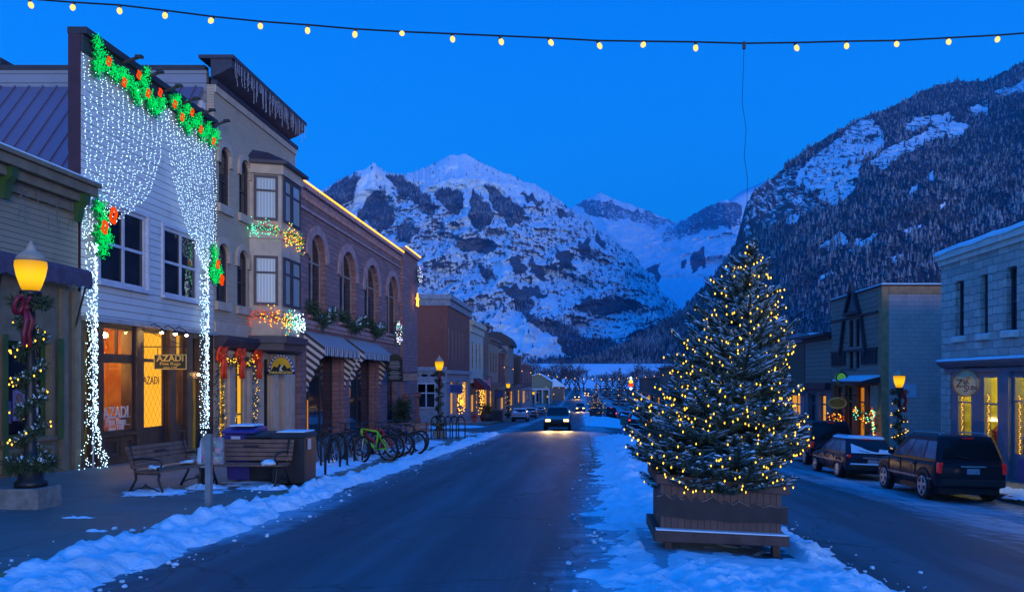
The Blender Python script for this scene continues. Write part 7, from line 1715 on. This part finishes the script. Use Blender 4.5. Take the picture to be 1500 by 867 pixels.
        for y, w_, z0, z1 in st[7:11]: vs += [(w_ * a, y, z1 + .012 + .03 * (1 - a * a) + .03) for a in (-.86, -.5, 0, .5, .86)]
        k.add(vs, [(5 * a + b_, 5 * a + b_ + 1, 5 * a + b_ + 6, 5 * a + b_ + 5) for a in range(3) for b_ in range(4)]); k.build('bonnet_snow', m_snow_thin, t_, smooth=True, fix=False)
    return t_
def park(o, x, y, lab, rz=0, roll=None, sc=1.0, group=None):
    """stand a car on the sloping street; y is its tail"""
    dx = (S(x + .75, y + 2) - S(x - .75, y + 2)) / 1.5; dy = (S(x, y + 4) - S(x, y)) / 4
    n = Vec((-dx, -dy, 1)).normalized(); fy = Vec((math.sin(-rz), math.cos(rz), 0)); fy = (fy - n * fy.dot(n)).normalized(); fx = fy.cross(n)
    M_ = Matrix((fx, fy, n)).transposed(); o.rotation_euler = M_.to_euler(); o.location = (x, y, S(x, y) + .0); o.scale = (sc,) * 3
    o['label'] = lab; o['category'] = 'car'
    if group: o['group'] = group
    return o
suv = make_car('parked_suv', m_carblk, 4.75, 1.90, 1.82, 1.12, True, wr=.40)
park(suv, 10.50, 21.9, 'near black SUV seen from behind, parked before the blue shop front')
wag = make_car('parked_wagon', m_carnavy, 4.65, 1.80, 1.50, .92, False, snow=True, rack=True, wr=.33)
park(wag, 10.15, 28.5, 'dark snow dusted station wagon parked ahead of the black SUV')
van = make_car('parked_suv', m_carblk, 4.8, 1.95, 1.95, 1.10, True, rack=False)
park(van, 11.0, 35.6, 'tall dark SUV parked in front of the snow dusted wagon')
onc = make_car('oncoming_suv', mat('dusky_suv_paint', (.13, .15, .19), .35, .2, 3, coat=.6), 4.7, 1.95, 1.78, 1.08, True, heads=m_headon, rack=True)
for sx in (-.62, .62):
    hl = bpy.data.lights.new('headlamp_beam', 'SPOT'); hl.energy = 900; hl.color = (1, .62, .22); hl.spot_size = R(75); hl.spot_blend = .8; hl.shadow_soft_size = .08
    ho = bpy.data.objects.new('headlamp_beam', hl); COL.objects.link(ho); ho.parent = onc; ho.location = (sx, 4.78, .78); ho.rotation_euler = (R(90 - 9), 0, PI) if False else (R(81), 0, 0)
# it drives towards the camera
park(onc, -1.70, 64.5, 'dark SUV driving towards the camera with bright amber headlamps', rz=PI)
def far(src, name, x, y, lab, rz=0, sc=1.0, rm=None):
    o = copy_tree(src); o.name = name
    for frm, to in rm or (): remat(o, frm, to)
    return park(o, x, y, lab, rz, sc=sc, group='cars further along the street')
far(onc, 'oncoming_car', 0.0, 176, 'small far car coming with its headlamps lit', PI, 1.0)
far(onc, 'oncoming_car', 2.9, 384, 'farthest car coming down the street, only its lights showing', PI, 1.15)
far(wag, 'parked_car', -6.95, 93, 'silver car parked first along the far left kerb', 0, 1.0, [(m_carnavy, m_carsilv)])
far(wag, 'parked_car', -6.95, 112, 'dark car parked behind the silver one on the far left', 0, 1.0)
far(wag, 'parked_car', -6.95, 140, 'farthest dark car parked along the left kerb', 0, 1.0)
tl = far(wag, 'leaving_car', 4.75, 66, 'car driving away with lit red tail lamps beside the decorated tree', 0, 1.05, [(m_tail, m_tailon)])
far(wag, 'leaving_car', 5.4, 98, 'dark car driving away beyond the lit tail lamps', 0, 1.0)
far(suv, 'leaving_car', 4.6, 126, 'far dark SUV driving away past the small lit tree', 0, 1.0, [(m_tail, m_tailon)])
far(wag, 'parked_car', 10.3, 60, 'snowy wagon parked half hidden behind the decorated tree', 0)
far(wag, 'parked_car', 9.9, 120, 'snowy car parked far down the right side', 0, 1.0, [(m_carnavy, m_carsilv)])
far(wag, 'parked_car', 10.0, 140, 'second snowy car parked far down the right side', 0, 1.0)
far(onc, 'oncoming_car', -1.2, 300, 'far car with tiny lit headlamps low on the rising road', PI, 1.1)

# ================================================================== THE DECORATED TREE IN ITS PLANTER
m_plank = None
def plank_mat(name, a, c_):
    m, t, b = nodes(name); v = coords(t, (1, 1, 1)); s = t.nodes.new('ShaderNodeSeparateXYZ'); t.links.new(v, s.inputs[0])
    u = math2(t, 'ADD', s.outputs[0], s.outputs[1]); fr = math2(t, 'FRACT', math2(t, 'DIVIDE', u, .085)); idx = math2(t, 'FLOOR', math2(t, 'DIVIDE', u, .085))
    wn = t.nodes.new('ShaderNodeTexWhiteNoise'); wn.noise_dimensions = '1D'; t.links.new(idx, wn.inputs['W'])
    mp = t.nodes.new('ShaderNodeMapping'); mp.inputs['Scale'].default_value = (14, 14, 1.2); t.links.new(v, mp.inputs[0]); g = nz(t, mp.outputs[0], 2, 6, .65, .3)
    base = mixc(t, math2(t, 'ADD', math2(t, 'MULTIPLY', wn.outputs['Value'], .5), math2(t, 'MULTIPLY', g, .5)), a, c_)
    gap = smooth(t, math2(t, 'ABSOLUTE', math2(t, 'SUBTRACT', fr, .5)), .44, .49)
    base = mixc(t, gap, base, dk(a, .2)); t.links.new(base, b.inputs['Base Color']); b.inputs['Roughness'].default_value = .7
    bump(t, b, math2(t, 'SUBTRACT', g, gap), .6, .008); return m
m_plank = plank_mat('dark_planter_boards', (.075, .045, .042), (.12, .075, .065))
m_beam = mat('dark_planter_beams', (.085, .055, .052), .7, .4, 4, .4, 40)
PX0, PX1, PY0, PY1 = .99, 2.65, 10.55, 11.75
PZ = -2.235                                  # planter floor level under its left foot; it leans with the street
shear = lambda x, y, z: (x, y, z - (.095 + .055 * min(max((z + 1.215) / .85, -1), 0)) * (x - PX0))
pl = thing('tree_planter', 'big wooden planter box with a carved mountain skyline, standing in the median snow', 'planter', ((PX0 + PX1) / 2, (PY0 + PY1) / 2, PZ - .1))
zt = -1.215
k = MB(); k.box(PX0 + .05, PX1 - .05, PY0 + .05, PY1 - .05, zt - .82, zt - .05); k.xform(shear).build('box', m_plank, pl)
for nm, b_ in (('front', (PX0 - .02, PX1 + .04, PY0 - .04, PY0 + .16)), ('back', (PX0 - .02, PX1 + .04, PY1 - .12, PY1 + .06)), ('left', (PX0 - .02, PX0 + .16, PY0 + .16, PY1 - .12)), ('right', (PX1 - .14, PX1 + .04, PY0 + .16, PY1 - .12))):
    k = MB(); k.box(*b_, zt - .13, zt); k.xform(shear).build('rim_board', m_beam, pl, bevel=.012)
for x in (PX0 + .10, PX1 - .16):
    for y in (PY0 + .06, PY1 - .18):
        k = MB(); k.box(x, x + .10, y, y + .12, PZ - .12, zt - .80); k.xform(shear).build('leg', m_beam, pl, bevel=.01)
for b_, nm in (((PX0 - .04, PX1 + .03, PY0 - .07, PY0 + .045), 'f'), ((PX0 - .04, PX1 + .03, PY1 - .045, PY1 + .07), 'b'), ((PX0 - .04, PX0 + .045, PY0 + .05, PY1 - .05), 'l'), ((PX1 - .045, PX1 + .03, PY0 + .05, PY1 - .05), 'r')):
    k = MB(); k.box(*b_, zt - .865, zt - .72); ro = k.xform(shear).build('base_rail', m_beam, pl, bevel=.012)
    if nm == 'f': k = MB(); k.box(PX0 - .02, PX1 + .01, PY0 - .068, PY0 + .045, zt - .717, zt - .70); k.xform(shear).build('rail_snow', m_snow_thin, ro)
k = MB(); k.box(PX0 + .06, PX1 - .06, PY0 + .06, PY1 - .06, zt - .12, zt - .09); k.xform(shear).build('soil', mat('bark_mulch', (.07, .04, .025), .95, .5, 12, .8, 30), pl)
rid = [(0, -.28), (.06, -.24), (.12, -.275), (.21, -.225), (.30, -.28), (.36, -.27), (.42, -.30), (.50, -.285), (.56, -.33), (.60, -.31)]
ridge = [(.0, .30), (.05, .29), (.10, .255), (.135, .285), (.20, .32), (.27, .262), (.33, .325), (.40, .28), (.47, .33), (.55, .275), (.60, .33), (.67, .30), (.755, .245), (.80, .29), (.87, .335), (.94, .30), (1.02, .34), (1.09, .285), (1.16, .315), (1.25, .35), (1.33, .30), (1.42, .345), (1.52, .31), (1.62, .335), (1.75, .315)]
low = [(1.75, .56), (1.5, .555), (1.25, .565), (1.0, .585), (.75, .56), (.5, .575), (.25, .55), (0, .55)]
k = MB(); k.prism([(PX0 + u * .965, zt - v) for u, v in ridge + low], TF(PY0 + .05), 0, .035); k.xform(shear); sk = k.build('mountain_cutout', mat('charcoal_board', (.030, .028, .032), .7, .3, 5), pl)
k = MB()
for (a, c_) in [((p_[0] * .965, p_[1]), (q_[0] * .965, q_[1])) for p_, q_ in zip(ridge, ridge[1:])]:
    k.hexa([(PX0 + a[0], PY0 + .01, zt - a[1]), (PX0 + c_[0], PY0 + .01, zt - c_[1]), (PX0 + c_[0], PY0 + .05, zt - c_[1]), (PX0 + a[0], PY0 + .05, zt - a[1]), (PX0 + a[0], PY0 + .015, zt - a[1] + .012), (PX0 + c_[0], PY0 + .015, zt - c_[1] + .012), (PX0 + c_[0], PY0 + .05, zt - c_[1] + .012), (PX0 + a[0], PY0 + .05, zt - a[1] + .012)])
k.xform(shear).build('carved_edge', mat('worn_board_edge', (.20, .18, .17), .7, .6, 9, col2=(.06, .05, .05)), sk)

def spruce(name, label, base, top, rfun, n_wh, twig, mneed, msnow, seed, cup=.35, dens=1.0, snow=True, asym=None):
    """a spruce: leaning trunk, whorls of rising limbs, each carrying side twigs closely set with needles"""
    rnd = random.Random(seed); base, top = Vec(base), Vec(top); H = (top - base).length
    t_ = thing(name, label, 'tree', base)
    k = MB(); k.tube([base - Vec((0, 0, .1)), base.lerp(top, .5), top], [H * .018, H * .010, H * .002], 8); k.build('trunk', mat(name + '_bark', (.06, .045, .035), .9), t_)
    nb = MB(); sb_ = MB(); lb_ = MB(); tips = []
    def brush(a, c_, rad, n):
        d = c_ - a; ln = d.length; d = d.normalized(); x = d.cross(Vec((0, 0, 1))); x = x.normalized() if x.length > .01 else Vec((1, 0, 0)); y = x.cross(d)
        for i in range(n):
            f_ = (i + rnd.random()) / n; p = a + (c_ - a) * f_; an = rnd.random() * 2 * PI
            o = x * math.cos(an) + y * math.sin(an); r_ = rad * (1.0 - .45 * f_) * rnd.uniform(.75, 1.15)
            q = p + o * r_ + d * r_ * .9; s = d.cross(o) * (rad * .16)
            nb.add([p - s, p + s, q], [(0, 1, 2)])
        if snow and rnd.random() < .74:
            # a ridge of snow lying along the top of the twig
            f0, f1 = rnd.uniform(.05, .3), rnd.uniform(.6, 1.0); m_ = 4; w_ = rad * rnd.uniform(.32, .64)
            vs = []
            for i in range(m_ + 1):
                p = a + (c_ - a) * (f0 + (f1 - f0) * i / m_) + Vec((0, 0, rad * .30)); ww = w_ * math.sin(PI * (i + .35) / (m_ + .7))
                vs += [p - x * ww, p + Vec((0, 0, ww * .75)), p + x * ww, p - Vec((0, 0, ww * .15))]
            sb_.add(vs, [(4 * i + j, 4 * i + (j + 1) % 4, 4 * i + 4 + (j + 1) % 4, 4 * i + 4 + j) for i in range(m_) for j in range(4)])
    a0 = 0
    for w_ in range(n_wh):
        f_ = w_ / (n_wh - 1); h = f_ ** .92; c0 = base.lerp(top, h * .97 + .0)
        cnt = int(6 + 7 * (1 - h)); a0 += 2.4
        for b_ in range(cnt):
            an = a0 + 2 * PI * b_ / cnt + rnd.uniform(-.25, .25); Lb = rfun(h) * rnd.choice((rnd.uniform(.72, .95), rnd.uniform(.88, 1.15)))
            if asym: Lb *= asym(an, h)
            if Lb < .03: continue
            st = c0 + Vec((0, 0, rnd.uniform(-.03, .03) * H)); out_ = Vec((math.cos(an), math.sin(an), 0))
            rise = cup * (.55 + .9 * h) * rnd.uniform(.6, 1.15)
            pts = [st + out_ * Lb * q + Vec((0, 0, Lb * (rise * q ** 1.4 - .10 * math.sin(PI * q)))) for q in (0, .25, .5, .75, 1)]
            lb_.tube(pts, [twig * .22, twig * .17, twig * .13, twig * .09, twig * .05], 4)
            tips += pts[1:]
            for i in range(4): brush(pts[i], pts[i + 1], twig, int(26 * dens * max(Lb, .3)))
            ns = max(2, int(Lb * 8.5 / (twig * 9)))
            for s_ in range(ns):
                q = .22 + .74 * (s_ + rnd.random() * .6) / ns; i = min(int(q * 4), 3); p = pts[i].lerp(pts[i + 1], q * 4 - i)
                for sd_ in (-1, 1):
                    if rnd.random() < .12: continue
                    sa = an + sd_ * rnd.uniform(.55, .95); l2 = Lb * (1.02 - q) * rnd.uniform(.45, .8) + twig * .9
                    c_ = p + Vec((math.cos(sa), math.sin(sa), rise * rnd.uniform(.5, 1.2))) * l2
                    brush(p, c_, twig * .88, max(6, int(30 * dens * l2))); tips.append(c_)
                    if l2 > twig * 4:
                        for s2 in (-1, 1):
                            m_ = p.lerp(c_, rnd.uniform(.35, .7)); sa2 = sa + s2 * .7; brush(m_, m_ + Vec((math.cos(sa2), math.sin(sa2), rise)) * l2 * .45, twig * .8, max(5, int(13 * dens * l2)))
    brush(base.lerp(top, .9), top + Vec((0, 0, H * .02)), twig * .7, 40)
    lb_.build('limbs', mat(name + '_limb_bark', (.05, .04, .03), .9), t_, fix=False)
    nb.build('needles', mneed, t_, fix=False)
    if snow: sb_.build('branch_snow', msnow, t_, fix=False)
    return t_, tips
def needle_mat(name, a, c_):
    m, t, b = nodes(name); gp = t.nodes.new('ShaderNodeNewGeometry')
    t.links.new(mixc(t, gp.outputs['Random Per Island'], a, c_), b.inputs['Base Color']); b.inputs['Roughness'].default_value = .6; b.inputs['Specular IOR Level'].default_value = .3; return m
m_spr = needle_mat('spruce_needles', (.026, .050, .036), (.062, .105, .078))
def tree_r(h): return max(1.32 * (1 - h) ** .68 * (.86 + .14 * min(h / .12, 1)), .06)
T0b = Vec((1.95, 11.15, zt - .2)); T0t = Vec((2.33, 11.15, 1.88))
ct_, tips = spruce('christmas_tree', 'large snow dusted spruce strung with warm lights, growing in the wooden planter', T0b, T0t, tree_r, 22, .060, m_spr, m_snow_thin, 21, cup=.50, dens=2.6, asym=lambda an, h: 1.0 + (.14 * -math.cos(an) if h < .35 else 0))
cl_t = thing('tree_lights', 'strings of warm yellow lights all over the large spruce', 'light string', T0b)
rnd = random.Random(77); cand = [p for p in tips if p.y < 11.4 or rnd.random() < .3]; rnd.shuffle(cand)
pts = [p + Vec((rnd.gauss(0, .02), rnd.gauss(-.02, .02), -.03)) for p in cand[:620]]
bulbs(cl_t, pts, m_bulb_y, .0102, .018)
wk = MB()
for tn in range(9):
    f0 = tn / 9; ring = []
    for i in range(40): f_ = f0 + i / 40 / 9; a = 2 * PI * i / 40; c0 = T0b.lerp(T0t, f_ * .95); ring.append(c0 + Vec((math.cos(a), math.sin(a), 0)) * tree_r(f_) * .6 + Vec((0, 0, tree_r(f_) * .2)))
    wk.tube(ring, .004, 3)
wk.build('wire', mat('green_cable', (.01, .03, .015), .6), cl_t, fix=False)
# the small far tree
fx, fy = 2.25, 118.0; fz = S(fx, fy)
fp = thing('tree_planter', 'small far planter box under the second lit tree', 'planter', (fx, fy, fz))
k = MB(); k.box(fx - .9, fx + .9, fy - .8, fy + .8, fz + .2, fz + 1.1); k.build('box', m_plank, fp)
k = MB(); k.box(fx - 1.0, fx + 1.0, fy - .9, fy + .9, fz + 1.1, fz + 1.22); k.build('rim_board', m_beam, fp)
for sx in (-.8, .6): k = MB(); k.box(fx + sx, fx + sx + .2, fy - .7, fy - .5, fz, fz + .2); k.build('leg', m_beam, fp)
f2, tips2 = spruce('christmas_tree', 'small far spruce with warm lights in the middle of the street', (fx, fy, fz + 1.0), (fx + .05, fy, fz + 5.1), lambda h: 1.3 * (1 - h) ** .85 + .05, 11, .13, m_spr, m_snow_thin, 5, cup=.35, dens=.9)
l2 = thing('tree_lights', 'warm lights on the small far spruce', 'light string', (fx, fy, fz + 1)); rnd.shuffle(tips2)
bulbs(l2, [p for p in tips2 if p.y < fy + .2][:100], m_bulb_y, .03)
k = MB(); k.tube([(fx + .8 * math.cos(i * .6) * (1 - i / 40), fy + .8 * math.sin(i * .6) * (1 - i / 40), fz + 1.2 + i * .095) for i in range(40)], .01, 3); k.build('wire', m_wire, l2)

# ================================================================== STRINGS OF LAMPS OVER THE STREET
def festoon(name, label, pts, m, r, drop, cap_m=None, wire=.012):
    """wire through pts (each a lamp); each lamp hangs from a black holder"""
    t_ = thing(name, label, 'light string', sum((Vec(p) for p in pts), Vec()) / len(pts))
    k = MB(); full = [Vec(p) for p in pts]; k.tube(full, wire, 5); k.build('wire', m_wire, t_)
    return t_
pxs = [(-545, 8), (-475, 0), (-405, -6), (-335, -10), (-260, -13), (-185, -14), (-110, -12), (-30, -8), (43, -1), (108, 4), (175, 8), (243, 16), (313, 25), (382, 32), (451, 37), (521, 43), (590, 47), (662, 50), (732, 53), (803, 56), (875, 60), (946, 61), (1019, 62), (1090, 64), (1164, 63), (1240, 61), (1312, 60), (1388, 56), (1463, 52), (1540, 46), (1620, 39), (1700, 31), (1780, 22), (1860, 12), (1940, 1), (2020, -11), (2100, -24), (2180, -38), (2260, -53), (2340, -69), (2440, -90)]
YS = 10.9; pts = [P(a, c_, YS) for a, c_ in pxs]
fs = festoon('festoon_lights', 'long string of warm bulbs slung across the street above the camera', pts, m_bulb_y, .03, .1)
m_warm = emit('warm_clear_bulb', (1, .60, .16), 1.7); off = Vec(fs.location)
bm1 = MB(); bm1.lathe([(.008, -.118), (.024, -.105), (.034, -.08), (.030, -.055), (.018, -.035)], n=10); me_b = bpy.data.meshes.new('bulb'); me_b.from_pydata(bm1.v, [], bm1.f); me_b.materials.append(m_warm); me_b.polygons.foreach_set('use_smooth', [True] * len(me_b.polygons))
bm2 = MB(); bm2.lathe([(.016, -.045), (.020, -.04), (.020, -.005), (.012, .012)], n=8); me_s = bpy.data.meshes.new('socket'); me_s.from_pydata(bm2.v, [], bm2.f); me_s.materials.append(m_black)
rnd = random.Random(2)
for i, p in enumerate(pts):
    if abs(pxs[i][0] - 1090) < 1: continue
    s_ = bpy.data.objects.new('socket', me_s); COL.objects.link(s_); s_.parent = fs; s_.location = Vec(p) - off; s_.rotation_euler = (rnd.gauss(0, .25), rnd.gauss(0, .25), 0)
    b_ = bpy.data.objects.new('bulb', me_b); COL.objects.link(b_); b_.parent = s_; b_.location = (0, 0, 0)
hc = thing('hanging_cable', 'thin dark cable hanging from the overhead string down to the large spruce', 'cable', P(1090, 66, YS))
k = MB(); k.tube([P(1090, 66, YS), P(1089, 100, YS), P(1087, 150, YS), P(1093, 190, YS), P(1090, 230, YS), P(1095, 262, YS), P(1094, 300, YS + .05), P(1102, 345, YS + .3)], .0035, 5); k.build('cord', m_wire, hc)
k = MB(); k.box(P(1090, 66, YS).x - .02, P(1090, 66, YS).x + .02, YS - .02, YS + .02, P(1090, 72, YS).z, P(1090, 62, YS).z); k.build('plug', m_black, hc)
def far_string(label, a, c_, sag, n, Y0, Y1, m=m_bulb_a, r=.055):
    A, B = P(*a, Y0), P(*c_, Y1); pts = [A.lerp(B, i / n) - Vec((0, 0, sag * math.sin(PI * i / n))) for i in range(n + 1)]
    t_ = festoon('festoon_lights', label, pts, m, r, 0, wire=.02); bulbs(t_, [p - Vec((0, 0, .12)) for p in pts], m, r, r * 1.2); return t_
far_string('string of tiny lamps crossing the far street from the red brick hotel', (700, 528), (1010, 543), 1.9, 24, 125, 125)
far_string('second string of tiny lamps crossing lower beyond the first', (800, 566), (1010, 567), .7, 22, 210, 210)

# ================================================================== TREES OF THE VALLEY
m_bark = mat('bare_tree_bark', (.055, .045, .045), .9); m_twig = mat('bare_twigs', (.085, .07, .075), .9)
def make_bare(seed):
    rnd = random.Random(seed); t_ = thing('bare_tree', 'x', 'tree'); k = MB(); tw = MB()
    def grow_(p, d, l_, r_, lev):
        q = p + d * l_; mid = p.lerp(q, .5) + Vec((rnd.gauss(0, .04), rnd.gauss(0, .04), 0)) * l_
        (k if lev < 2 else tw).tube([p, mid, q], [r_, r_ * .85, r_ * .65], 6 if lev < 2 else 3)
        if lev == 5: return
        for _ in range(3 if lev < 4 else 4):
            n = Vec((rnd.gauss(0, 1), rnd.gauss(0, 1), rnd.gauss(.25, .6))).normalized(); grow_(q if rnd.random() < .6 else p.lerp(q, rnd.uniform(.5, 1)), (d * 1.0 + n * .85).normalized(), l_ * rnd.uniform(.62, .84), r_ * .64, lev + 1)
    grow_(Vec((0, 0, -.3)), Vec((0, 0, 1)), 3.2, .28, 0)
    k.build('trunk', m_bark, t_, fix=False); tw.build('crown', m_twig, t_, fix=False); return t_
bts = [make_bare(3), make_bare(8)]
spots_b = [(795, 320, 15, 'bare tree rising behind the olive gabled house'), (812, 380, 17, 'bare tree second from the left in the far grove'), (826, 360, 17, 'bare tree in the middle of the far left grove'), (842, 420, 18, 'tall bare tree right of the grove middle'), (855, 470, 18, 'bare tree at the right end of the far left grove'), (835, 520, 20, 'bare tree at the back of the far left grove'), (806, 460, 19, 'bare tree at the back left of the grove'),
           (893, 380, 15, 'bare tree right of the rising road'), (905, 330, 13, 'bare tree beside the dark far spruce'), (921, 300, 13, 'bare tree right of the dark far spruce'), (938, 340, 15, 'bare tree behind the far right lamps'), (958, 380, 17, 'bare tree behind the last right building'), (975, 330, 15, 'bare tree at the edge of the decorated tree'), (880, 480, 15, 'small bare tree beside the top of the road'), (1000, 420, 18, 'bare tree hidden partly by the spruce branches'),
           (802, 360, 17, 'bare tree close behind the snow roofed cabin'), (819, 430, 20, 'tall bare tree in the back row of the far left grove'), (848, 500, 20, 'bare tree just left of the rising road'), (786, 420, 19, 'bare tree leaning in behind the red brick row'), (948, 300, 14, 'bare tree over the last low right building'), (930, 430, 18, 'tall bare tree behind the lit ornament pole'), (966, 440, 19, 'tall bare tree beyond the tan brick building'), (985, 400, 18, 'bare tree straight behind the spruce tips'), (912, 440, 17, 'bare tree behind the taller dark spruce')]
for i, (px, Y, h, lab) in enumerate(spots_b):
    src = bts[i % 2]; o = src if i < 2 else copy_tree(src)
    x = (px - VX) * Y / F; o.location = (x, Y, -8); sc = h / 11.0; o.scale = (sc * 1.15, sc * 1.15, sc); o.rotation_euler = (0, 0, i * 1.7); o['label'] = lab; o['group'] = 'bare trees of the valley floor'; o['category'] = 'tree'
m_dkspr = needle_mat('dark_spruce_needles', (.015, .022, .018), (.032, .042, .034))
ds, _ = spruce('dark_spruce', 'dark unlit spruce standing at the far end on the right of the street', (0, 0, 0), (0, 0, 11), lambda h: 2.6 * (1 - h) ** .9 + .1, 12, .32, m_dkspr, m_snow_thin, 9, cup=.0, dens=.5)
for i, (px, Y, sc, lab) in enumerate(((908, 255, 1.0, 'dark unlit spruce standing at the far end on the right of the street'), (888, 330, .95, 'smaller dark spruce left of the taller far one'), (930, 290, .8, 'dark spruce nearer the decorated tree'), (787, 300, .7, 'dark spruce peeping over the olive house'))):
    o = ds if i == 0 else copy_tree(ds); o.location = ((px - VX) * Y / F, Y, -7.6); o.scale = (sc,) * 3; o.rotation_euler = (0, 0, i * 2); o['label'] = lab; o['group'] = 'dark spruces at the street end'; o['category'] = 'tree'
# lit ornament on a far lamp pole, utility pole
op = thing('lit_ornament', 'orange and white lit ornament on a tall pole far down the right side', 'street decoration', ((924 - VX) * 200 / F, 200, S(9, 200)))
x = (924 - VX) * 200 / F; z1 = zz(563, 200)
k = MB(); k.tube([(x, 200, S(9, 200)), (x, 200, z1 + 1.8)], .10, 6); k.build('pole', m_black, op)
for dz, m, r_ in ((.7, m_bulb_a, .5), (-.1, m_bulb_r, .62), (1.6, m_bulb_w, .28), (-1.0, m_bulb_w, .3)): k = MB(); k.ball((x, 199.6, z1 + dz), (r_, .2, r_ * .9), 10, 6); k.build('lit_panel', m, op)

# ------------------------------------------------------------------ the cold blue air between the camera and the mountains
hz = bpy.data.materials.new('blue_dusk_air'); hz.use_nodes = True; t = hz.node_tree; t.nodes.clear()
pv = t.nodes.new('ShaderNodeVolumePrincipled'); pv.inputs['Density'].default_value = .00011; pv.inputs['Color'].default_value = (.06, .42, 1, 1); pv.inputs['Anisotropy'].default_value = .0
oo = t.nodes.new('ShaderNodeOutputMaterial'); t.links.new(pv.outputs[0], oo.inputs['Volume'])
k = MB(); k.box(-4200, 4200, -60, 5400, -60, 1200); o = k.build('haze', hz, None); o['kind'] = 'stuff'; o['label'] = 'thin cold blue air'; o['category'] = 'haze'
